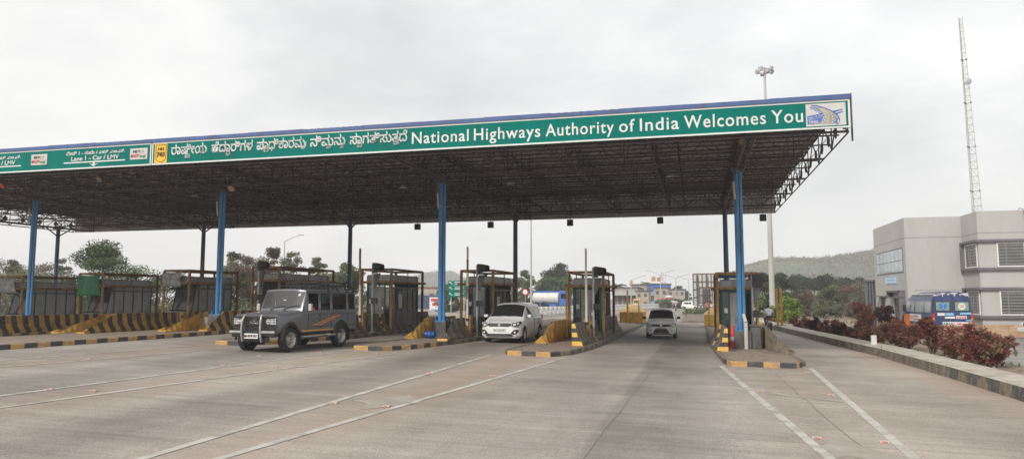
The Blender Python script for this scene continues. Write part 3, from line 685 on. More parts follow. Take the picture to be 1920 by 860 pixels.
# columns
for x in COLX:
    g = MB(); zb = zg(x) + .15
    g.box((x, 29.4, zb + .33), (.62, .62, .66), 'dconc')
    if x != COLX[0]: g.box((x - .38, 29.3, zb + .28), (.3, .4, .56), 'conc')
    wpart(g, 'column_pedestal', can)
    g = MB()
    g.box((x, 29.4, zb + .68), (.56, .56, .05), 'blue')
    for dx in (-.2, .2): g.box((x + dx, 29.4, zb + .78), (.03, .4, .2), 'blue')
    g.cyl((x - .055, 29.4, zb + .68), (x - .055, 29.4, 7.2), .10, .10, 14, 'blue'); g.cyl((x + .105, 29.42, zb + .68), (x + .105, 29.42, 7.0), .062, .062, 12, 'blue')
    g.cyl((x - .12, 29.27, 5.9), (x - .16, 29.22, 6.6), .045, .045, 8, 'pole_grey'); g.cyl((x - .16, 29.22, 6.6), (x - .04, 29.0, 7.15), .045, .045, 8, 'steel'); g.cyl((x - .10, 29.4, 6.2), (x - .10, 31.4, 7.3), .045, .045, 8, 'steel')
    g.box((x, 29.4, 7.12), (.5, .5, .12), 'steel')
    wpart(g, 'column', can)
    zr = zg(x) + .15; g = MB()
    g.cyl((x, 42.5, zr), (x, 42.5, 7.2), .15, .13, 14, 'dblue'); g.box((x, 42.5, zr + .02), (.5, .5, .04), 'dblue'); g.box((x, 42.5, 7.1), (.5, .5, .12), 'steel')
    for s in (-1, 1): g.cyl((x, 42.5, 6.5), (x, 42.5 + s * 1.2, 7.2), .05, .05, 6, 'steel')
    wpart(g, 'column', can)
g = MB(); zb = zg(1.65) + .15
g.cyl((1.78, 29.0, zb), (1.78, 29.0, zb + 1.0), .075, .075, 10, 'pvc'); g.cyl((1.78, 29.0, zb + 1.0), (1.72, 29.2, zb + 1.3), .075, .06, 10, 'pvc')
wpart(g, 'drain_pipe', can)
# overhead lane signals hung from the rear edge and the front edge, and lamps under the roof
posw = ['left end', 'second from left', 'middle', 'second from right', 'right end']
for i, px in enumerate((783, 920, 1069, 1238, 1431)):
    p = at(px, 421, YB - .2)
    t = thing('lane_signal', 'black box signal under the rear roof edge, ' + ['leftmost of the row', 'left of the column behind the people carrier', 'third along the row', 'above the small white hatchback', 'rightmost beside the tall grey mast'][i], 'signal', (p.x, p.y, 6.72), group='lane signals under the rear roof edge')
    g = MB(); g.box((0, 0, .12), (.38, .24, .40), 'plastic'); g.build('signal_box', t, bevel=.015)
    g = MB(); g.cyl((0, 0, .32), (0, 0, .5), .02, .02, 6, 'steel'); g.build('hanger', t)
    g = MB(); g.cyl((0, .125, .12), (0, .135, .12), .13, .13, 16, 'red'); g.build('lens', t)
for px, py, lab in ((8, 345, 'at the left picture edge'), (190, 333, 'below the lane 1 arrow'), (437, 350, 'beside the second blue column'), (1392, 262, 'at the head of the rightmost front column')):
    p = at(px, py, YF + 1.6)
    t = thing('floodlight', 'small dark floodlight under the front roof edge ' + lab, 'floodlight', (p.x, p.y, p.z), group='floodlights under the front roof edge')
    g = MB(); g.cyl((0, 0, .1), (0, .05, 7.2 - p.z + .1), .02, .02, 6, 'steel'); g.build('hanger', t)
    g = MB(); g.cyl((0, .1, .12), (0, -.12, -.1), .07, .15, 12, 'rust'); g.build('lamp_housing', t)
    g = MB(); g.cyl((0, -.121, -.101), (0, -.128, -.107), .13, .13, 12, 'dusty_lens' if px != 8 else 'red'); g.build('lamp_glass', t)
for px, py, lab in ((365, 368, 'over the second column from the left'), (756, 352, 'left of the centre column'), (957, 345, 'right of the centre column'), (1258, 331, 'over the wide lane')):
    p = at(px, py, 31); 
    t = thing('canopy_lamp', 'pale round lamp hanging below the roof trusses ' + lab, 'lamp', (p.x, p.y, p.z), group='round lamps under the roof')
    g = MB(); g.cyl((0, 0, 0), (0, 0, .12), .2, .09, 14, 'galv'); g.build('lamp_shade', t)
    g = MB(); g.cyl((0, 0, .12), (0, 0, .6), .012, .012, 5, 'steel'); g.build('hanger', t)

# ------------------------------------------------------------------ islands
def island(name_label, outline, paint, h=.16, group='toll islands'):
    """outline: ccw polygon (x,y); paint(mid x, mid y) -> 'bright', 'faded' or 'plain'"""
    cx = sum(p[0] for p in outline) / len(outline); cy = sum(p[1] for p in outline) / len(outline)
    t = thing('toll_island', name_label, 'traffic island', (cx, cy, zg(cx)), group=group)
    kb = MB(); k = 0
    n = len(outline); ins = []
    P = [Vector(p) for p in outline]
    for i in range(n):
        a, b, c = P[i - 1], P[i], P[(i + 1) % n]
        d1 = (b - a).normalized(); d2 = (c - b).normalized(); n1 = Vector((-d1.y, d1.x)); n2 = Vector((-d2.y, d2.x)); bi = (n1 + n2).normalized()
        ins.append(b + bi * (.16 / max(.35, bi.dot(n1))))
    for i in range(n):
        a, b = P[i], P[(i + 1) % n]; ia, ib = ins[i], ins[(i + 1) % n]; L = (b - a).length; m = max(1, round(L / .46))
        for j in range(m):
            t0, t1 = j / m, (j + 1) / m
            p, q, pi_, qi = a.lerp(b, t0), a.lerp(b, t1), ia.lerp(ib, t0), ia.lerp(ib, t1)
            kind = paint((p.x + q.x) / 2, (p.y + q.y) / 2)
            mm = {'bright': ('kyellow', 'kblack'), 'faded': ('fyellow', 'fblack'), 'plain': ('kerbside', 'kerbside')}[kind][k % 2]; k += 1
            g0 = q.lerp(p, .02)
            ch = .025; pt = p.lerp(pi_, .12); qt = q.lerp(qi, .12)
            kb.quad((p.x, p.y, zg(p.x) - .02), (q.x, q.y, zg(q.x) - .02), (q.x, q.y, zg(q.x) + h - ch), (p.x, p.y, zg(p.x) + h - ch), mm)
            kb.quad((p.x, p.y, zg(p.x) + h - ch), (q.x, q.y, zg(q.x) + h - ch), (qt.x, qt.y, zg(q.x) + h), (pt.x, pt.y, zg(p.x) + h), mm)
            kb.quad((pt.x, pt.y, zg(p.x) + h), (qt.x, qt.y, zg(q.x) + h), (qi.x, qi.y, zg(q.x) + h), (pi_.x, pi_.y, zg(p.x) + h), 'kerbside')
    wpart(kb, 'kerb', t)
    pv = MB(); vs = [Vector((p.x, p.y, zg(p.x) + h - .008)) for p in ins]
    for tr in tessellate_polygon([[Vector((v.x, v.y, 0)) for v in vs]]): 
        A, B, C = [vs[q] for q in tr]
        if (B - A).cross(C - A).z < 0: A, C = C, A
        pv.add([A, B, C], [(0, 1, 2)], 'paver')
    # paver joints near the nose
    wpart(pv, 'paving', t)
    return t
YE = 57
island('rightmost paved island with yellow and black nose kerb and a red cone',
       [(.95, 23.1), (2.85, 23.3), (3.25, 24.4), (3.2, 28.0), (2.7, 31.5), (2.55, YE), (.55, YE), (.5, 31.5), (.75, 24.0)], lambda x, y: 'bright' if y < 24.0 else ('plain' if x < 1 else 'faded' if y < 25 else 'plain'))
island('paved island right of the white people carrier with crisp yellow and black nose',
       [(-6.2, 23.5), (-4.75, 23.6), (-4.25, 24.6), (-3.95, 27.5), (-3.8, 32), (-3.7, YE), (-5.9, YE), (-6.25, 30), (-6.45, 24.2)], lambda x, y: 'bright' if y < 24 else ('faded' if y < 42 else 'plain'))
island('paved island between grey jeep and white people carrier, holding a blue can',
       [(-11.55, 22.95), (-10.5, 23.0), (-9.95, 24.2), (-9.35, 28.5), (-9.0, 32), (-9.0, YE), (-11.1, YE), (-11.4, 30), (-11.75, 23.6)], lambda x, y: 'bright' if y < 26 else ('faded' if y < 42 else 'plain'))
island('paved island whose painted nose shows just left of the grey jeep bumper',
       [(-16.9, 22.7), (-15.9, 22.7), (-15.2, 24), (-14.35, 28.5), (-14.25, 32), (-14.2, YE), (-16.2, YE), (-16.6, 30), (-17.1, 23.4)], lambda x, y: 'bright' if y < 27 else ('faded' if y < 42 else 'plain'))
island('very wide median island with a long yellow and black kerb across the left foreground',
       [(-27.5, 4), (-20.9, 4), (-20.75, 18), (-20.55, 24), (-20.4, 30), (-20.3, YE), (-27.9, YE)], lambda x, y: 'bright' if y < 34 else 'faded')
island('far left island with the leftmost front blue column standing on it',
       [(-33.2, 23), (-31.3, 23), (-30.9, 25), (-30.8, YE), (-33.4, YE), (-33.5, 25)], lambda x, y: 'bright' if y < 34 else 'faded')
island('farthest island at the left picture edge, mostly behind striped barriers',
       [(-38.8, 23), (-36.8, 23), (-36.4, 25), (-36.3, YE), (-38.9, YE), (-39, 25)], lambda x, y: 'bright' if y < 34 else 'faded')

# crash barriers: half jersey walls with stripes; side=+1 flares to +x, -1 to -x; flat side faces the island
def barrier(label, x, y0, y1, side, ramp=0.0, h=.82, style='bright', flat='yellow', skew=0.0, group='striped concrete crash barriers', z=None, step=.30):
    zz = (zg(x) + .152) if z is None else z
    t = thing('crash_barrier', label, 'barrier', (x, y0, zz), group=group)
    ma, mb_ = {'bright': ('yellow', 'black'), 'faded': ('fyellow', 'fblack'), 'ends': ('lyellow', 'black')}[style]
    prof = [(0.0, 0.0), (0.42, 0.0), (0.42, .09), (.22, .33), (.12, h), (0.0, h)]
    L = y1 - y0; n = max(2, round(L / step)); g = MB(); gf = MB()
    def hs(y): return 1.0 if ramp <= 0 else min(1.0, max(.10, .10 + .9 * (y / ramp)))
    def ring(y):
        s = hs(y); sk = skew * max(0, 1 - y / max(.01, ramp or 1.5)) * side
        pts = []
        for u, v in prof:
            v2 = min(v, h * s); 
            pts.append((side * (u if v2 == v or v < .34 else (.22 - (v2 - .33) / (h - .33) * .10 if v2 > .33 else .42 - max(0, v2 - .09) / .24 * .2)) + sk, y, v2))
        return pts
    for i in range(n):
        a, b = i / n * L, (i + 1) / n * L
        ra, rb = ring(a), ring(b); mm = ma if i % 2 == 0 else mb_
        fs = [(j, j + 1, 6 + j + 1, 6 + j) for j in range(1, 5)]
        if side < 0: fs = [f[::-1] for f in fs]
        g.add(ra + rb, fs, mm)
        f0 = (5, 0, 6, 11) if side > 0 else (11, 6, 0, 5)
        gf.add(ra + rb, [f0], flat)
    # banded near end
    r0 = ring(0); hh = h * hs(0)
    bands = max(1, round(hh / .155))
    def ux(v): 
        if v <= .09: return .42
        if v <= .33: return .42 - (v - .09) / .24 * .2
        return .22 - (v - .33) / (h - .33) * .10
    for k in range(bands):
        v0, v1 = hh * k / bands, hh * (k + 1) / bands; sk = skew * side
        pts = [(sk, 0, v0), (side * ux(v0) + sk, 0, v0), (side * ux(v1) + sk, 0, v1), (sk, 0, v1)]
        bm_, bb = ('byellow', 'black') if style != 'bright' else ('yellow', 'black')
        if flat == 'fyellow': bm_, bb = 'fyellow', 'dconc'
        g.add(pts, [(0, 1, 2, 3) if side > 0 else (3, 2, 1, 0)], bm_ if k % 2 == 0 else bb)
    r1 = ring(L); g.add(r1, [(5, 4, 3, 2, 1, 0) if side > 0 else (0, 1, 2, 3, 4, 5)], mb_)
    g.build('striped_face', t, weld=True); gf.build('flat_back', t, weld=True)
    return t
# right island
barrier('short grey barrier with black and yellow banded end left of the red cone', 1.05, 27.3, 30.6, -1, 0, style='faded', flat='conc')
barrier('grey barrier on the rightmost island, directly behind the banded one', .98, 30.8, 34.6, -1, 0, style='faded', flat='conc')
barrier('mustard barrier sloping to a grey tip just right of the dark bin', 2.5, 26.9, 30.6, 1, 2.2, style='faded', flat='fyellow', skew=.35)
barrier('far grey barrier beside the rightmost booth on the bike lane side', 2.4, 30.8, 36.0, 1, 0, style='faded', flat='conc')
# island with the wide-lane booth
barrier('plain mustard sloping barrier just right of the white people carrier', -5.65, 27.7, 32.2, -1, 1.1, style='bright', flat='yellow', skew=.1)
barrier('first faded barrier along the wide lane, its near end banded black and yellow', -4.62, 27.1, 30.8, 1, 0, style='faded', flat='yellow', step=.42)
barrier('second faded barrier along the wide lane beside the booth', -4.55, 30.95, 37.1, 1, 0, style='faded', flat='conc', step=.42)
barrier('third faded barrier along the wide lane, farthest of the three', -4.48, 37.25, 40.4, 1, 0, style='faded', flat='conc', step=.42)
# island with the blue can
barrier('plain mustard sloping barrier left of the blue can', -11.0, 27.3, 32.2, -1, 1.3, style='bright', flat='yellow', skew=.1)
barrier('blackened barrier with stepped yellow tip right of the blue can', -9.95, 26.9, 30.5, 1, 1.5, style='faded', flat='dconc', step=.42)
barrier('dark stained barrier behind the white people carrier', -9.85, 30.7, 37.0, 1, 0, style='faded', flat='dconc', step=.42)
# island behind the jeep
barrier('mustard sloping barrier half hidden behind the grey jeep bumper', -16.2, 27.0, 31.6, -1, 2.2, style='bright', flat='yellow')
barrier('sooty black barrier behind the grey jeep tailgate', -14.95, 27.3, 32.0, 1, 0, style='faded', flat='dconc', step=.42)
barrier('sooty barrier below the second booth from the centre column', -14.9, 32.1, 38.4, 1, 0, style='faded', flat='dconc', step=.42)
# median, right row
barrier('plain mustard sloping barrier at the foot of the second blue column', -22.3, 26.6, 31.2, -1, 2.6, style='bright', flat='yellow')
barrier('black and mustard striped barrier just left of the grey jeep grille', -20.95, 27.0, 31.6, 1, 1.5, style='bright')
barrier('striped barrier run behind the grey jeep', -20.9, 31.8, 38.5, 1, 0, style='bright')
# median, left row
barrier('plain mustard sloping barrier left of the longest striped barrier', -27.7, 26.3, 31.2, -1, 2.8, style='bright', flat='yellow')
barrier('long black and yellow striped barrier below the booth with the green tarpaulin', -26.1, 25.7, 31.9, 1, 2.0, style='bright')
barrier('short striped barrier between two booths, left of the second blue column', -26.1, 32.2, 38.5, 1, 0, style='bright')
# far left
barrier('black and yellow striped barrier at the foot of the leftmost blue column', -31.6, 23.9, 32.6, 1, 1.6, style='bright')
barrier('plain mustard barrier at the left picture edge', -33.0, 24.2, 31.0, -1, 2.6, style='bright', flat='yellow')

# ------------------------------------------------------------------ booths
def booth(label, cx, style, y0=32.5, w=1.56, L=4.1, cage_m='rust_y', side_m='dpanel', front_open=True, group='toll booths'):
    z = zg(cx) + .152
    t = thing('toll_booth', label, 'toll booth', (cx, y0 + L / 2, z), group=group)
    h = 3.0 if style != 'R' else 2.95
    hw, hl = w / 2, L / 2
    g = MB(); r = .068
    for sx in (-1, 1):
        for sy in (-1, 1): g.cyl((sx * hw, sy * hl, 0), (sx * hw, sy * hl, h), r, r, 8, cage_m if sy < 0 else 'rust')
    for zz, e in ((h, 0), (2.33, .18)):
        for s in (-1, 1):
            g.cyl((-hw - e, s * hl, zz), (hw + e, s * hl, zz), r * .9, r * .9, 8, cage_m)
            g.cyl((s * hw, -hl - e, zz), (s * hw, hl + e, zz), r * .9, r * .9, 8, cage_m if zz < 2.5 else 'rust')
    for s in (-1, 1):
        g.cyl((s * hw, 0, 2.33), (s * hw, 0, h), .025, .025, 6, 'rust')
    g.build('guard_cage', t)
    cw, cl = hw - .16, hl - .28
    g = MB()
    front = -cl
    # floor plinth, rear wall, roof box
    g.b2(-cw, cw, -cl, cl, 0, .12, 'dconc')
    g.b2(-cw, cw, cl - .05, cl, .12, 2.28, 'dpanel')
    g.b2(-cw - .03, cw + .03, -cl - .03, cl + .03, 2.28, 2.66, 'panel' if style != 'L' else 'panel')
    g.b2(-cw + .02, cw - .02, -cl + .02, cl - .02, 2.663, 2.70, 'dconc')
    if style != 'L':
        for s in (-1, 1): g.b2(s * cw - .02, s * cw + .02, -cl, cl - .05, .12, .95, 'dpanel')
    g.build('cabin_shell', t)
    fr = 'gframe' if style != 'L' else 'dframe'
    g = MB()
    for sx in (-1, 1):
        for yy in [-cl + .03] + [-cl + (2 * cl) * k / 5 for k in range(1, 5)] + [cl - .03]:
            if style == 'L' and yy < -cl + .2: continue
            g.box((sx * (cw + .012), yy, 1.2), (.045, .05, 2.16), fr if yy < -cl + .1 else 'dframe')
        g.b2(sx * (cw + .015) - .02, sx * (cw + .015) + .02, -cl, cl, 2.02, 2.10, 'dpanel')
    if style != 'L':
        for xx in (-cw + .03, -cw + .32, cw - .30, cw - .03): g.box((xx, -cl - .01, 1.2), (.055, .055, 2.16), fr)
        g.box((0, -cl - .01, 2.22), (2 * cw, .05, .10), fr); g.box((0, -cl - .01, .17), (2 * cw, .05, .10), fr)
    else:
        for xx in (-cw, cw):  # leaning windscreen frame
            g.cyl((xx, -cl, .15), (xx, -cl + .55, 2.25), .035, .035, 4, fr)
        g.cyl((-cw, -cl, .9), (cw, -cl, .9), .03, .03, 4, fr)
    g.build('window_frame', t)
    g = MB()
    if style == 'L':
        for s in (-1, 1):
            g.add([(s * (cw + .004), -cl + .03, .12), (s * (cw + .004), cl - .05, .12), (s * (cw + .004), cl - .05, 2.28), (s * (cw + .004), -cl + .58, 2.28)], [(0, 1, 2, 3) if s > 0 else (3, 2, 1, 0)], side_m)
        g.b2(-cw, cw, -cl + .02, -cl + .05, .12, .85, 'panel')
        g.build('side_panel', t)
        g = MB(); g.quad((-cw, -cl + .2, .9), (cw, -cl + .2, .9), (cw, -cl + .57, 2.27), (-cw, -cl + .57, 2.27), 'booth_glass'); g.build('windscreen', t)
    else:
        g.b2(-cw + .06, -cw + .29, -cl - .004, -cl + .004, .22, 2.17, 'booth_glass')
        for s in (-1, 1): g.quad((s * (cw + .006), -cl, .95), (s * (cw + .006), cl, .95), (s * (cw + .006), cl, 2.0), (s * (cw + .006), -cl, 2.0), 'booth_glass')
        g.build('window_pane', t)
        g = MB(); g.b2(-cw + .35, cw - .34, -cl - .012, -cl + .018, .22, 2.15, 'panel'); o = g.build('door', t)
        g = MB(); g.b2(cw - .42, cw - .37, -cl - .05, -cl - .012, 1.0, 1.12, 'chrome'); g.build('handle', o)
    g = MB(); g.b2(-cw + .1, cw - .1, -.3, .3, .85, .9, 'panel'); g.box((.1, .05, 1.1), (.4, .06, .32), 'plastic', rz=.3); g.box((.1, .08, .93), (.08, .08, .1), 'plastic')
    g.b2(-.25, .2, .7, .78, .5, 1.3, 'plastic'); g.b2(-.25, .2, .4, .78, .45, .53, 'plastic')
    g.build('desk', t)
    if style != 'L':
        g = MB(); g.b2(cw + .03, cw + .04, -cl + .9, -cl + 1.35, 1.05, 1.75, 'sign_grey'); g.b2(-cw + .12, -cw + .26, -cl - .02, -cl - .012, 1.3, 1.5, 'sign_white'); g.build('notice', t)
    return t
booth('green framed booth in a yellow pipe cage on the rightmost island', 1.6, 'R', y0=31.4, L=3.6)
booth('green framed booth in rusty cage between people carrier and hatchback', -4.87, 'R')
booth('green framed booth in a rusty cage directly behind the white people carrier', -10.05, 'R')
booth('dark booth in a rusty cage just right of the grey jeep', -15.2, 'R', side_m='plastic')
booth('grey booth in a long rusty cage behind the grey jeep roof rack', -21.35, 'L', L=5.6)
booth('grey booth left of the second blue column with a pale tarpaulin on its cage', -26.7, 'L', side_m='panel')
booth('grey booth with the green tarpaulin hung on its front', -32.2, 'L', side_m='panel')
booth('grey booth at the left picture edge behind the leftmost blue column', -37.7, 'L', side_m='panel')
def tarp(label, cx, cy, z, w, h, m, slump=.06, lean=0.0):
    g = MB(); nx, nz = 8, 7; vs = []
    for j in range(nz + 1):
        for i in range(nx + 1):
            u, v = i / nx, j / nz
            vs.append(((u - .5) * w * (1 - .06 * math.sin(v * 3.1)) + lean * v, -.03 * math.sin(u * 9 + v * 3) - .05 * math.sin(v * 4) * (.5 + u), -v * h - slump * math.sin(u * math.pi) * (1 - v) ** 2))
    W = nx + 1
    g.add(vs, [(j * W + i, (j + 1) * W + i, (j + 1) * W + i + 1, j * W + i + 1) for j in range(nz) for i in range(nx)], m, True)
    o = g.build('tarpaulin', loc=(cx, cy, z), sharp=80)
    md = o.modifiers.new('s', 'SOLIDIFY'); md.thickness = .008
    return tag(o, label, 'tarpaulin')
tarp('green tarpaulin with a pale hem tied across a booth cage', -32.25, 32.40, zg(-32.2) + 3.1, 1.5, 1.15, 'tarp_g')
tarp('grey and white tarpaulin tied to a booth cage left of the second column', -26.85, 32.40, zg(-26.7) + 3.1, 1.15, .8, 'tarp_w', lean=-.12)
tarp('faded cream tarpaulin on the booth cage at the left edge', -37.9, 32.40, zg(-37.7) + 3.08, 1.2, .85, 'tarp_w')
tarp('crumpled blue tarpaulin along the top of the rightmost booth', 1.45, 31.62, zg(1.6) + .152 + 2.93, 1.15, .17, 'tarp_b')

# ------------------------------------------------------------------ boom barriers and signals
def boom(label, x, y, armh, armz=.9, lean=0.0, cols='pppprp'):
    z = zg(x) + .152
    t = thing('boom_barrier', label, 'boom barrier', (x, y, z), group='raised boom barriers')
    g = MB(); g.box((0, 0, .45), (.26, .3, .9), 'rust_y'); g.box((0, 0, .92), (.30, .34, .05), 'dconc'); g.build('cabinet', t, bevel=.015)
    g = MB(); L = armh - .5; n = 6
    for k in range(n):
        g.box((lean * (k + .5) / n, -.2, .5 + L * (k + .5) / n), (.085, .05, L / n + .001), 'pvc' if cols[k] == 'p' else 'armred')
    g.build('arm', t)
    g = MB(); g.cyl((0, -.23, .75), (0, .0, .75), .07, .07, 10, 'plastic'); g.build('pivot', t)
    return t
boom('raised pale boom arm before the booth beside the wide lane', -4.45, 29.9, 3.85, cols='pppppp')
boom('raised red and white boom arm left of the white people carrier', -9.62, 29.9, 3.9, cols='pprprp')
boom('raised dull red boom arm right of the grey jeep', -14.68, 29.9, 3.8, lean=-.05, cols='ppprrr')
boom('raised rusty boom arm behind the booth with the pale tarpaulin', -27.1, 35.2, 3.75, cols='prrrrr')
def signal(label, x, y, h, flip=1, grpy=None):
    z = zg(x) + .152
    t = thing('traffic_signal', label, 'traffic signal', (x, y, z), group='lane traffic signals')
    g = MB(); g.cyl((0, 0, 0), (0, 0, h), .05, .045, 8, 'galv'); g.box((0, 0, .02), (.24, .24, .04), 'galv'); g.build('post', t)
    g = MB()
    if flip == 1:
        g.box((.13, 0, h - .20), (.15, .34, .46), 'plastic'); g.cyl((.20, 0, h - .14), (.52, -.10, h - .18), .17, .15, 14, 'plastic', caps=False); g.cyl((.205, 0, h - .14), (.21, 0, h - .14), .14, .14, 14, 'dframe'); g.box((.36, -.04, h - .06), (.30, .26, .02), 'plastic')
    else:
        g.box((.20, 0, h - .22), (.38, .2, .52), 'plastic')
        for k in range(6): g.box((.20, -.12, h - .42 + k * .08), (.34, .05, .02), 'dpanel')
    g.build('signal_head', t)
    g = MB(); g.add([(.08, -.03, h - .45), (.36, -.03, h - .45), (.12, -.03, h - 1.15), (.06, -.03, h - 1.15)], [(0, 1, 2, 3)], 'dpanel'); g.add([(.08, .05, h - .45), (.36, .05, h - .45), (.12, .05, h - 1.15), (.06, .05, h - 1.15)], [(3, 2, 1, 0)], 'dpanel'); g.build('bracket', t)
    g = MB(); g.box((.13, -.05, h * .46), (.24, .2, .26), 'plastic'); g.build('card_reader', t)
    g = MB(); g.tube([(.1, 0, .2), (.14, -.03, .9), (.12, -.02, h * .44)], .018, 6, 'plastic'); g.build('conduit', t)
    return t
signal('black hooded signal on a grey post before the wide lane booth', -4.28, 30.6, 3.10)
signal('black hooded signal rising left of the white people carrier', -9.4, 30.4, 3.15)
signal('black hooded signal right of the grey jeep', -14.42, 30.4, 3.15)
signal('black hooded signal rising above the grey jeep bonnet', -20.9, 31.2, 3.2)
signal('black louvred signal on a white post on the rightmost island', 2.14, 30.3, 2.85, flip=0)

# ------------------------------------------------------------------ small things on the islands
g = MB(); z = zg(1.3) + .15
t = thing('traffic_cone', 'red traffic cone with a white band at the right island column', 'traffic cone', (1.30, 29.35, z))
g.lathe([(.17, .04), (.135, .28)], (0, 0, 0), (0, 0, 1), 'cone', 18); g.lathe([(.135, .28), (.11, .44)], (0, 0, 0), (0, 0, 1), 'white', 18); g.lathe([(.11, .44), (.045, .86), (.0, .87)], (0, 0, 0), (0, 0, 1), 'cone', 18)
g.build('cone_body', t); g = MB(); g.box((0, 0, .02), (.38, .38, .04), 'cone'); g.build('base', t, bevel=.01)
t = thing('plastic_drum', 'blue plastic can lying at the foot of the centre column', 'drum', (-10.75, 28.2, zg(-11) + .15))
g = MB(); g.lathe([(.0, -.2), (.13, -.2), (.14, -.19), (.14, -.07), (.148, -.06), (.148, .06), (.14, .07), (.14, .19), (.12, .21), (0, .21)], (0, 0, .15), (1, .1, 0), 'bdrum', 20); g.build('drum_body', t)
g = MB(); g.cyl((.2, .03, .2), (.24, .03, .2), .03, .03, 10, 'plastic'); g.build('cap', t)
t = thing('waste_bin', 'dark grey rectangular bin behind the white drain pipe', 'bin', (2.14, 29.5, zg(2.1) + .15))
g = MB(); g.box((0, 0, .42), (.42, .5, .84), 'dpanel'); g.build('bin_body', t, bevel=.02); g = MB(); g.box((0, 0, .88), (.48, .56, .08), 'dconc'); g.build('lid', t, bevel=.015)
def ypost(label, x, y, h, w=.12):
    t = thing('yellow_post', label, 'post', (x, y, (zg(x) + .15) if x < 4 else .2), group='yellow steel posts')
    g = MB(); g.box((0, 0, h / 2), (w, w, h), 'ypost'); g.build('post', t, bevel=.01); g = MB(); g.box((0, 0, .015), (.5, .5, .03), 'dconc'); g.build('base_plate', t)
ypost('short yellow post behind the mustard barrier on the rightmost island', 2.36, 29.9, 1.0, .16)
ypost('square yellow post left of the booth beside the wide lane', -5.62, 31.6, 2.2, .08)
ypost('tall yellow post left of the far pyramid block', -4.9, 52.8, 2.35, .13)
ypost('yellow post in front of the far pyramid block on the wide lane island', -4.0, 51.6, 1.5, .08)
ypost('yellow post on the pyramid block beyond the rightmost booth', .75, 50.5, 1.4, .08)
ypost('left of two tall yellow posts on the footway beside the motorcycle', 5.22, 51.6, 2.5, .12)
ypost('right of two tall yellow posts on the footway beside the motorcycle', 5.52, 52.0, 2.5, .14)
ypost('yellow post seen just right of the white people carrier roof', -8.5, 60, 2.1, .16)
def pyramid(label, x, y, w, L, h, m):
    t = thing('end_block', label, 'concrete block', (x, y, zg(x) + .15), group='yellow end blocks')
    a, b, c, d = w / 2, L / 2, w / 5, L / 5; hb = h * .62
    g = MB(); g.b2(-a, a, -b, b, 0, hb, m)
    g.add([(-a, -b, hb + .001), (a, -b, hb + .001), (a, b, hb + .001), (-a, b, hb + .001), (-c, -d, h), (c, -d, h), (c, d, h), (-c, d, h)], [(0, 1, 5, 4), (1, 2, 6, 5), (2, 3, 7, 6), (3, 0, 4, 7), (4, 5, 6, 7)], 'lyellow')
    g.build('block', t)
pyramid('yellow hipped concrete block at the far end of the wide lane island', -4.65, 54.5, 1.7, 3.2, 1.25, 'yellow')
pyramid('yellow hipped concrete block beyond the rightmost booth', 1.3, 53.2, 1.7, 3.2, 1.25, 'byellow')
pyramid('pale yellow block seen over the barriers left of the booth with green frame', -13.9, 56, 2.2, 3.0, 1.1, 'lyellow')

# road studs
SP = [(1425, 733.5, 'right', 'second row'), (1558, 741, 'right', 'second row, right hand'), (1531, 821, 'right', 'nearest row'), (1658, 829, 'right', 'nearest row, right hand'), (1373, 692, 'right', 'farthest row'), (1513, 698, 'right', 'farthest row, right hand'),
      (419, 685.5, 'jeep', 'left line middle'), (517, 688, 'jeep', 'right line middle'), (808, 700, 'carrier', 'left line second from camera'), (925, 705, 'carrier', 'right line second from camera'),
      (627, 756, 'carrier', 'left line nearest camera'), (725, 762, 'carrier', 'right line nearest camera'), (95, 730, 'jeep', 'left line at picture edge'), (176, 733, 'jeep', 'right line at picture edge'),
      (487, 668, 'jeep', 'left line before its bumper'), (600, 660, 'jeep', 'left line beside its tyre'), (705, 663, 'jeep', 'right line at island nose'), (906, 671, 'carrier', 'left line at island nose'), (75, 670, 'median', 'upper pair, left'), (167, 673, 'median', 'upper pair, right')]
tn = {'right': 'rightmost taper', 'jeep': 'taper below the jeep', 'carrier': 'taper below the people carrier', 'median': 'far left taper'}
proto = None
for px, py, w, pos in SP:
    r = FW + RT * (px - 960) / F - UP * (py - 430) / F; P = None; zz = 0
    for _ in range(20):
        s = (zz - CAMH) / r[2]; P = np.array([0, 0, CAMH]) + r * s; zz = zg(P[0])
    lab = 'red road stud on the %s, %s' % (tn[w], pos); loc = (float(P[0]), float(P[1]), zz + .004)
    if proto is None:
        proto = thing('road_stud', lab, 'road stud', loc, group='reflective road studs')
        g = MB(); g.prism([(-.06, 0), (.06, 0), (.035, .022), (-.035, .022)], 'x', -.062, .062, 'stud_white'); g.build('stud_body', proto)
        g = MB(); g.quad((-.045, -.0605, .004), (.045, -.0605, .004), (.045, -.040, .0215), (-.045, -.040, .0215), 'stud_red'); g.build('reflector', proto)
    else: dup(proto, loc, label=lab)

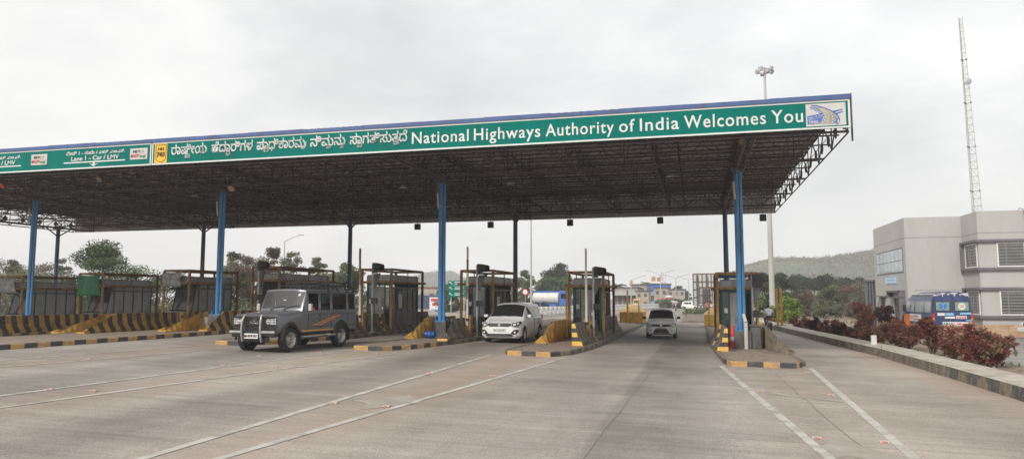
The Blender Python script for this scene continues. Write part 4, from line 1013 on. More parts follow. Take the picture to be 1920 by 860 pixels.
# ------------------------------------------------------------------ vehicles
def eval_mesh(o):
    dg = bpy.context.evaluated_depsgraph_get(); dg.update()
    return bpy.data.meshes.new_from_object(o.evaluated_get(dg))
def wheel(root, x, y, r, w, rim='alloy', spokes=8, ys=1.0):
    """wheel whose outer face looks along sign(x)"""
    s = 1 if x > 0 else -1
    wt = MB(); wt.lathe([(r * .62, -w / 2), (r * .93, -w / 2), (r, -w / 2 + .03), (r, w / 2 - .03), (r * .93, w / 2), (r * .64, w / 2 + .004)], (0, 0, 0), (s, 0, 0), 'rubber', 28)
    e = bpy.data.objects.new('wheel', None); COL.objects.link(e); e.parent = root; e.location = (x, y, r); e.empty_display_size = .1; e.scale = (1, 1 / ys, 1)
    wt.build('tyre', e)
    g = MB(); g.lathe([(0, .045), (r * .16, .045), (r * .2, .02), (r * .48, -.01), (r * .56, w / 2 - .03), (r * .645, w / 2 + .002)], (0, 0, 0), (s, 0, 0), rim, 28)
    for k in range(spokes):
        t = 2 * math.pi * k / spokes; g.cyl((s * .012, math.cos(t) * r * .36, math.sin(t) * r * .36), (s * .028, math.cos(t) * r * .36, math.sin(t) * r * .36), r * .055, r * .05, 8, 'rubber')
    g.build('rim', e); return e
def car_body(root, stations, glassf, paint, wheels, wr, sm_angle=32, well='plastic', glass='glass', roof=None, clad=None):
    """stations: list of (y, [(x,z)...]) half rings from bottom centre to roof centre.
    glassf(i,j,side)-> None / part name.  closed loft, wheel arches cut, then split into parts"""
    n = len(stations[0][1]); vs = []; 
    for y, ring in stations:
        vs += [(x, y, z) for x, z in ring] + [(-x, y, z) for x, z in ring[1:-1]][::-1]
    W = 2 * n - 2
    keys = ['paint']; fs = []; mi = []
    for i in range(len(stations) - 1):
        for j in range(W):
            k = (j + 1) % W
            fs.append((i * W + j, i * W + k, (i + 1) * W + k, (i + 1) * W + j))
            jj, side = (j, 1) if j < n - 1 else (W - 1 - j, -1)
            key = glassf(i, jj, side) or 'paint'
            if key.startswith('side_window'): key = 'side_window#%d_%d' % (i, side)
            if key not in keys: keys.append(key)
            mi.append(keys.index(key))
    fs.append(tuple(range(W - 1, -1, -1))); mi.append(0); e = (len(stations) - 1) * W; fs.append(tuple(range(e, e + W))); mi.append(0)
    me = bpy.data.meshes.new('b'); me.from_pydata(vs, [], fs)
    for k in keys: me.materials.append(M['steel'])
    me.materials.append(M[well]); me.polygons.foreach_set('material_index', mi); me.update()
    bm = bmesh.new(); bm.from_mesh(me); bmesh.ops.recalc_face_normals(bm, faces=bm.faces); bm.to_mesh(me); bm.free()
    o = bpy.data.objects.new('b', me); COL.objects.link(o)
    cut = MB()
    for (x, y) in wheels:
        s = 1 if x > 0 else -1
        cut.cyl((x - s * .3, y, wr), (x + s * .5, y, wr), wr * 1.17, wr * 1.17, 28, well)
    co = cut.build('c')
    bm = bmesh.new(); bm.from_mesh(co.data); bmesh.ops.remove_doubles(bm, verts=bm.verts, dist=1e-5); bmesh.ops.recalc_face_normals(bm, faces=bm.faces); bm.to_mesh(co.data); bm.free()
    md = o.modifiers.new('x', 'BOOLEAN'); md.operation = 'DIFFERENCE'; md.solver = 'EXACT'; md.object = co; md.material_mode = 'TRANSFER'
    res = eval_mesh(o)
    mats = [m.name if m else '' for m in res.materials]
    bpy.data.objects.remove(o); bpy.data.objects.remove(co)
    out = {}
    for p in res.polygons:
        mn = mats[p.material_index] if p.material_index < len(mats) else ''
        key = keys[p.material_index] if p.material_index < len(keys) else 'well'
        if mn == M[well].name: key = 'well'
        out.setdefault(key, []).append(p)
    V = [tuple(v.co) for v in res.vertices]
    groups = {}
    for key, ps in out.items():
        base = 'paint' if key in ('paint', 'well') or key.startswith('open') else key
        if key.startswith('open'): continue
        g = groups.setdefault(base, MB())
        used = {}
        for p in ps:
            idx = []
            for v in p.vertices:
                if v not in used: used[v] = len(g.v); g.v.append(V[v])
                idx.append(used[v])
            c = p.center
            m = well if key == 'well' else (paint if base == 'paint' else glass)
            if base == 'paint' and key != 'well' and clad and c.z < clad[0]: m = clad[1]
            g.f.append(idx); g.m.append(g.mi(m)); g.sm.append(key != 'well')
    for base, g in groups.items():
        g.build({'paint': 'body'}.get(base, base.split('#')[0]), root, sharp=sm_angle)
    bpy.data.meshes.remove(res)
def lerp_st(a, b, t):
    return (a[0] + (b[0] - a[0]) * t, [(p[0] + (q[0] - p[0]) * t, p[1] + (q[1] - p[1]) * t) for p, q in zip(a[1], b[1])])
def seats(root, rows, z=.55, w=.5, m='plastic', top=.62):
    for y in rows:
        for x in (-.38, .38):
            g = MB(); g.box((x, y, z), (w, .5, .16), m); g.box((x, y + .25, z + .32), (w, .14, top), m, rx=-.18); g.box((x, y + .33, z + .70), (w * .5, .1, .2), m, rx=-.15); g.build('seat', root, bevel=.03)

# --- person builder: one skinned surface along a skeleton
def skin_surface(name, joints, bones, rad, m, parent=None, root=0, sub=2):
    me = bpy.data.meshes.new(name); me.from_pydata(joints, bones, [])
    o = bpy.data.objects.new(name, me); COL.objects.link(o)
    md = o.modifiers.new('k', 'SKIN'); md.use_smooth_shade = True
    for i, r in enumerate(rad):
        sv = me.skin_vertices[0].data[i]; sv.radius = r if isinstance(r, tuple) else (r, r); sv.use_root = i == root
    s = o.modifiers.new('s', 'SUBSURF'); s.levels = sub; s.render_levels = sub
    res = eval_mesh(o); bpy.data.objects.remove(o); bpy.data.meshes.remove(me)
    res.materials.clear(); res.materials.append(M[m]); res.name = name
    for p in res.polygons: p.material_index = 0; p.use_smooth = True
    oo = bpy.data.objects.new(name, res); COL.objects.link(oo)
    if parent: oo.parent = parent
    return oo
def person(label, loc, rz, J, group=None, shirt='shirt', pants='trousers', face_tilt=0.0, legs=True):
    """J: dict of joints. facing -y when rz=0"""
    names = list(J); idx = {k: i for i, k in enumerate(names)}
    rad = dict(pelvis=(.15, .11), chest=(.165, .115), neck=.055, jaw=(.072, .085), head=(.082, .10), crown=.055, shL=.06, shR=.06, elL=.042, elR=.042, wrL=.03, wrR=.03,
               haL=(.038, .018), haR=(.038, .018), hipL=.09, hipR=.09, knL=.06, knR=.06, anL=.04, anR=.04, toL=.035, toR=.035)
    B = [('pelvis', 'chest'), ('chest', 'neck'), ('neck', 'jaw'), ('jaw', 'head'), ('head', 'crown'), ('chest', 'shL'), ('chest', 'shR'), ('shL', 'elL'), ('elL', 'wrL'), ('wrL', 'haL'), ('shR', 'elR'), ('elR', 'wrR'), ('wrR', 'haR')]
    if legs: B += [('pelvis', 'hipL'), ('hipL', 'knL'), ('knL', 'anL'), ('anL', 'toL'), ('pelvis', 'hipR'), ('hipR', 'knR'), ('knR', 'anR'), ('anR', 'toR')]
    t = thing('person', label, 'person', loc, rz, group)
    body = skin_surface('body', [J[k] for k in names], [(idx[a], idx[b]) for a, b in B], [rad[k] for k in names], 'skin', t, idx['pelvis'])
    # face and fingers merged into the body mesh
    g = MB(); h = Vector(J['head']); s = -1
    g.cyl(h + Vector((0, s * .075, .01)), h + Vector((0, s * .115, -.03)), .012, .02, 6, 'skin')
    for e in (-1, 1):
        g.ball(h + Vector((e * .035, s * .088, .012)), .013, 'hair', 8); g.ball(h + Vector((e * .088, 0, -.01)), .028, 'skin', 8, sc=(.4, 1, 1.2))
    g.cyl(h + Vector((-.025, s * .083, -.065)), h + Vector((.025, s * .083, -.065)), .007, .007, 5, 'red_ink')
    for k in ('L', 'R'):
        a = Vector(J['ha' + k]); d = (a - Vector(J['wr' + k])).normalized(); sd = d.cross(Vector((0, 0, 1))).normalized()
        for i in range(4):
            b = a + sd * (i - 1.5) * .018; L_ = (.06, .072, .068, .05)[i]
            p1 = b + d * L_ * .6; p2 = p1 + (d + Vector((0, 0, -.9))).normalized() * L_ * .5
            g.cyl(b, p1, .009, .008, 6, 'skin'); g.cyl(p1, p2, .008, .006, 6, 'skin')
        g.cyl(a - d * .03 + sd * .02, a + sd * .055 + d * .015, .011, .009, 6, 'skin')
    ex = g.build('x'); bm = bmesh.new(); bm.from_mesh(body.data)
    base = len(body.data.materials)
    for m in ex.data.materials: body.data.materials.append(m)
    off = len(bm.faces); bm.from_mesh(ex.data); bm.faces.ensure_lookup_table()
    for f in bm.faces[off:]: f.material_index += base
    bm.to_mesh(body.data); bm.free(); bpy.data.objects.remove(ex)
    def sub(name, keys, bones, grow, m):
        ids = {k: i for i, k in enumerate(keys)}
        rr = []
        for k in keys:
            r = rad[k.split('~')[0]]; r = r if isinstance(r, tuple) else (r, r); rr.append((r[0] + grow, r[1] + grow))
        pts = []
        for k in keys:
            if '~' in k:
                a, b, tt = k.split('~'); pts.append(tuple(Vector(J[a]).lerp(Vector(J[b]), float(tt))))
            else: pts.append(J[k])
        skin_surface(name, pts, [(ids[a], ids[b]) for a, b in bones], rr, m, t, 0)
    sub('shirt', ['chest', 'pelvis', 'shL', 'shR', 'elL', 'elR', 'chest~neck~.7'.replace('chest~neck~.7', 'chest~neck~0.5')], [('chest', 'pelvis'), ('chest', 'shL'), ('chest', 'shR'), ('shL', 'elL'), ('shR', 'elR')], .018, shirt)
    if legs: sub('trousers', ['pelvis', 'hipL', 'hipR', 'knL', 'knR', 'anL', 'anR'], [('pelvis', 'hipL'), ('hipL', 'knL'), ('knL', 'anL'), ('pelvis', 'hipR'), ('hipR', 'knR'), ('knR', 'anR')], .016, pants)
    g = MB(); g.ball(h + Vector((0, .012, .035)), .098, 'hair', 14, sc=(.93, 1.06, .95)); g.build('hair', t)
    # keep the face clear of hair
    return t
SIT = dict(pelvis=(0, 0, 0), chest=(0, .05, .36), neck=(0, .04, .56), jaw=(0, .02, .63), head=(0, .01, .70), crown=(0, .02, .79),
           shL=(.19, .05, .47), shR=(-.19, .05, .47), elL=(.27, -.05, .22), elR=(-.27, -.05, .22), wrL=(.2, -.28, .2), wrR=(-.2, -.28, .2), haL=(.18, -.35, .21), haR=(-.18, -.35, .21),
           hipL=(.1, -.04, -.02), hipR=(-.1, -.04, -.02), knL=(.14, -.46, .03), knR=(-.14, -.46, .03), anL=(.13, -.52, -.36), anR=(-.13, -.52, -.36), toL=(.13, -.66, -.40), toR=(-.13, -.66, -.40))

# --- grey jeep-like people carrier
def make_jeep(label, loc, rz):
    t = thing('jeep', label, 'jeep', loc, rz)
    def low(y, w, zb, hood, sx=1.0):
        return (y, [(0, zb), (w * .92, zb), (w, zb + .12), (w, .80), (w - .005, hood - .06), (w - .02, hood - .03), (w - .05, hood - .008), (w - .11, hood + .002), (w * .4, hood + .018), (0, hood + .02)])
    def cab(y, zb=.5, top=2.05, w=.90):
        return (y, [(0, zb), (w * .92, zb), (w, zb + .1), (w, .85), (w - .01, 1.26), (w - .02, 1.33), (w - .055, 1.90), (w - .10, top - .045), (w * .5, top - .008), (0, top)])
    cowl = (-.88, [(0, .5), (.83, .5), (.90, .6), (.90, .85), (.89, 1.24), (.88, 1.28), (.855, 1.305), (.80, 1.32), (.40, 1.34), (0, 1.345)])
    head = cab(-.60)
    st = [low(-2.20, .82, .62, 1.18), low(-2.14, .86, .52, 1.22), low(-1.5, .885, .5, 1.255), cowl, lerp_st(cowl, head, .10), lerp_st(cowl, head, .93), head]
    ysplit = [-.50, .07, .23, .80, .97, 1.88, 2.04, 2.46, 2.52]
    st += [cab(y) for y in ysplit] + [cab(2.58, .55, 2.02, .885)]
    # window bands: between stations
    win = {(7, 8): 'w1', (9, 10): 'w2', (11, 12): 'w3', (13, 14): 'w4'}
    def gf(i, j, s):
        if i == 4 and j in (7, 8): return 'windscreen'
        if i == 7 and j == 5: return 'open' if s > 0 else 'side_window'
        if i in (9, 11, 13) and j == 5: return 'side_window' if (i, s) != (9, 1) else 'side_window#b'
    car_body(t, st, gf, 'gunmetal', [(.86, -1.525), (-.86, -1.525), (.86, 1.525), (-.86, 1.525)], .39, glass='glass_g' , clad=(.585, 'plastic'))
    for o in [o for o in COL.objects if o.parent == t and o.name.startswith('side_window')]:
        o.data.materials.clear(); o.data.materials.append(M['glass'])
        for p_ in o.data.polygons: p_.material_index = 0
    for x in (-.80, .80):
        for y in (-1.525, 1.525): wheel(t, x, y, .39, .235, ys=.94)
    # flares, grille, bars and lamps
    for s in (-1, 1):
        for y in (-1.525, 1.525):
            g = MB(); P = []
            for k in range(15):
                a = math.pi * (k / 14) * 1.04 - .06; P.append((y + math.cos(a) * .475, .40 + math.sin(a) * .475))
            for (a, b), (c, d) in zip(P[:-1], P[1:]):
                my, mz = (a + c) / 2 - y, (b + d) / 2 - .40; l = math.hypot(my, mz); oy, oz = my / l * .085, mz / l * .085
                g.add([(s * .885, a, b), (s * .885, c, d), (s * .955, c, d), (s * .955, a, b), (s * .90, a + oy, b + oz), (s * .90, c + oy, d + oz)], [(0, 1, 2, 3), (3, 2, 5, 4)] if s < 0 else [(3, 2, 1, 0), (4, 5, 2, 3)], 'dframe')
            g.build('wheel_arch', t)
            g = MB(); g.box((s * .83, y + .50, .42), (.24, .02, .42), 'rubber'); g.build('mud_flap', t)
        g = MB(); g.box((s * .96, 0.02, .47), (.17, 1.95, .05), 'alloy'); g.box((s * .90, 0.02, .43), (.05, 1.9, .06), 'plastic'); g.build('side_step', t, bevel=.015)
        g = MB(); g.box((s * .914, .02, .655), (.006, 1.9, .045), 'stripe_y'); g.box((s * .9145, .02, .632), (.006, 1.9, .012), 'stripe_o'); g.build('sill_stripe', t)
        g = MB(); 
        for (a, b, c, d, m) in (((-.35, .82), (-.2, .82), (1.15, 1.12), (1.0, 1.12), 'stripe_y'), ((-.1, .80), (.2, .80), (1.5, 1.14), (1.2, 1.14), 'stripe_o'), ((.55, .93), (1.2, 1.04), (1.5, 1.09), (.9, 1.0), 'stripe_o')):
            q = [(s * .9125 - s * max(0, v - .85) * .028, u, v) for u, v in (a, b, c, d)]
            g.add(q, [(0, 1, 2, 3) if s > 0 else (3, 2, 1, 0)], m)
        g.build('door_decal', t)
        g = MB()
        for y in (-.56, .15, .88, 1.96): g.b2(s * .900, s * .9085, y, y + .012, .62, 1.22, 'plastic')
        g.b2(s * .901, s * .912, -.25, 2.45, .765, .785, 'plastic'); g.b2(s * .893, s * .905, -.6, 2.5, 1.19, 1.20, 'plastic')
        g.build('door_seam', t)
        for y in (-.02, .70):
            g = MB(); g.box((s * .93, y, 1.14), (.03, .17, .035), 'chrome'); g.build('door_handle', t, bevel=.008)
        g = MB(); g.cyl((s * .88, -.60, 1.36), (s * 1.06, -.68, 1.40), .012, .012, 6, 'plastic'); g.box((s * 1.07, -.68, 1.44), (.13, .09, .24), 'chrome'); g.build('mirror', t, bevel=.03)
        # headlight
        g = MB(); g.box((s * .60, -2.215, 1.0), (.36, .03, .24), 'plastic'); g.cyl((s * .54, -2.22, 1.0), (s * .54, -2.25, 1.0), .09, .085, 16, 'lens'); g.box((s * .69, -2.235, 1.0), (.12, .02, .18), 'lens'); g.build('headlight', t)
        g = MB(); g.box((s * .80, -2.21, 1.0), (.09, .07, .21), 'lens'); g.build('side_lamp', t, bevel=.02)
        g = MB(); g.cyl((s * .82, 2.59, .95), (s * .82, 2.61, .95), .06, .06, 12, 'red'); g.build('tail_lamp', t)
    g = MB(); g.b2(-.82, .82, -2.225, -2.19, .72, 1.16, 'plastic')
    for k in range(4): g.b2(-.40, .40, -2.235, -2.2255, .76 + k * .05, .78 + k * .05, 'dframe')
    g.build('grille', t)
    g = MB(); g.lathe([(.07, 0), (.07, .012), (.052, .014), (.052, .0)], (0, -2.235, 1.07), (0, -1, 0), 'alloy', 20); g.cyl((-.045, -2.248, 1.04), (.045, -2.248, 1.10), .009, .009, 5, 'alloy'); g.build('badge', t)
    g = MB(); g.text('FORCE', -.17, .17, .925, .075, -2.245, 'chrome', .02, .006); g.build('lettering', t)
    g = MB(); g.b2(-.87, .87, -2.33, -2.18, .50, .70, 'plastic'); g.b2(-.60, .60, -2.28, -2.2, .34, .50, 'plastic'); g.build('bumper', t, bevel=.03)
    g = MB()
    for s in (-1, 1):
        g.tube([(s * .88, -2.35, .66), (s * .40, -2.37, .66)], .045, 8, 'alloy')
        P = [(s * .37, -2.35, .36), (s * .37, -2.40, .50), (s * .37, -2.43, .75), (s * .365, -2.41, 1.0), (s * .34, -2.35, 1.16), (s * .33, -2.29, 1.20)]
        g.tube(P, .032, 10, 'alloy')
    g.build('bull_bar', t)
    g = MB()
    for z in (.90, .98, 1.06): g.tube([(-.9, -2.29, z), (.9, -2.29, z)], .010, 6, 'dframe')
    for s in (-1, 1): g.tube([(s * .9, -2.29, .66), (s * .9, -2.29, 1.13), (s * .36, -2.31, 1.15)], .016, 6, 'dframe')
    g.tube([(-.9, -2.29, 1.13), (.9, -2.29, 1.13)], .016, 6, 'dframe')
    g.build('lamp_guard', t)
    g = MB(); g.b2(-.27, .27, -2.405, -2.39, .46, .62, 'plate'); g.text('MH 48 W 7817', -.25, .25, .50, .085, -2.408, 'ink', .02, .002); g.build('number_plate', t)
    # bonnet seams, windscreen frame rubber, wipers, sticker strip, aerial
    def ws(x, k, off=.012): # point on the windscreen plane
        a = Vector((x, -.88, 1.34)); b = Vector((x * .93, -.60, 1.985)); p = a.lerp(b, k); return (p.x, p.y - off, p.z + off * .5)
    for x0, x1, k1 in ((-.42, -.05, .17), (.12, .55, .20)):
        g = MB(); g.cyl(ws(x0, .02, .03), ws(x0 + .06, .02, .035), .018, .018, 6, 'plastic'); g.cyl(ws(x0, .03, .03), ws(x1, k1, .02), .009, .007, 5, 'plastic'); g.cyl(ws((x0 + x1) / 2 - .1, k1 * .5 + .03, .018), ws(x1 + .18, k1 + .03, .018), .011, .011, 5, 'plastic'); g.build('wiper', t)
    g = MB(); g.add([ws(-.12, .83), ws(.16, .83), ws(.16, .90), ws(-.12, .90)], [(0, 1, 2, 3)], 'sign_white'); g.add([ws(0, .50), ws(.11, .50), ws(.11, .60), ws(0, .60)], [(0, 1, 2, 3)], 'sign_white'); g.add([ws(.02, .72), ws(.09, .72), ws(.09, .77), ws(.02, .77)], [(0, 1, 2, 3)], 'sign_white'); g.add([ws(.58, .74), ws(.68, .74), ws(.68, .86), ws(.58, .86)], [(0, 1, 2, 3)], 'sign_white'); g.build('windscreen_stickers', t)
    g = MB(); g.cyl((.0, -1.2, 1.30), (.0, -1.18, 1.66), .006, .004, 5, 'galv'); g.build('aerial', t)
    g = MB(); g.b2(-.86, .86, -.7, 2.5, .52, 1.16, 'plastic'); g.box((0, -.76, 1.22), (1.5, .2, .12), 'dpanel'); g.build('cabin_floor', t)
    seats(t, (0.1, 0.95, 1.8), z=1.16, top=.5)
    g = MB(); g.lathe([(.16, 0), (.18, .02), (.16, .04), (.14, .02), (.16, 0)], (-.4, -.50, 1.34), (0, -.8, .5), 'plastic', 16); g.build('steering_wheel', t)
    # roof ribs and carrier
    g = MB()
    for x in (-.5, -.25, 0, .25, .5): g.b2(x - .02, x + .02, -.45, 2.4, 2.045 - abs(x) * .03, 2.066 - abs(x) * .03, 'gunmetal')
    g.build('roof_ribs', t)
    g = MB()
    for s in (-1, 1):
        for z in (2.19, 2.29): g.tube([(s * .72, .35, z), (s * .72, 2.5, z)], .014, 6, 'plastic')
        for y in (.4, .95, 1.5, 2.05, 2.5): g.tube([(s * .72, y, 2.17), (s * .72, y, 2.29)], .012, 6, 'plastic')
        for y in (.75, 1.35, 1.95, 2.4): g.box((s * .80, y, 2.07), (.05, .06, .26), 'plastic', ry=s * -.5)
    for y in (.35, .7, 1.05, 1.4, 1.75, 2.1, 2.5): g.tube([(-.72, y, 2.18), (.72, y, 2.18)], .014, 6, 'plastic')
    for y in (.35, 2.5): g.tube([(-.72, y, 2.29), (.72, y, 2.29)], .014, 6, 'plastic')
    g.build('roof_rack', t)
    g = MB(); g.box((.3, 2.2, 2.25), (.5, .35, .14), 'plastic'); g.build('spare_tarpaulin', t, bevel=.03)
    return t
zj = zg(-13.6)
jeep_dummy = None; jang = math.atan2(.35, 2.9)
jeep = make_jeep('dusty grey jeep with chrome bull bar, roof rack and orange stripes', (-13.62, 22.62, zg(-13.6)), -jang * .9); jeep.scale = (1, .94, 1)
p = person('passenger in a pink top sitting at the open front window of the grey jeep', (0, 0, 0), 0, {k: (v[0] * .9, v[1] * .9, v[2] * .92) for k, v in SIT.items()}, shirt='pink', pants='pink')
Rj = Matrix.Rotation(-jang * .9, 3, 'Z'); pp = Rj @ Vector((.56, -.06, .93)) + Vector((-13.62, 22.62, zj)); p.location = pp; p.rotation_euler = (0, 0, -jang * .9)

# --- modern white people carrier and hatchback
def make_car(kind, label, loc, rz):
    t = thing({'mpv': 'people_carrier', 'hatch': 'hatchback', 'suv': 'off_road_car'}[kind], label, {'mpv': 'car', 'hatch': 'car', 'suv': 'car'}[kind], loc, rz)
    if kind == 'mpv':
        Lh, wb0, wb1, W, H, belt, paint, wr = 2.2, -1.34, 1.40, .868, 1.68, 1.02, 'car_silver', .325
        cow, hdr, rear = -1.22, -.42, 2.0
    elif kind == 'hatch':
        Lh, wb0, wb1, W, H, belt, paint, wr = 1.715, -1.10, 1.26, .745, 1.475, .92, 'car_white', .275
        cow, hdr, rear = -.98, -.30, 1.55
    else:
        Lh, wb0, wb1, W, H, belt, paint, wr = 2.2, -1.35, 1.35, .90, 1.85, 1.12, 'car_white', .38
        cow, hdr, rear = -.8, -.4, 2.0
    zb = .20
    hd = belt - .16     # bonnet leading edge
    def nose(y, w, z0, z1, zt):
        return (y, [(0, z0), (w * .85, z0), (w, z0 + .10), (w * 1.0, (z0 + z1) / 2 + .05), (w * .985, z1 - .10), (w * .95, z1 - .03), (w * .88, z1), (w * .72, zt), (w * .35, zt + .03), (0, zt + .035)])
    def cabs(y, top, w=W, zb_=zb, tw=.80, wt=None):
        return (y, [(0, zb_), (w * .9, zb_), (w * .985, zb_ + .12), (w, .60), (w * .985, belt - .06), (w * .955, belt + .02), (w * tw, top - .17), (w * (tw - .06), top - .07), (w * .38, top - .01), (0, top)])
    cz = belt + .02
    cowl = (cow, [(0, zb), (W * .9, zb), (W * .985, zb + .12), (W, .60), (W * .985, belt - .10), (W * .95, belt - .03), (W * .90, cz - .02), (W * .84, cz + .005), (W * .4, cz + .03), (0, cz + .035)])
    head = cabs(hdr, H - .05)
    st = [nose(-Lh, W * .66, .28, hd - .10, hd - .09), nose(-Lh + .06, W * .82, .23, hd - .06, hd - .05), nose(-Lh + .20, W * .94, .20, hd - .03, hd + .0), nose(-Lh + .45, W * .99, .2, .87 if kind != 'hatch' else .83, hd + .04), cowl,
          lerp_st(cowl, head, .05), lerp_st(cowl, head, .94), head]
    n0 = len(st)
    tops = lambda y: H - .05 * ((y - .6) / 1.4) ** 2 if y > .6 else H - .01 * abs(y - .6)
    cuts = [hdr + .10, .28, .36, 1.02, 1.10, rear - .34, rear - .24] if kind != 'hatch' else [hdr + .08, .22, .29, .92, .98, 1.22, 1.28]
    st += [cabs(y, tops(y)) for y in cuts]
    st += [cabs(rear - .06, H - .10, W * .97, .22, .78), cabs(rear + .0, H - .30, W * .95, .24, .80), (Lh - .08, nose(0, W * .93, .26, belt - .02, belt + .02)[1]), (Lh, nose(0, W * .84, .3, belt - .12, belt - .10)[1])]
    def gf(i, j, s):
        if i == 5 and j in (7, 8): return 'windscreen'
        if i == 5 and j == 6: return None
        if i in (6,) and j == 5: return 'side_window#q'
        if i in (8, 10, 12) and j == 5 or (i == n0 - 1 and j == 5): return 'side_window'
        if i == len(st) - 4 and j in (7, 8): return 'rear_window'
        if i == len(st) - 3 and j in (7, 8, 6): return 'rear_window'
    car_body(t, st, gf, paint, [(W, wb0), (-W, wb0), (W, wb1), (-W, wb1)], wr, glass='glass')
    for x in (-(W - .10), W - .10):
        for y in (wb0, wb1): wheel(t, x, y, wr, .19, spokes=10)
    fy = -Lh
    outl = [(0, -Lh), (W * .66, -Lh), (W * .82, -Lh + .06), (W * .94, -Lh + .20), (W * .99, -Lh + .45), (W, cow)]
    def yb(x):
        x = abs(x)
        for (a, b), (c, d) in zip(outl[:-1], outl[1:]):
            if x <= c: return b + (d - b) * (x - a) / (c - a)
        return cow
    def patch(g, cols, m, off=.012):
        vs = []
        for x, z0, z1 in cols: vs += [(x, yb(x) - off, z0), (x, yb(x) - off, z1)]
        fs = [(2 * k, 2 * k + 2, 2 * k + 3, 2 * k + 1) if cols[-1][0] > cols[0][0] else (2 * k + 1, 2 * k + 3, 2 * k + 2, 2 * k) for k in range(len(cols) - 1)]
        g.add(vs, fs, m)
    if kind == 'mpv':
        g = MB(); patch(g, [(-.50, .80, .80), (-.44, .69, .83), (.44, .69, .83), (.50, .80, .80)], 'plastic')
        for k in range(5): g.cyl((-.44, fy - .018, .70 + k * .032), (.44, fy - .018, .70 + k * .032), .007, .007, 5, 'chrome')
        for k in range(11): x = -.40 + .08 * k; g.cyl((x, fy - .02, .695), (x, fy - .02, .825), .005, .005, 4, 'chrome')
        g.box((0, fy - .025, .76), (.11, .02, .10), 'chrome')
        g.build('grille', t)
        g = MB(); patch(g, [(-.62, .30, .32), (-.50, .29, .40), (.50, .29, .40), (.62, .30, .32)], 'plastic'); g.b2(-.45, .45, fy - .02, fy - .012, .33, .345, 'dpanel'); g.build('air_intake', t)
        g = MB(); g.b2(-.26, .26, fy - .04, fy - .012, .50, .62, 'plate'); g.text('MH 12 TZ 1047', -.24, .24, .53, .06, fy - .043, 'ink', .0, .002); g.build('number_plate', t)
        for s in (-1, 1):
            g = MB(); patch(g, [(s * .47, .73, .80), (s * .57, .70, .85), (s * .71, .70, .87), (s * .80, .73, .90), (s * .85, .80, .91)], 'plastic')
            patch(g, [(s * .52, .74, .80), (s * .62, .735, .82), (s * .70, .74, .83)], 'lens', .018); patch(g, [(s * .73, .76, .86), (s * .81, .79, .88)], 'lens', .018); patch(g, [(s * .50, .83, .845), (s * .71, .86, .875), (s * .84, .90, .912)], 'lens', .02)
            g.build('headlight', t)
            g = MB(); patch(g, [(s * .50, .40, .42), (s * .60, .36, .55), (s * .71, .38, .57), (s * .79, .50, .55)], 'plastic'); g.cyl((s * .66, yb(.66), .46), (s * .66, yb(.66) - .03, .46), .042, .04, 12, 'lens'); g.build('fog_lamp', t)
            g = MB(); patch(g, [(s * .52, .655, .66), (s * .70, .655, .675), (s * .82, .67, .69)], 'plastic'); g.build('bumper_slit', t)
    elif kind == 'hatch':
        g = MB(); patch(g, [(-.46, .66, .69), (-.40, .60, .70), (.40, .60, .70), (.46, .66, .69)], 'plastic'); g.cyl((-.44, fy - .015, .705), (.44, fy - .015, .705), .009, .009, 5, 'chrome'); g.box((0, fy - .02, .66), (.09, .02, .06), 'chrome'); g.build('grille', t)
        g = MB(); patch(g, [(-.40, .28, .29), (-.28, .28, .49), (.28, .28, .49), (.40, .28, .29)], 'plastic'); g.build('air_intake', t)
        g = MB(); g.b2(-.24, .24, fy - .04, fy - .022, .49, .59, 'plate'); g.text('MH 09 FB 1148', -.22, .22, .515, .05, fy - .043, 'ink', .0, .002); g.build('number_plate', t)
        g = MB(); g.b2(-.50, .50, fy - .01, fy + .03, .21, .26, 'dconc'); g.build('lower_lip', t)
        for s in (-1, 1):
            g = MB(); patch(g, [(s * .46, .60, .68), (s * .56, .57, .74), (s * .66, .60, .77), (s * .72, .68, .78)], 'plastic'); patch(g, [(s * .49, .61, .68), (s * .57, .60, .72), (s * .65, .63, .75), (s * .69, .70, .76)], 'lens', .018); g.build('headlight', t)
            g = MB(); patch(g, [(s * .50, .40, .46), (s * .66, .40, .46)], 'plastic'); g.build('fog_lamp', t)
    else:
        g = MB(); g.b2(-.5, .5, fy - .02, fy + .02, .65, .85, 'plastic'); g.build('grille', t)
        g = MB(); g.b2(-.88, .88, fy - .12, fy + .08, .38, .6, 'white'); g.build('bumper', t, bevel=.03)
        for s in (-1, 1):
            g = MB(); g.cyl((s * .68, fy - .0, .78), (s * .68, fy - .04, .78), .09, .09, 14, 'lens'); g.build('headlight', t)
            g = MB(); g.b2(s * .905, s * .912, -1.9, 1.9, .86, .92, 'red_ink'); g.build('side_stripe', t)
    for s in (-1, 1):
        mm = 'plastic' if kind == 'hatch' else paint
        g = MB(); g.cyl((s * W * .93, cow + .30, belt + .04), (s * (W + .06), cow + .26, belt + .06), .02, .02, 6, 'plastic'); g.box((s * (W + .11), cow + .25, belt + .09), (.17, .10, .13), mm); g.build('mirror', t, bevel=.035)
        g = MB()
        for y in (.32, 1.06): g.b2(s * W * .975, s * (W + .004), y - .006, y + .006, .36, belt - .04, 'plastic')
        g.build('door_seam', t)
        for y in (.18, .90):
            g = MB(); g.box((s * (W + .008), y, belt - .14), (.025, .16, .03), paint); g.build('door_handle', t, bevel=.008)
        g = MB(); g.box((s * W * .9, rear + .02, belt - .02), (.1, .12, .2), 'red'); g.build('tail_lamp', t, bevel=.02)
    def ws(x, k):
        a = Vector((x, cow, cz + .03)); b = Vector((x * .9, hdr, H - .06)); q = a.lerp(b, k); return (q.x, q.y - .02, q.z + .012)
    for x0 in (-.45, .05):
        g = MB(); g.cyl(ws(x0, .03), ws(x0 + .5, .07), .012, .010, 5, 'plastic'); g.build('wiper', t)
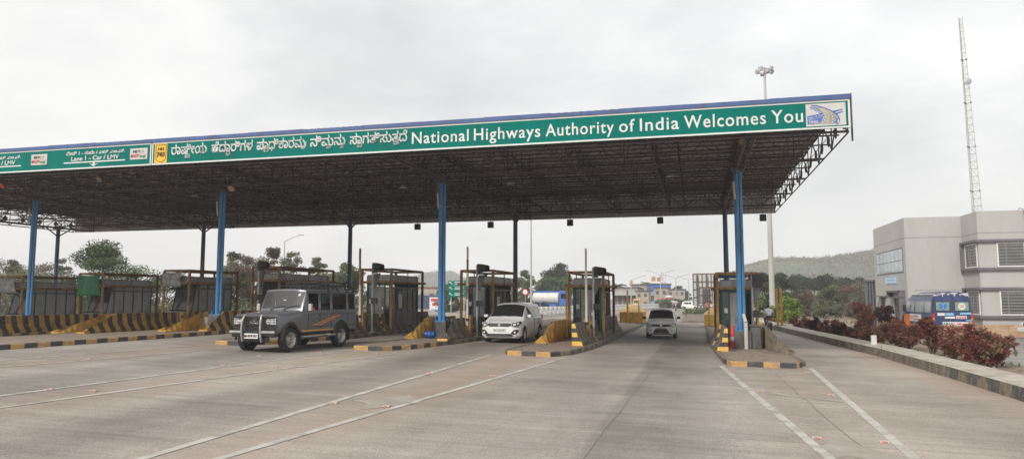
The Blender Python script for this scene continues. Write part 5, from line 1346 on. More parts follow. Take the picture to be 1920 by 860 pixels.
    g = MB(); g.b2(-W * .85, W * .85, cow + .2, rear - .1, .3, .62, 'plastic'); g.box((0, cow + .35, belt - .08), (W * 1.6, .35, .14), 'plastic'); g.build('cabin_floor', t)
    seats(t, (.15, 1.0) if kind != 'hatch' else (.1, .85), z=.62, w=.46, top=.60)
    g = MB(); g.lathe([(.16, 0), (.18, .02), (.16, .04), (.14, .02), (.16, 0)], (-.36, cow + .55, belt + .0), (0, -.8, .5), 'plastic', 16); g.build('steering_wheel', t)
    g = MB(); g.box((0, hdr - .12, H - .22), (.22, .03, .06), 'plastic'); g.build('inside_mirror', t)
    return t
mpv = make_car('mpv', 'pearl white people carrier with a barred chrome grille waiting in the lane', (-7.92, 31.15, zg(-8.0)), R(-1.5))
hat = make_car('hatch', 'small white hatchback with black mirrors driving down the wide lane', (-1.80, 38.15, zg(-1.8)), R(1.5))
suv = make_car('suv', 'white off road car at the right picture edge with a red side stripe', (18.95, 43.6, -.12), R(-82))
farcar = None

# --- ambulance
def make_ambulance(label, loc, rz):
    t = thing('ambulance', label, 'ambulance', loc, rz)     # rear faces -y
    def sec(y, w, zb, zt, belt=1.25, lean=.86):
        return (y, [(0, zb), (w * .92, zb), (w, zb + .1), (w, .9), (w, belt), (w * .995, belt + .08), (w * .93, 1.86), (w * .84, zt - .12), (w * .45, zt - .02), (0, zt)])
    st = [sec(-2.52, .90, .50, 2.20), sec(-2.46, .95, .42, 2.30), sec(-2.30, .955, .42, 2.33), sec(-1.45, .955, .42, 2.34), sec(-1.30, .955, .42, 2.34), sec(-.10, .955, .42, 2.34), sec(.1, .955, .42, 2.33), sec(.62, .955, .42, 2.30), sec(.75, .955, .42, 2.27), sec(1.35, .95, .42, 2.10),
          (2.0, sec(0, .94, .42, 1.40, 1.1)[1][:5] + [(.92, 1.13), (.86, 1.16), (.75, 1.2), (.4, 1.24), (0, 1.25)]), (2.52, [(0, .45), (.8, .45), (.86, .55), (.86, .7), (.85, .85), (.82, .9), (.76, .93), (.65, .95), (.3, .98), (0, 1.0)])]
    def gf(i, j, s):
        if j == 5 and i in (2, 4, 6, 8): return 'side_window'
        if i == 9 and j in (7, 8): return 'windscreen'
    car_body(t, st, gf, 'amb_blue', [(.94, -1.45), (-.94, -1.45), (.94, 1.55), (-.94, 1.55)], .36, glass='glass_g')
    for x in (-.83, .83):
        for y in (-1.45, 1.55): wheel(t, x, y, .36, .22)
    g = MB()
    for k in range(9):
        x = -.72 + k * .18; g.box((x, -2.44 + abs(x) * .02, 2.19 - abs(x) * .06), (.20, .16, .10 + .05 * (k % 3)), 'amb_peel', rz=(k % 3 - 1) * .2)
    for s in (-1, 1):
        for k in range(7): g.box((s * .81, -2.1 + k * .42, 2.19), (.12, .40, .07 + .02 * (k % 2)), 'amb_peel')
    g.build('peeling_gutter', t, bevel=.02)
    g = MB(); g.tube([(-.62, -2.1, 2.40), (.62, -2.1, 2.40), (.62, .8, 2.42), (-.62, .8, 2.42), (-.62, -2.1, 2.40)], .018, 6, 'galv')
    for x in (-.62, .62):
        for y in (-2.1, -.6, .8): g.cyl((x, y, 2.27), (x, y, 2.41), .014, .014, 6, 'galv')
    g.build('roof_rail', t)
    for s in (-1, 1):
        g = MB(); g.b2(s * .10, s * .78, -2.535, -2.515, 1.40, 1.86, 'dframe'); o = g.build('rear_window', t)
        g = MB(); g.b2(s * .13, s * .75, -2.542, -2.536, 1.43, 1.83, 'amb_grn'); g.build('pane', o)
        g = MB(); g.b2(s * .83, s * .93, -2.54, -2.46, .85, 1.30, 'red'); g.b2(s * .835, s * .925, -2.545, -2.54, .98, 1.08, 'amber'); g.build('tail_lamp', t)
        g = MB(); g.box((s * 1.06, 1.25, 1.5), (.16, .12, .34), 'plastic'); g.cyl((s * .93, 1.3, 1.45), (s * 1.02, 1.27, 1.5), .02, .02, 6, 'plastic'); g.build('mirror', t, bevel=.03)
        g = MB(); g.b2(s * .957, s * .962, -1.0, .75, .86, 1.22, 'white'); g.text('1033', *( (-.55, -.02) if 0 else (0, .1)), 0, .001, 0, 'red_ink') if 0 else None
        g.b2(s * .957, s * .963, .8, 1.7, .55, 1.2, 'amb_or'); g.build('side_panel', t)
        P_ = lambda x, y, z, s=s: (s * (.966 + (0 - y) * 0), (x if s > 0 else -x), z)
        g = MB()
        g.text('1033', -.95 if s > 0 else -.7, -.52 if s > 0 else -.25, .95, .20, 0, 'red_ink', .02, .001, P=P_)
        g.text('HIGHWAY', -.44 if s > 0 else -.18, .28 if s > 0 else .6, 1.06, .10, 0, 'red_ink', .02, .001, P=P_)
        g.text('AMBULANCE', -.44 if s > 0 else -.18, .28 if s > 0 else .6, .91, .10, 0, 'red_ink', .02, .001, P=P_)
        g.build('side_lettering', t)
    g = MB()
    for k in range(3): g.box((-.43, -2.55, 1.63), (.09, .012, .36), 'star', ry=k * math.pi / 3)
    g.cyl((-.43, -2.56, 1.5), (-.43, -2.56, 1.76), .012, .012, 6, 'white')
    g.build('medical_star', t)
    g = MB(); g.cyl((.44, -2.544, 1.63), (.44, -2.552, 1.63), .165, .165, 24, 'white'); g.text('1033', .34, .54, 1.65, .06, -2.554, 'red_ink', .01, .001); g.text('NHAI', .35, .53, 1.56, .06, -2.554, 'red_ink', .01, .001); g.build('round_sticker', t)
    g = MB(); g.b2(-.48, .84, -2.545, -2.52, .72, .90, 'white'); g.text('NHAI', -.44, .05, .755, .11, -2.548, 'ink', .03, .001); g.text('AMBULANCE', .13, .80, .765, .085, -2.548, 'red_ink', .02, .001); g.b2(-.86, .9, -2.60, -2.50, .60, .70, 'red_ink'); g.build('rear_sign', t)
    g = MB(); g.b2(.16, .64, -2.545, -2.52, 1.05, 1.19, 'white'); g.text('1033', .19, .61, 1.075, .09, -2.548, 'red_ink', .03, .001); g.build('emergency_number', t)
    for (a, b, c, d, m_) in ((-.36, .10, 1.06, 1.15, 'white'), (-.33, .05, 1.20, 1.32, 'amb_lb'), (.35, .85, 1.25, 1.34, 'amb_lb'), (-.7, -.36, 1.19, 1.32, 'white'), (.60, .88, .95, 1.0, 'amb_lb')): g = MB(); g.b2(a, b, -2.545, -2.52, c, d, m_); g.build('sticker', t)
    g = MB(); g.b2(-.9, .9, -2.62, -2.46, .42, .58, 'white'); g.b2(-.12, .38, -2.64, -2.62, .46, .58, 'plate_y'); g.build('rear_bumper', t, bevel=.02)
    g = MB(); g.b2(-.006, .006, -2.53, -2.515, .6, 2.1, 'plastic'); g.build('door_seam', t)
    return t
amb = make_ambulance('navy ambulance with peeling roof paint parked before the grey building, rear to camera', (12.35, 43.4, -.12), R(3)); amb.scale = (1, 1, 1.07)

# --- tanker lorry
t = thing('tanker_lorry', 'blue and white tanker lorry parked far off beyond the white barriers', 'lorry', (0, 0, 0)); pB = at(1031, 577, 118); t.location = (pB.x, 118, .3); t.rotation_euler = (0, 0, R(-8))
g = MB(); g.lathe([(0, -2.4), (.7, -2.38), (.98, -2.2), (.98, 0), (.98, 2.2), (.7, 2.38), (0, 2.4)], (-.5, 0, 1.75), (1, 0, 0), 'tank_white', 20); g.build('tank', t)
g = MB(); g.b2(-3, 2.1, -.35, .35, .65, .85, 'tank_blue'); g.b2(-2.2, -1.0, -1.0, -.7, .35, .8, 'tank_blue'); g.b2(.2, 1.4, -1.0, -.7, .35, .8, 'tank_blue'); g.b2(-2.8, 1.6, -.5, .5, 2.66, 2.9, 'tank_blue'); g.build('chassis', t)
g = MB(); g.prism([(2.05, .5), (3.5, .5), (3.55, 1.5), (3.25, 2.75), (2.05, 2.95)], 'y', -1.1, 1.1, 'tank_blue'); o = g.build('cab', t, bevel=.05)
g = MB(); g.b2(2.3, 3.1, -1.115, -1.105, 1.6, 2.4, 'glass'); g.build('window', o)
for x in (-2.0, -.8, 2.7):
    for y in (-.95, .95):
        e = MB(); e.lathe([(.25, -.14), (.5, -.14), (.52, 0), (.5, .14), (.25, .14), (0, .1)], (x, y, .52), (0, 1, 0), 'rubber', 18); e.build('wheel', t)

# --- motorcycle and rider
def make_bike(label, loc, rz, group=None):
    t = thing('motorcycle', label, 'motorcycle', loc, rz, group)   # heads +y
    for nm, y in (('rear', -.64), ('front', .64)):
        g = MB(); g.lathe([(.22, -.05), (.28, -.055), (.305, 0), (.28, .055), (.22, .05), (.22, -.05)], (0, y, .305), (1, 0, 0), 'rubber', 24)
        for k in range(6):
            a = math.pi * k / 6; g.cyl((0, y + math.cos(a) * .22, .305 + math.sin(a) * .22), (0, y - math.cos(a) * .22, .305 - math.sin(a) * .22), .008, .008, 4, 'galv')
        g.build('wheel', t)
    g = MB(); g.tube([(0, .64, .305), (0, .42, .95)], .03, 8, 'galv'); g.tube([(0, .42, .85), (0, .1, .5), (0, -.2, .35), (0, -.64, .32)], .03, 8, 'plastic'); g.box((0, .08, .42), (.24, .32, .3), 'galv'); g.cyl((.14, -.1, .32), (.16, -.75, .36), .035, .045, 10, 'chrome'); g.build('frame', t)
    g = MB(); g.ball((0, .18, .80), .2, 'red', 12, sc=(.7, 1.15, .55)); g.build('fuel_tank', t)
    g = MB(); g.box((0, -.25, .80), (.26, .68, .1), 'plastic'); g.build('seat', t, bevel=.03)
    g = MB(); g.box((0, -.68, .74), (.20, .2, .12), 'red'); g.box((0, -.78, .55), (.16, .02, .2), 'plate'); g.box((0, -.75, .48), (.14, .03, .34), 'plastic'); g.build('tail_section', t, bevel=.01)
    g = MB(); g.tube([(-.36, .30, 1.06), (-.1, .42, 1.0), (.1, .42, 1.0), (.36, .30, 1.06)], .015, 6, 'plastic')
    for s in (-1, 1): g.cyl((s * .22, .38, 1.03), (s * .32, .36, 1.22), .008, .008, 5, 'plastic'); g.box((s * .34, .35, 1.25), (.14, .02, .09), 'chrome')
    g.build('handlebar', t)
    g = MB(); g.cyl((0, .50, .90), (0, .60, .90), .09, .08, 12, 'lens'); g.build('headlight', t)
    return t
def rider(label, loc, rz, group=None):
    J = dict(pelvis=(0, 0, .92), chest=(0, -.12, 1.24), neck=(0, -.17, 1.44), jaw=(0, -.20, 1.50), head=(0, -.20, 1.58), crown=(0, -.19, 1.67), shL=(.19, -.14, 1.36), shR=(-.19, -.14, 1.36),
             elL=(.31, -.27, 1.15), elR=(-.31, -.27, 1.15), wrL=(.33, -.47, 1.10), wrR=(-.33, -.47, 1.10), haL=(.33, -.54, 1.08), haR=(-.33, -.54, 1.08),
             hipL=(.10, -.04, .90), hipR=(-.10, -.04, .90), knL=(.22, -.40, .78), knR=(-.22, -.40, .78), anL=(.17, -.18, .40), anR=(-.17, -.18, .40), toL=(.17, -.33, .34), toR=(-.17, -.33, .34))
    return person(label, loc, rz, J, group)
bx, by = 4.55, 50.6
make_bike('red and black motorcycle riding away beside the footway kerb', (bx, by, zg(bx)), R(6))
rider('rider in a white shirt and dark trousers on the red motorcycle, seen from behind', (bx + .02, by - .22, zg(bx)), R(186))
for px, py, Y, rz, la, lb in ((1267, 583, 112, 185, 'pale scooter approaching far down the road beyond the hatchback', 'distant rider in white on the nearer of two far scooters'), (1262, 577, 135, 182, 'dark scooter farthest down the road beyond the hatchback', 'distant rider in white on the farthest scooter')):
    q = at(px, py, Y); make_bike(la, (q.x, Y, .1), R(rz)); rider(lb, (q.x, Y + .22, .1), R(rz + 180))
STAND = dict(pelvis=(0, 0, .92), chest=(0, 0, 1.25), neck=(0, 0, 1.46), jaw=(0, -.01, 1.53), head=(0, -.01, 1.60), crown=(0, 0, 1.69), shL=(.18, 0, 1.38), shR=(-.18, 0, 1.38), elL=(.24, .03, 1.1), elR=(-.24, .03, 1.1), wrL=(.26, -.04, .88), wrR=(-.26, -.04, .88),
             haL=(.26, -.05, .81), haR=(-.26, -.05, .81), hipL=(.09, 0, .88), hipR=(-.09, 0, .88), knL=(.11, -.01, .48), knR=(-.11, -.01, .48), anL=(.11, .02, .08), anR=(-.11, .02, .08), toL=(.12, -.12, .04), toR=(-.12, -.12, .04))
for px, Y, sh, lab in ((1327, 84, 'faded_red', 'pedestrian in an orange top standing beyond the billboards'), (1334, 88, 'white', 'pedestrian in a pale top standing beside the orange one beyond the billboards')):
    q = at(px, 590, Y); person(lab, (q.x, Y, .0), R(20), STAND, shirt=sh)

# ------------------------------------------------------------------ white barriers beyond
def gpt(px, py):
    r = FW + RT * (px - 960) / F - UP * (py - 430) / F; zz = 0
    for _ in range(20):
        P = np.array([0, 0, CAMH]) + r * ((zz - CAMH) / r[2]); zz = zg(P[0])
    return Vector((float(P[0]), float(P[1]), zz))
A = gpt(1005, 590.5); B = gpt(1062, 587.5); Cc = gpt(1148, 581.5); D = gpt(1237, 577.0)
pts = [A, B, Cc, D]; proto = None; k = 0; total = sum((b - a).length for a, b in zip(pts[:-1], pts[1:])); place = []
for a, b in zip(pts[:-1], pts[1:]):
    m = max(1, int((b - a).length / 1.25))
    for i in range(m): place.append((a.lerp(b, (i + .5) / m), math.atan2((b - a).y, (b - a).x)))
for p_, an in place:
    lab = 'whitewashed barrier block, number by place along the far curving row'
    lab = 'whitewashed concrete block in the far curving row beyond the toll lanes'
    if proto is None:
        proto = thing('white_barrier', lab, 'barrier', (p_.x, p_.y, zg(p_.x)), an, 'white barrier blocks in the far curving row')
        g = MB(); g.prism([(-.28, 0), (.28, 0), (.26, .15), (.12, .38), (.09, .82), (-.09, .82), (-.12, .38), (-.26, .15)], 'x', -.50, .50, 'white_block'); g.build('block', proto, bevel=.015)
        g = MB(); g.box((0, -.13, .55), (.12, .04, .1), 'dconc'); g.build('lifting_slot', proto)
    else: dup(proto, (p_.x, p_.y, zg(p_.x)), an, label=lab)
print('white barriers', len(place))

# ------------------------------------------------------------------ masts and poles
t = thing('flood_mast', 'tall grey high mast with a ring of floodlights beside the footway', 'light mast', (7.35, 77, -.1))
g = MB()
for a, b, r0, r1 in ((0, 8, .29, .25), (8, 17, .25, .18), (17, 26, .18, .11)): g.cyl((0, 0, a), (0, 0, b), r0, r1, 14, 'pole_grey')
g.box((0, 0, .05), (.9, .9, .1), 'dconc'); g.build('pole', t)
g = MB(); P = [(math.cos(2 * math.pi * k / 16) * .85, math.sin(2 * math.pi * k / 16) * .62, 25.5) for k in range(17)]; g.tube(P, .04, 6, 'galv')
for k in range(4): g.cyl((0, 0, 25.9), P[k * 4], .04, .04, 6, 'galv')
g.build('lamp_ring', t)
for k in range(8):
    a = 2 * math.pi * k / 8 + .2; g = MB(); g.box((math.cos(a) * .78, math.sin(a) * .78, 25.5 + (.25 if k % 2 else 0)), (.42, .22, .36), 'galv', rz=a + math.pi / 2, rx=.5); g.box((math.cos(a) * .86, math.sin(a) * .86, 25.42 + (.25 if k % 2 else 0)), (.36, .06, .28), 'lens', rz=a + math.pi / 2, rx=.5); g.build('floodlight', t, bevel=.02)
q = at(996, 568, 74)
t = thing('street_light', 'grey street light pole behind the right end of the white people carrier', 'street light', (q.x, 74, .25))
g = MB(); g.cyl((0, 0, 0), (0, 0, 10.5), .12, .07, 10, 'pole_grey'); g.build('pole', t)
g = MB(); g.tube([(0, 0, 10.3), (-.9, 0, 10.7), (-1.6, 0, 10.75)], .035, 6, 'pole_grey'); g.box((-1.8, 0, 10.74), (.6, .2, .09), 'galv'); g.build('lamp_arm', t)
q = at(985, 562, 66)
t = thing('road_sign', 'small round red and white road sign behind the white people carrier roof', 'road sign', (q.x, 66, .2))
g = MB(); g.cyl((0, 0, 0), (0, 0, 2.6), .03, .03, 8, 'galv'); g.build('post', t); g = MB(); g.cyl((0, -.03, 2.4), (0, -.05, 2.4), .3, .3, 20, 'red_ink'); g.cyl((0, -.05, 2.4), (0, -.055, 2.4), .22, .22, 20, 'white'); g.build('sign_face', t)
def street_light(label, px, top, Y, sc_=1.0, arms=2):
    q = at(px, top, Y); h = q.z - .3
    t = thing('street_light', label, 'street light', (q.x, Y, 0.0), group='distant street lights along the far road')
    g = MB(); g.cyl((0, 0, 0), (0, 0, h), .13, .08, 8, 'pole_grey'); g.build('pole', t)
    for s in ((-1, 1) if arms == 2 else (1,)):
        g = MB(); g.tube([(0, 0, h - .1), (s * 1.3, 0, h + .5), (s * 2.4, 0, h + .8)], .06, 6, 'pole_grey'); g.box((s * 2.7, 0, h + .85), (.8, .3, .14), 'galv'); g.build('lamp_arm', t)
street_light('double armed street light right of the lattice phone tower', 1267, 519, 170)
street_light('double armed street light left of the back of the big billboard', 1291, 522, 190)
street_light('double armed street light just left of the lattice phone tower', 1238, 512, 165)
street_light('single armed street light left of the blue roofed building', 1183, 522, 150, arms=1)
street_light('single armed street light behind the left trees, above the grey jeep', 534, 448, 95, arms=1)
t = thing('hoarding_lamp_post', 'orange box beacon on a thin pole left of the blue roofed building', 'beacon', (at(1183, 560, 140).x, 140, 0))
g = MB(); hh = at(1183, 530, 140).z; g.cyl((0, 0, 0), (0, 0, hh), .1, .08, 8, 'galv'); g.build('pole', t); g = MB(); g.box((.1, 0, hh), (.55, .4, .8), 'faded_orange'); g.build('beacon_box', t, bevel=.05)
# lattice radio mast behind the grey building
def lattice_mast(name, label, cat, base, top, wb, wt, bays, m='galv', dish=None, col_r=.035):
    t = thing(name, label, cat, base)
    b0 = Vector((0, 0, 0)); b1 = Vector(top) - Vector(base); g = MB(); g2 = MB()
    tri = [(math.cos(a), math.sin(a)) for a in (R(90), R(210), R(330))]
    def pt(k, c): f = k / bays; w_ = wb + (wt - wb) * f; c0 = b0.lerp(b1, f); return c0 + Vector((tri[c][0] * w_, tri[c][1] * w_, 0))
    for c in range(3): g.cyl(pt(0, c), pt(bays, c), col_r, col_r * .6, 6, m)
    for k in range(bays):
        for c in range(3):
            d = (c + 1) % 3; g2.cyl(pt(k, c), pt(k + 1, d), col_r * .4, col_r * .4, 3, m); g2.cyl(pt(k, d), pt(k, c), col_r * .4, col_r * .4, 3, m)
            if k % 6 == 0: g2.box(pt(k, c), (.12, .12, .06), 'dpanel')
    g.build('legs', t); g2.build('bracing', t)
    if dish:
        q_ = b0.lerp(b1, dish); g = MB(); g.lathe([(0, .05), (.18, .03), (.26, 0), (.26, -.04), (0, -.05)], q_ + Vector((0, -.5, 0)), (0, -1, 0), 'galv', 18); g.build('dish', t)
    return t
lattice_mast('radio_mast', 'very tall thin lattice mast with a small dish rising behind the grey building', 'radio mast', (20.45, 60, -.1), (20.0, 60, 23.4), .50, .14, 42, dish=.78, m='pole_grey')
q = at(1243, 560, 210)
lattice_mast('phone_tower', 'white lattice phone tower behind the blue roofed building', 'phone tower', (q.x, 210, 0), (q.x, 210, at(1243, 506, 210).z), 1.5, .6, 14, m='white', col_r=.13)
g = MB(); hh = at(1243, 508, 210).z
for k in range(6): a = k * 1.05; g.box((q.x + math.cos(a) * .9, 210 + math.sin(a) * .9, hh - 1.2 - (k % 2) * 2.5), (.35, .25, 1.9), 'white', rz=a)
tw = [o for o in COL.objects if o.name == 'phone_tower'][0]; o = g.build('antenna_panels', tw); o.location = -tw.location

# ------------------------------------------------------------------ signs and boards
t = thing('direction_sign', 'green road direction signs with white arrows behind the centre right barrier arm', 'road sign', (at(858, 560, 70).x, 70, .2))
g = MB(); 
for x in (-.7, .7): g.cyl((x, 0, 0), (x, 0, at(858, 523, 70).z), .05, .05, 8, 'galv')
g.build('posts', t)
for (a, b) in ((526, 534.5), (535.5, 545), (546, 556.5)):
    z1, z0 = at(858, a, 70).z - .2, at(858, b, 70).z - .2; g = MB(); g.b2(-1.0, 1.35, -.1, -.06, z0, z1, 'green_sign')
    c = (z0 + z1) / 2; g.cyl((-.55, -.11, c - .12), (-.82, -.11, c + .13), .035, .035, 4, 'sign_white'); g.b2(-.85, -.7, -.115, -.105, c + .08, c + .13, 'sign_white'); g.b2(-.87, -.82, -.115, -.105, c + -.02, c + .13, 'sign_white')
    g.b2(-.3, .7, -.112, -.104, c + .04, c + .11, 'sign_white'); g.b2(-.3, .5, -.112, -.104, c - .11, c - .05, 'sign_white'); g.build('sign_face', t)
t = thing('advert_banner', 'white advertising banner with red and blue lines left of the centre column', 'banner', (at(818, 580, 95).x, 95, .1))
zt = at(815, 557, 95).z; g = MB(); g.b2(-1.0, 2.1, -.02, .02, .2, zt - .1, 'white')
for k, (a, b, m) in enumerate(((-.8, 1.9, 'red_ink'), (-.6, 1.5, 'red_ink'), (-.8, 1.6, 'logo_blue'))): g.b2(a, b, -.03, -.022, .25 + (2 - k) * (zt * .28), .25 + (2 - k) * (zt * .28) + (.42 if k < 2 else .12), m)
g.build('banner_cloth', t); g = MB(); g.cyl((-1.0, .04, 0), (-1.0, .04, zt), .04, .04, 6, 'rust'); g.cyl((2.1, .04, 0), (2.1, .04, zt), .04, .04, 6, 'rust'); g.build('frame', t)
def billboard_back(label, px0, px1, py0, py1, Y, cols, rows, m):
    a = at(px0, py0, Y); b = at(px1, py1, Y); w = b.x - a.x; t = thing('billboard', label, 'billboard', ((a.x + b.x) / 2, Y, 0), group='billboards seen from behind')
    z0, z1 = b.z, a.z; g = MB(); g.b2(-w / 2, w / 2, 0, .06, z0, z1, m); g.build('panel', t)
    g = MB()
    for i in range(cols + 1): x = -w / 2 + w * i / cols; g.b2(x - .05, x + .05, -.1, -.005, z0, z1, 'dpanel')
    for i in range(rows + 1): z = z0 + (z1 - z0) * i / rows; g.b2(-w / 2, w / 2, -.14, -.102, z - .04, z + .04, 'rust')
    g.build('lattice_frame', t)
    for x in (-w / 2 + .5, 0.0, w / 2 - .5): g = MB(); g.b2(x - .1, x + .1, -.32, -.15, 0, z1 - .2, 'steel'); g.build('leg', t)
billboard_back('big pale billboard seen from behind, left of the rightmost booth', 1299, 1352, 513, 572, 95, 6, 4, 'sign_grey')
billboard_back('small grey billboard seen from behind in front of the big one', 1311, 1337, 538, 568, 88, 4, 2, 'panel')

# ------------------------------------------------------------------ buildings
def win(root, x, y, z, w, h, axis, grid=(2, 6), frame='white', glassm='win_dark', out=1, bars=True, pr=.05):
    """window on a wall; axis 'x' = wall along x facing -y, 'y' = wall along y facing -x"""
    fr = MB(); f = .07
    def B(g, u0, u1, d0, d1, z0, z1, m):
        if axis == 'x': g.b2(x + u0, x + u1, y - d1, y - d0, z0, z1, m)
        else: g.b2(x - d1, x - d0, y + u0, y + u1, z0, z1, m)
    B(fr, 0, w, .004, pr, z, z + f, frame); B(fr, 0, w, .004, pr, z + h - f, z + h, frame); B(fr, 0, f, .004, pr, z + f, z + h - f, frame); B(fr, w - f, w, .004, pr, z + f, z + h - f, frame)
    for k in range(1, grid[0]): B(fr, w * k / grid[0] - f / 2, w * k / grid[0] + f / 2, .004, pr, z + f, z + h - f, frame)
    o = wpart(fr, 'window', root)
    g = MB(); B(g, f, w - f, .006, .02, z + f, z + h - f, glassm); c = g.build('pane', o)
    if bars:
        g = MB()
        for k in range(1, grid[1]): B(g, f, w - f, .03, .045, z + h * k / grid[1] - .012, z + h * k / grid[1] + .012, 'galv')
        for k in (1, 3, 4): B(g, w * k / 6 - .01, w * k / 6 + .01, .03, .045, z + f, z + h - f, 'galv')
        g.build('grille', o)
    return o
bl = thing('office_building', 'two storey off white plaza office with grey window bands and stepped corners', 'building', (18, 52, -.13))
XA, XD, Y0, Y1, Y2, HT = 12.45, 15.55, 46.0, 48.6, 56.6, 6.96
foot = [(XD, Y0), (30, Y0), (30, 62), (XA, 62), (XA, Y2), (XA, Y1), (XD, Y1)]
foot = [(XD, Y0), (30, Y0), (30, Y2), (XA, Y2), (XA, Y1), (XD, Y1)]
g = MB(); nF = len(foot)
def seg_wall(z0, z1, m):
    for i in range(nF):
        (a, b), (c, d) = foot[i], foot[(i + 1) % nF]; g.add([(a, b, z0), (c, d, z0), (c, d, z1), (a, b, z1)], [(0, 1, 2, 3)], m)
seg_wall(.55, HT, 'wall'); seg_wall(-.2, .55, 'wall_base')
g.add([(x, y, HT) for x, y in foot], [tuple(range(nF))], 'wall')
wpart(g, 'wall', bl)
g = MB()
def band(z0, z1, dd, m, segs):
    for (a, b, c, d) in segs:
        if abs(b - d) < 1e-6: g.b2(a, c, b - dd, b - .001, z0, z1, m)
        else: g.b2(a - dd, a - .001, min(b, d), max(b, d), z0, z1, m)
band(5.70, 5.725, .004, 'wgrey', [(XA, Y1, XD - .003, Y1), (XD, Y0, XD, Y1 - .006), (XD, Y0, 30, Y0), (XA, Y1, XA, Y2)])
wpart(g, 'plaster_groove', bl)
# corner window bands (upper and lower) wrapping the stepped corner
for zz in (3.75, 1.05):
    g = MB(); z0, z1 = zz, zz + 1.45; x1 = XD + 4.0 if zz > 2 else XD + 3.7
    for a, b in ((z0 - .14, z0), (z1, z1 + .14)):
        g.b2(XD - .18, x1, Y0 - .18, Y0 - .002, a, b, 'wgrey'); g.b2(XD - .18, XD - .002, Y0 - .001, Y1 - .15, a, b, 'wgrey')
    g.b2(x1 - .14, x1, Y0 - .18, Y0 - .002, z0, z1, 'wgrey'); g.b2(XD - .18, XD - .002, Y1 - .29, Y1 - .15, z0, z1, 'wgrey')
    wpart(g, 'window_band', bl)
    win(bl, XD + .9, Y0, z0 + .03, 2.75 if zz > 2 else 2.5, 1.38, 'x', (2, 8))
    win(bl, XD, Y0 + .2, z0 + .03, 1.85, 1.38, 'y', (1, 8))
win(bl, XA, 49.2, 3.62, 6.7, 1.55, 'y', (7, 2), frame='wgrey', glassm='win_blue', bars=False, pr=.02)
g = MB(); g.b2(XA - .02, XA - .001, 49.2, 55.9, 4.37, 4.40, 'wgrey'); wpart(g, 'glazing_bar', bl)
# ground floor on the road side: door recess, window with hood
g = MB(); g.b2(XA - .01, XA - .002, 54.2, 55.1, -.1, 2.1, 'plastic'); wpart(g, 'door', bl)
g = MB(); g.b2(XA - .5, XA - .002, 53.6, 55.6, 2.12, 2.2, 'wgrey'); wpart(g, 'door_canopy', bl)
g = MB(); g.b2(XA - .35, XA - .002, 49.1, 52.2, 2.40, 2.52, 'wgrey'); g.b2(XA - .35, XA - .002, 49.1, 52.2, 2.02, 2.12, 'wgrey'); g.b2(XA - .35, XA - .002, 49.1, 49.25, .55, 2.52, 'wgrey'); g.b2(XA - .35, XA - .002, 52.05, 52.2, 2.02, 2.52, 'wgrey'); g.b2(XA - .25, XA - .002, 49.1, 52.0, .42, .55, 'wgrey'); wpart(g, 'window_hood', bl)
win(bl, XA, 49.3, .58, 2.2, 1.42, 'y', (2, 4), frame='wgrey', bars=False)
g = MB(); g.b2(XA - .03, XA - .002, 50.9, 53.6, 2.95, 3.42, 'amb_lb')
for k, (a, b) in enumerate(((51.1, 51.7), (52.0, 52.5), (52.7, 53.3))):
    for z in (3.05, 3.25): g.b2(XA - .036, XA - .031, a + .05 * (z > 3.1), b, z, z + .09, 'white')
g.b2(XA - .037, XA - .031, 50.92, 51.05, 2.97, 3.4, 'white'); g.b2(XA - .037, XA - .031, 53.42, 53.58, 2.97, 3.4, 'white')
wpart(g, 'name_board', bl)
g = MB(); P = [(XD + 2.35, Y0 - .03, 6.95), (XD + 2.4, Y0 - .05, 6.5), (XD + 2.38, Y0 - .04, 6.0), (XD + 2.5, Y0 - .05, 5.4), (XD + 2.48, Y0 - .04, 5.2)]; g.tube(P, .02, 5, 'dconc'); g.ball((XD + 2.5, Y0 - .07, 5.17), .06, 'galv'); g.tube([(XD + 2.1, Y0 - .02, HT), (XD + 2.15, Y0 - .03, HT + .12), (XD + 2.35, Y0 - .03, HT + .05), (XD + 2.35, Y0 - .03, 6.9)], .03, 6, 'galv'); wpart(g, 'wall_cable', bl)
g = MB(); g.b2(XD + 2.1, XD + 2.4, Y0 - .2, Y0 - .002, .35, .95, 'white'); wpart(g, 'meter_box', bl)
g = MB(); g.b2(13.5, 15.5, Y1 - .55, Y1 - .002, -.12, .22, 'conc'); g.b2(13.5, 15.5, Y1 - .95, Y1 - .553, -.12, .06, 'conc'); wpart(g, 'step', bl)
t = thing('louvre_screen', 'dark slate screen of upright louvres left of the white office', 'screen wall', (XA - .02, 57.6, -.13))
g = MB()
for k in range(5): g.b2(-.42 + k * .19, -.31 + k * .19, -.08, .08, 0, 3.3, 'louvre')
g.b2(-.42, 1.5, .1, .3, 0, 3.35, 'louvre'); g.b2(-.46, 1.5, -.12, .32, 3.35, 3.5, 'wgrey'); g.build('louvres', t)

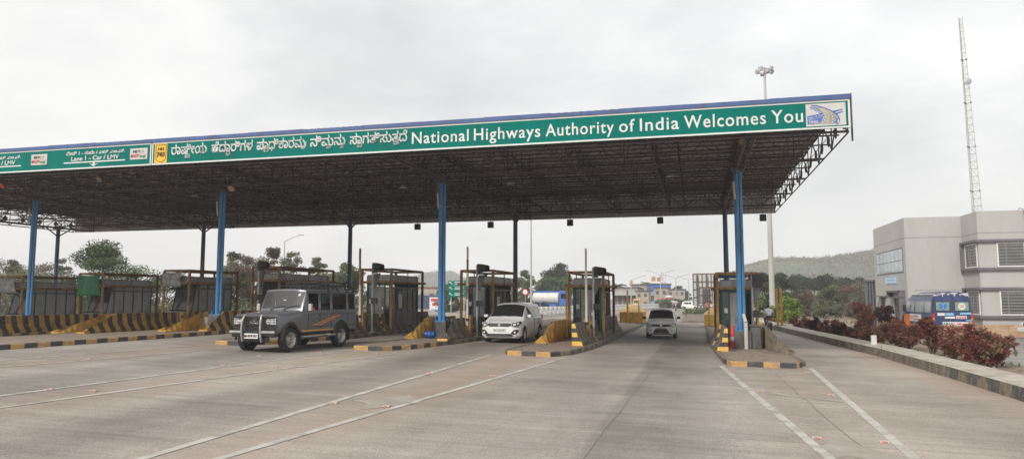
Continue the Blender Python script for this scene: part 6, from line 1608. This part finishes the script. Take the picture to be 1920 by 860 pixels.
def block(label, px0, px1, top, Y, m, depth=8, floors=1, roof='dconc', group='distant roadside buildings', wins=3, shop=False, name='roadside_building'):
    a = at(px0, top, Y); b = at(px1, top, Y); w = b.x - a.x; h = a.z
    t = thing(name, label, 'building', ((a.x + b.x) / 2, Y, -.1), group=group); h += .1
    g = MB(); g.b2(-w / 2, w / 2, 0, depth, 0, h, m); g.build('wall', t)
    g = MB(); g.b2(-w / 2 - .25, w / 2 + .25, -.25, depth + .2, h, h + .25, roof); g.build('roof', t)
    fh = h / floors
    for f in range(floors):
        for k in range(wins):
            x = -w / 2 + w * (k + .5) / wins; ww = min(1.3, w / wins * .45)
            if shop and f == 0:
                g = MB(); g.b2(x - w / wins * .36, x + w / wins * .36, -.03, -.004, .1, fh * .62, 'dpanel'); g.build('shop_front', t)
            else:
                g = MB(); g.b2(x - ww / 2, x + ww / 2, -.04, -.004, f * fh + fh * .35, f * fh + fh * .72, 'win_dark'); g.build('window', t)
    if shop: g = MB(); g.prism([(-1.8, fh * .62), (0, fh * .80), (0, fh * .84), (-1.8, fh * .66)], 'x', -w / 2, w / 2, 'galv'); g.build('awning', t)
    return t
block('long low grey brown building with a shop row left of the blue roof', 1148, 1196, 540, 165, 'bbrown', shop=True, wins=5)
block('blue clad building standing tallest in the distance', 1206, 1256, 533, 200, 'bblue', wins=3, floors=2)
block('grey brown two storey house in front of the blue clad building', 1182, 1212, 534, 185, 'bbrown', floors=2, wins=2)
block('small open fronted house with a balcony beside the blue clad building', 1192, 1216, 546, 160, 'bpink', floors=2, wins=2)
block('pale teal wall under the blue clad building', 1214, 1232, 545, 180, 'bteal', wins=1)
block('pinkish unfinished building right of the teal wall', 1226, 1252, 540, 172, 'bpink', floors=2, wins=2, shop=True)
block('grey brown shop house with a pale sign, left of the billboards', 1252, 1284, 543, 195, 'bbrown', floors=2, wins=3, shop=True)
block('low roadside shed far behind the tanker lorry', 1060, 1110, 560, 190, 'bpink', wins=4)
t = block('long tan shed behind the dark booth, left of the centre column', 745, 838, 540, 150, 'bbrown', roof='rust', wins=5)
t = thing('sheet_fence', 'dark blue corrugated sheet fence before the tan shed', 'fence', (at(800, 560, 118).x, 118, 0)); w_ = at(835, 560, 118).x - at(785, 560, 118).x
g = MB(); zt = at(800, 553, 118).z
n = 24
for k in range(n): g.b2(-w_ / 2 + w_ * k / n, -w_ / 2 + w_ * (k + .8) / n, -.03 if k % 2 else 0, .03, .1, zt, 'dblue')
g.b2(-w_ / 2, w_ / 2, .035, .08, .1, zt - .05, 'dblue'); g.build('sheets', t)
q = at(1202, 572, 150); t = thing('autorickshaw', 'yellow three wheeler far down the road below the brown shops', 'autorickshaw', (q.x, 140, 0))
g = MB(); g.prism([(-.65, .35), (.65, .35), (.66, 1.0), (.6, 1.75), (.35, 1.9), (-.35, 1.9), (-.6, 1.75), (-.66, 1.0)], 'y', -1.2, 1.2, 'byellow'); g.b2(-.5, .5, -1.21, -1.205, 1.05, 1.6, 'win_dark'); g.build('body', t)
for x, y in ((0, -1.0), (-.55, .8), (.55, .8)): g = MB(); g.lathe([(0, -.08), (.22, -.08), (.24, 0), (.22, .08), (0, .08)], (x, y, .24), (1, 0, 0), 'rubber', 14); g.build('wheel', t)
farc = make_car('hatch', 'tiny white car parked far off left of the billboards', (at(1297, 578, 130).x, 130, 0), R(60))
# flag and water tank on the blue roof
q = at(1228, 528, 200); t = thing('roof_tank', 'orange and white water tank on the distant blue roof', 'water tank', (q.x, 203, at(1228, 532, 203).z + .2))
g = MB(); g.cyl((-.6, 0, .5), (-.6, 0, 1.8), .6, .55, 12, 'faded_orange'); g.cyl((.9, 0, .5), (.9, 0, 1.6), .5, .45, 12, 'faded_red'); g.b2(-1.3, 1.6, -.6, .6, 0, .5, 'white'); g.build('tanks', t)
for (px, py, Y, m, lab) in ((1241, 561, 150, 'cone', 'red umbrella'), (1254, 556, 152, 'sign_white', 'white umbrella'), (1245, 566, 149, 'bblue', 'blue umbrella'), (1256, 560, 148, 'red_ink', 'dark red umbrella')):
    q = at(px, py, Y); t = thing('market_umbrella', lab + ' of a roadside stall in the far distance', 'umbrella', (q.x, Y, 0), group='stall umbrellas in the far distance')
    g = MB(); g.lathe([(0, q.z + .35), (.9, q.z), (.88, q.z - .1)], (0, 0, 0), (0, 0, 1), m, 12); g.build('canopy', t); g = MB(); g.cyl((0, 0, 0), (0, 0, q.z + .3), .04, .04, 6, 'galv'); g.build('pole', t)

# ------------------------------------------------------------------ trees
def tree(name, label, px, base_Y, top_py, width_px, kind, bot_frac=.28, n=2600, leaf=.32, seed=1, group=None, shape='round', cat='tree', open_=.0, trunk_r=None, base_z=-.1, dx=0.0):
    rng = np.random.default_rng(seed); rr_ = random.Random(seed)
    q = at(px, top_py, base_Y); H_ = q.z - base_z; X_ = q.x
    depth = -(X_ * math.sin(YAW)) + base_Y * math.cos(YAW); Wd = width_px / F * depth
    t = thing(name, label, cat, (X_, base_Y, base_z), group=group)
    tr = trunk_r or max(.06, H_ * .022); g = MB()
    zb = H_ * bot_frac
    g.cyl((0, 0, 0), (rr_.uniform(-.1, .1), 0, zb * 1.2), tr, tr * .75, 8, 'bark')
    # clump centres
    nc = {'round': 40, 'flat': 44, 'tall': 32, 'bush': 34, 'sparse': 42}[shape]
    cs = []
    for i in range(nc):
        a = i * 2.39996 + rng.uniform(-.3, .3); rad = min(1.05, ((i * .618 + .1) % 1.0) ** .5 + rng.uniform(-.08, .08)) if shape != 'sparse' else rng.uniform(.15, 1) ** .6
        if shape == 'flat': u = rng.uniform(.55, 1.0); prof = 1.0
        elif shape == 'tall': u = rng.uniform(0, 1); prof = math.sin(math.pi * (.15 + .8 * u)) ** .7
        elif shape == 'bush': u = rng.uniform(0, 1) ** .8; prof = math.sqrt(max(0, 1 - (u * .9) ** 2))
        else: u = rng.uniform(0, 1); prof = math.sqrt(max(0.05, 1 - (2 * u - .9) ** 2 * .95))
        cs.append(((math.cos(a) * rad * prof * Wd / 2 * .92), math.sin(a) * rad * prof * Wd / 2 * .92, zb + (H_ * .93 - zb) * u, rng.uniform(.6, 1.15)))
    cs = np.array(cs)
    for c in cs[:: (1 if shape == 'sparse' else 2)]:
        st_ = Vector((0, 0, zb * rng.uniform(.5, 1.15))); e = Vector(c[:3]); mid = st_.lerp(e, .5) + Vector((rng.uniform(-.2, .2), rng.uniform(-.2, .2), H_ * .05))
        g.cyl(st_, mid, tr * .42, tr * .26, 5, 'bark'); g.cyl(mid, e, tr * .26, tr * .08, 5, 'bark')
        if shape == 'sparse':
            for _ in range(4):
                e2 = mid.lerp(e, rng.uniform(.2, .9)) + Vector((rng.normal(0, 1), rng.normal(0, 1), abs(rng.normal(0, .8)))) * Wd * .09; g.cyl(mid.lerp(e, rng.uniform(0, .7)), e2, tr * .12, tr * .04, 3, 'bark')
    g.build('trunk', t)
    cr = Wd * {'round': .14, 'flat': .12, 'tall': .19, 'bush': .16, 'sparse': .12}[shape]
    which = rng.integers(0, nc, n); d = rng.normal(0, 1, (n, 3)); d /= np.linalg.norm(d, axis=1)[:, None]; d *= (rng.uniform(0, 1, n) ** .45)[:, None]
    d[:, 2] *= .62
    cc = cs[which, :3] + d * (cs[which, 3] * cr)[:, None] * 1.35
    cc[:, 2] = np.maximum(cc[:, 2], .05)
    mclump = rng.integers(0, 3, nc); mi = np.where(rng.uniform(0, 1, n) < .72, mclump[which], rng.integers(0, 3, n))
    me = leaf_mesh('crown', cc, np.full(n, leaf), LM[kind], rng, mi)
    o = bpy.data.objects.new('crown', me); COL.objects.link(o); o.parent = t
    return t
T = [
 ('pale dry leafless looking tree at the far left edge', 12, 75, 484, 106, 'dry', .06, 2025, .24, 'sparse'),
 ('slim grey green tree between the two left blue columns', 33, 70, 478, 47, 'olive', .06, 2160, .26, 'tall'),
 ('low straw coloured tree left of the big green tree', 85, 72, 490, 100, 'dry', .06, 2970, .26, 'round'),
 ('thin grey green tree right behind the narrow back column at left', 118, 78, 478, 33, 'olive', .06, 1215, .26, 'tall'),
 ('big bright grey green tree above the booth with the green tarpaulin', 198, 66, 458, 154, 'green', .06, 8775, .26, 'round'),
 ('bare twiggy treetop left of the narrow dark back column', 347, 80, 505, 44, 'brown', .06, 472, .22, 'sparse'),
 ('grey green round tree right of the second blue column', 440, 84, 468, 61, 'olive', .06, 2970, .3, 'round'),
 ('sparse reddish brown tree behind the signal above the jeep', 475, 78, 466, 84, 'brown', .06, 3105, .25, 'sparse'),
 ('tall reddish brown and green tree above the jeep windscreen', 512, 82, 458, 69, 'brown', .06, 3510, .27, 'round'),
 ('airy green tree with sky showing through, above the jeep roof', 550, 80, 462, 58, 'olive', .06, 1890, .25, 'sparse'),
 ('round topped grey green tree left of the third back column', 596, 90, 478, 44, 'olive', .06, 2970, .3, 'round'),
 ('green spreading tree behind the dark booth', 655, 76, 490, 84, 'green', .06, 4590, .28, 'round'),
 ('grey green round bush low behind the booth with the pale tarpaulin', 300, 68, 512, 80, 'olive', .04, 2200, .26, 'bush'),
 ('grey green bush low behind the leftmost booths', 60, 66, 508, 110, 'olive', .04, 2600, .26, 'bush'),
 ('low dull green bush behind the jeep roof rack', 622, 70, 505, 67, 'olive', .06, 2430, .26, 'bush'),
 ('dull brown green undergrowth tree behind the jeep bonnet', 450, 66, 500, 78, 'brown', .06, 2970, .26, 'bush'),
 ('upright green bush beside the green direction signs', 842, 84, 528, 46, 'green', .05, 2200, .26, 'tall'),
 ('slender pale green tree right of the dark back column', 985, 120, 505, 50, 'olive', .15, 2300, .34, 'sparse'),
 ('dark green tree behind the booth cage of the people carrier lane', 962, 110, 520, 42, 'olive', .05, 2000, .34, 'bush'),
 ('large dark round crowned tree behind the tanker lorry', 1045, 150, 491, 76, 'dark', .25, 4800, .45, 'round'),
 ('lighter green tree in front of the dark round crowned tree', 1030, 138, 520, 66, 'green', .05, 3600, .42, 'bush'),
 ('green tree directly above the tanker lorry cab', 1062, 140, 518, 45, 'green', .1, 2200, .42, 'bush'),
 ('dark spiky tree behind the brown shop house left of the billboards', 1272, 215, 535, 30, 'dark', .2, 900, .6, 'sparse'),
 ('small dark tree beside the left end of the big billboard', 1287, 200, 545, 22, 'olive', .1, 700, .5, 'bush'),
 ('dark green tree just left of the tall grey mast', 1428, 96, 508, 60, 'dark', .1, 4200, .30, 'round'),
 ('dark tree right of the tall grey mast', 1462, 105, 510, 58, 'dark', .1, 4200, .32, 'round'),
 ('mid green bushy tree behind the motorcycle rider', 1448, 84, 535, 62, 'green', .05, 3600, .28, 'bush'),
 ('bright lime green small tree beside the two yellow posts', 1480, 66, 553, 50, 'bright', .1, 3000, .20, 'round'),
 ('lime green climbing bush at the foot of the tall grey mast', 1452, 68, 574, 34, 'bright', .05, 1400, .20, 'bush'),
 ('wide flat topped dark tree below the hill', 1530, 150, 517, 108, 'dark', .30, 5200, .40, 'flat'),
 ('second flat topped dark tree right of the wide one', 1598, 160, 520, 62, 'dark', .35, 2600, .40, 'flat'),
 ('bare grey brushwood thicket tree nearest the slate louvres', 1618, 95, 524, 66, 'dry', .05, 1900, .2, 'sparse'),
 ('bare brown thicket left of the brushwood by the louvres', 1592, 100, 532, 62, 'brown', .05, 2600, .24, 'sparse'),
 ('yellow green topped tree in the middle of the right thicket', 1562, 104, 535, 56, 'olive', .1, 3000, .28, 'round'),
 ('olive round bush at the foot of the right thicket', 1540, 84, 562, 40, 'olive', .02, 2200, .22, 'bush'),
 ('grey green scrubby tree between the mast and the olive bush', 1512, 92, 548, 46, 'brown', .02, 2600, .24, 'bush'),
 ('dull olive bush low behind the dark red shrubs', 1568, 86, 570, 34, 'olive', .02, 1600, .22, 'bush'),
 ('straw and green bush left of the slate louvres', 1605, 82, 568, 44, 'dry', .02, 2000, .22, 'bush'),
 ('dark shaded bush under the flat topped tree', 1500, 125, 545, 60, 'dark', .02, 2600, .34, 'bush'),
 ('dark undergrowth bush below the second flat topped tree', 1565, 135, 545, 70, 'dark', .02, 2800, .34, 'bush'),
 ('grey dark bush right of the thicket behind the louvres', 1630, 120, 545, 60, 'brown', .02, 2400, .32, 'bush'),
]
for i, (lab, px, Y, top_, wpx, kind, bf, n, lf, shp) in enumerate(T):
    nm = 'bush' if shp == 'bush' else 'broadleaf_tree'
    tree(nm, lab, px, Y, top_, wpx, kind, bf, int(n * 2.3), lf * .92, seed=10 + i, shape=shp, cat='bush' if shp == 'bush' else 'tree', group='trees beyond the plaza')
def palm(label, px, top, Y):
    q = at(px, top, Y); h = q.z - 1.0; t = thing('palm_tree', label, 'palm tree', (q.x, Y, -.1), group='distant palms')
    g = MB(); g.cyl((0, 0, 0), (.2, 0, h), .22, .15, 8, 'hill_trunk'); g.build('trunk', t)
    g = MB(); rng = random.Random(px)
    for k in range(16):
        a = k * .393 + rng.uniform(-.2, .2); el = rng.uniform(-.1, 1.0); P = []; L_ = 2.6
        for s in range(6): u = s / 5; P.append((.2 + math.cos(a) * L_ * u * math.cos(el * .6), math.sin(a) * L_ * u * math.cos(el * .6), h + math.sin(el) * L_ * u - 1.4 * u * u))
        for (p0, p1) in zip(P[:-1], P[1:]):
            for s in (-1, 1):
                o1 = Vector((-math.sin(a), math.cos(a), -.35)) * s * .38
                g.add([p0, p1, Vector(p1) + o1, Vector(p0) + o1], [(0, 1, 2, 3)], LM['dark'][rng.randrange(3)])
    g.build('fronds', t)
palm('dark palm left of the distant shops', 1157, 530, 180); palm('palm behind the blue clad building', 1212, 527, 225)
# low growth in the distance and along the verge
rng = np.random.default_rng(4)
C_ = []
for px0, px1, Y, h, n in ((1232, 1290, 140, 1.6, 420), (1286, 1350, 92, .3, 200), (400, 700, 66, 1.0, 500), (-60, 420, 66, 1.2, 700), (830, 1000, 100, 1.0, 400)):
    a, b = at(px0, 560, Y).x, at(px1, 560, Y).x
    C_.append(np.stack([rng.uniform(a, b, n), Y + rng.uniform(-3, 6, n), rng.uniform(0, h, n)], 1))
C_ = np.concatenate(C_)
me = scatter_leaves('verge_growth', C_, rng.uniform(.22, .45, len(C_)), LM['olive'], n_per=26, seed=3); o = bpy.data.objects.new('verge_growth', me); COL.objects.link(o); tag(o, 'low olive growth along the far road edges', 'undergrowth', kind='stuff')
C_ = np.stack([rng.uniform(6.6, 60, 4200), rng.uniform(22, 110, 4200), np.full(4200, -.08)], 1)
keep = ((C_[:, 0] < 9.7) | (C_[:, 1] > 64)) & ((C_[:, 0] - 5.2) > (60 - C_[:, 1]) * .03)
C_ = C_[keep]; me = scatter_leaves('dry_grass', C_, rng.uniform(.10, .3, len(C_)), LM['dry'] + LM['olive'][:1], n_per=6, seed=8); o = bpy.data.objects.new('dry_grass', me); COL.objects.link(o); tag(o, 'dry grass and weeds beside the footway', 'grass', kind='stuff')
for (px0, px1, Y, lab, nm) in ((1288, 1355, 90, 'planted median strip kerb', 'far_median'),):
    a, b = at(px0, 588, Y).x, at(px1, 588, Y).x; g = MB(); g.b2(a, 2.2, 62, 120, -.1, .14, 'kerbside'); struct(g.build('median'))

# --- red leaved shrubs along the footway
def shrub(label, px, py, Y, h, w, kind, n=900, leaf=.12, seed=1):
    q = at(px, py, Y); rng = np.random.default_rng(seed)
    t = thing('red_leaved_shrub', label, 'shrub', (q.x, Y, -.12), group='red leaved shrubs along the footway')
    ns = max(6, int(w * 7)); g = MB(); tips = []
    for i in range(ns):
        a = rng.uniform(0, 6.28); r = rng.uniform(0, 1) ** .6 * w / 2 * .72; hh = h * rng.uniform(.55, 1.0) * (1 - .35 * (r / (w / 2)) ** 2); e = Vector((math.cos(a) * r, math.sin(a) * r, hh)); s0 = e * .18; s0.z = 0
        g.cyl(s0, s0.lerp(e, .55) + Vector((0, 0, .05)), .018, .013, 5, 'bark'); g.cyl(s0.lerp(e, .55) + Vector((0, 0, .05)), e, .013, .007, 5, 'bark')
        for f in (.38, .6, .8, 1.0): 
            p_ = s0.lerp(e, f); tips.append((p_.x, p_.y, p_.z, .5 + f * .5))
        for _ in range(2): tips.append((e.x + rng.normal(0, w * .08), e.y + rng.normal(0, w * .08), e.z - abs(rng.normal(0, h * .1)), .9))
    g.build('stems', t); tips = np.array(tips); nt_ = len(tips)
    wh = rng.integers(0, nt_, n); d = rng.normal(0, 1, (n, 3)); d /= np.linalg.norm(d, axis=1)[:, None]; d[:, 2] = d[:, 2] * .8 + .05
    cc = tips[wh, :3] + d * (rng.uniform(.3, 1, n) * .13 * (.8 + w * .25))[:, None]; cc[:, 2] = np.maximum(cc[:, 2], .05)
    # long leaves pointing out from each tip rosette
    u = d / np.linalg.norm(d, axis=1)[:, None]; v = np.cross(u, rng.normal(0, 1, (n, 3))); v /= np.linalg.norm(v, axis=1)[:, None]
    s = (leaf * rng.uniform(.7, 1.3, n))[:, None]
    P = np.stack([cc - u * s * .6, cc + v * s * .26, cc + u * s * .7 + np.array([0, 0, -.02]), cc - v * s * .26], 1).reshape(-1, 3)
    me = bpy.data.meshes.new('leaves'); me.vertices.add(4 * n); me.vertices.foreach_set('co', P.ravel()); me.loops.add(4 * n); me.loops.foreach_set('vertex_index', np.arange(4 * n, dtype=np.int32)); me.polygons.add(n); me.polygons.foreach_set('loop_start', np.arange(0, 4 * n, 4, dtype=np.int32))
    for m in LM[kind]: me.materials.append(m)
    mt = rng.integers(0, 3, nt_); me.polygons.foreach_set('material_index', np.where(rng.uniform(0, 1, n) < .7, mt[wh], rng.integers(0, 3, n)).astype(np.int32)); me.update(calc_edges=True)
    o = bpy.data.objects.new('leaves', me); COL.objects.link(o); o.parent = t
SH = [
 ('dark red shrub farthest along the footway, beyond the others', 1497, 615, 53, .95, 1.7, 'croton', 1300),
 ('low red shrub second from the far end of the row', 1513, 619, 50, .7, 1.3, 'bronze', 900),
 ('rounded maroon black shrub, third from the far end', 1528, 624, 47, .95, 1.3, 'maroon', 1400),
 ('wide red bush left of the gap before the white marker post', 1560, 632, 43, .95, 1.7, 'croton', 1600),
 ('small maroon bush right of the wide red bush', 1577, 636, 41, .85, 1.1, 'maroon', 1100),
 ('red bush just left of the white marker post', 1607, 641, 38.5, 1.0, 1.5, 'croton', 1600),
 ('tall dark red bush behind the row, in front of the office doorway', 1622, 622, 50, 2.1, 2.0, 'croton', 2200),
 ('black maroon bush behind the row, under the office window', 1661, 624, 47, 1.9, 2.3, 'maroon', 2200),
 ('low red bush behind and right of the black maroon one', 1683, 632, 42, 1.1, 1.5, 'croton', 1300),
 ('spreading coppery bush behind the white marker post', 1648, 648, 36, .9, 1.9, 'bronze', 1700),
 ('big brownish red bush right of the white marker post', 1700, 655, 33.5, 1.2, 2.6, 'bronze', 2800),
 ('tall deep red bush in front of the ambulance rear corner', 1748, 667, 30.5, 1.65, 1.3, 'croton', 2400),
 ('coppery bush in front of the ambulance bumper', 1785, 672, 29.0, 1.15, 1.7, 'bronze', 2000),
 ('large coppery red bush nearest the camera on the right', 1828, 682, 27.3, 1.35, 2.3, 'bronze', 3400),
 ('red edged bush at the near right end of the row', 1862, 690, 26.0, 1.0, 1.7, 'croton', 2000),
]
for i, (lab, px, py, Y, h, w_, kind, n) in enumerate(SH): shrub(lab, px, py, Y, h, w_, kind, int(n * 2.4), .095, seed=60 + i)
t = thing('marker_post', 'short white marker post standing among the red shrubs', 'post', (at(1639, 650, 31.5).x, 31.5, .0)); g = MB(); g.box((0, 0, .26), (.2, .08, .62), 'white'); g.build('post', t, bevel=.01)
g = MB(); g.box((0, 0, 0), (1.5, .14, .12), 'conc', rz=.1); o = g.build('fallen_kerb_stone', bevel=.02, loc=(at(1640, 648, 33.0).x, 33.0, .0)); tag(o, 'grey stone lying behind the white marker post', 'kerb stone')

# ------------------------------------------------------------------ sky, sun, air
SUN_EL, SUN_AZ = R(36), R(206)     # azimuth measured from +Y towards +X: behind the camera to the left, veiled by cloud
w = bpy.data.worlds.new('World'); sc.world = w; w.use_nodes = True
N = w.node_tree.nodes; L = w.node_tree.links; bg = N['Background']
sky = N.new('ShaderNodeTexSky'); sky.sky_type = 'NISHITA'; sky.sun_disc = False
sky.sun_elevation = SUN_EL; sky.sun_rotation = SUN_AZ; sky.dust_density = 4; sky.air_density = 1.3
bg.inputs['Strength'].default_value = 0.1
tc = N.new('ShaderNodeTexCoord')
mp = N.new('ShaderNodeMapping'); mp.inputs['Scale'].default_value = (1.0, 1.0, 2.4); mp.inputs['Location'].default_value = (3.1, 1.7, .4)
L.new(tc.outputs['Generated'], mp.inputs[0])
def noise(scale, det, ro, dist=0.0):
    n = N.new('ShaderNodeTexNoise'); n.inputs['Scale'].default_value = scale; n.inputs['Detail'].default_value = det
    n.inputs['Roughness'].default_value = ro; n.inputs['Distortion'].default_value = dist; L.new(mp.outputs[0], n.inputs['Vector']); return n
def ramp(src, stops):
    r = N.new('ShaderNodeValToRGB'); e = r.color_ramp.elements
    while len(e) < len(stops): e.new(.5)
    for i, (p, c) in enumerate(stops): e[i].position = p; e[i].color = (*c, 1)
    L.new(src, r.inputs[0]); return r
n1 = noise(1.9, 8, .55, .3); n2 = noise(5.5, 8, .6, .2)
# cloud deck: thicker and greyer to the left, thin and bright to the right
c1 = ramp(n1.outputs[0], [(.36, (5.3, 5.4, 5.5)), (.46, (6.6, 6.65, 6.7)), (.53, (7.6, 7.6, 7.6)), (.64, (8.6, 8.55, 8.45))])
c2 = ramp(n2.outputs[0], [(.35, (.94, .942, .95)), (.65, (1.05, 1.047, 1.04))])
mm = N.new('ShaderNodeMix'); mm.data_type = 'RGBA'; mm.blend_type = 'MULTIPLY'; mm.clamp_result = False; mm.inputs[0].default_value = 1
L.new(c1.outputs[0], mm.inputs[6]); L.new(c2.outputs[0], mm.inputs[7])
dt = N.new('ShaderNodeVectorMath'); dt.operation = 'DOT_PRODUCT'; dt.inputs[1].default_value = (0.80, 0.25, -0.15)
L.new(tc.outputs['Generated'], dt.inputs[0])
mr = N.new('ShaderNodeMapRange'); mr.inputs[1].default_value = -0.7; mr.inputs[2].default_value = 0.75; mr.inputs[3].default_value = 0.88; mr.inputs[4].default_value = 1.02
L.new(dt.outputs['Value'], mr.inputs[0])
sz = N.new('ShaderNodeSeparateXYZ'); L.new(tc.outputs['Generated'], sz.inputs[0])
mz = N.new('ShaderNodeMapRange'); mz.inputs[1].default_value = 0.0; mz.inputs[2].default_value = 0.30; mz.inputs[3].default_value = 1.18; mz.inputs[4].default_value = 1.0
L.new(sz.outputs[2], mz.inputs[0]); ml = N.new('ShaderNodeMath'); ml.operation = 'MULTIPLY'; L.new(mr.outputs[0], ml.inputs[0]); L.new(mz.outputs[0], ml.inputs[1])
m2 = N.new('ShaderNodeVectorMath'); m2.operation = 'SCALE'; L.new(mm.outputs[2], m2.inputs[0]); L.new(ml.outputs[0], m2.inputs['Scale'])
mx = N.new('ShaderNodeMix'); mx.data_type = 'RGBA'; mx.inputs[0].default_value = 0.92
L.new(sky.outputs[0], mx.inputs[6]); L.new(m2.outputs[0], mx.inputs[7]); L.new(mx.outputs[2], bg.inputs[0])
sd = bpy.data.lights.new('sun', 'SUN'); sd.energy = 2.3; sd.angle = R(13); sd.color = (1, .96, .9)
so = bpy.data.objects.new('sun', sd); COL.objects.link(so)
d = Vector((math.sin(SUN_AZ) * math.cos(SUN_EL), math.cos(SUN_AZ) * math.cos(SUN_EL), math.sin(SUN_EL)))
so.rotation_euler = (-d).to_track_quat('-Z', 'Y').to_euler(); so.location = d * 60
# hazy air
HAZE = 0.0008
hz = MB(); hz.b2(-1300, 1300, -250, 1350, -3.2, 175, 'white')
o = hz.build('haze'); o['kind'] = 'stuff'; o['label'] = 'pale dusty haze in the air over the plaza and hills'
hm = bpy.data.materials.new('haze_air'); hm.use_nodes = True; hn = hm.node_tree.nodes
hn.remove(hn['Principled BSDF']); pv = hn.new('ShaderNodeVolumePrincipled')
pv.inputs['Color'].default_value = (.95, .98, 1, 1); pv.inputs['Density'].default_value = HAZE; pv.inputs['Anisotropy'].default_value = 0.2
hm.node_tree.links.new(pv.outputs[0], hn['Material Output'].inputs['Volume'])
o.data.materials.clear(); o.data.materials.append(hm)

sc.view_settings.view_transform = 'Standard'; sc.view_settings.look = 'None'; sc.view_settings.gamma = 1; sc.view_settings.exposure = 0.5
sc.cycles.max_bounces = 8; sc.cycles.diffuse_bounces = 5; sc.cycles.transparent_max_bounces = 12; sc.cycles.volume_bounces = 2
sc.cycles.use_denoising = True
try: sc.cycles.denoiser = 'OPENIMAGEDENOISE'
except Exception: pass
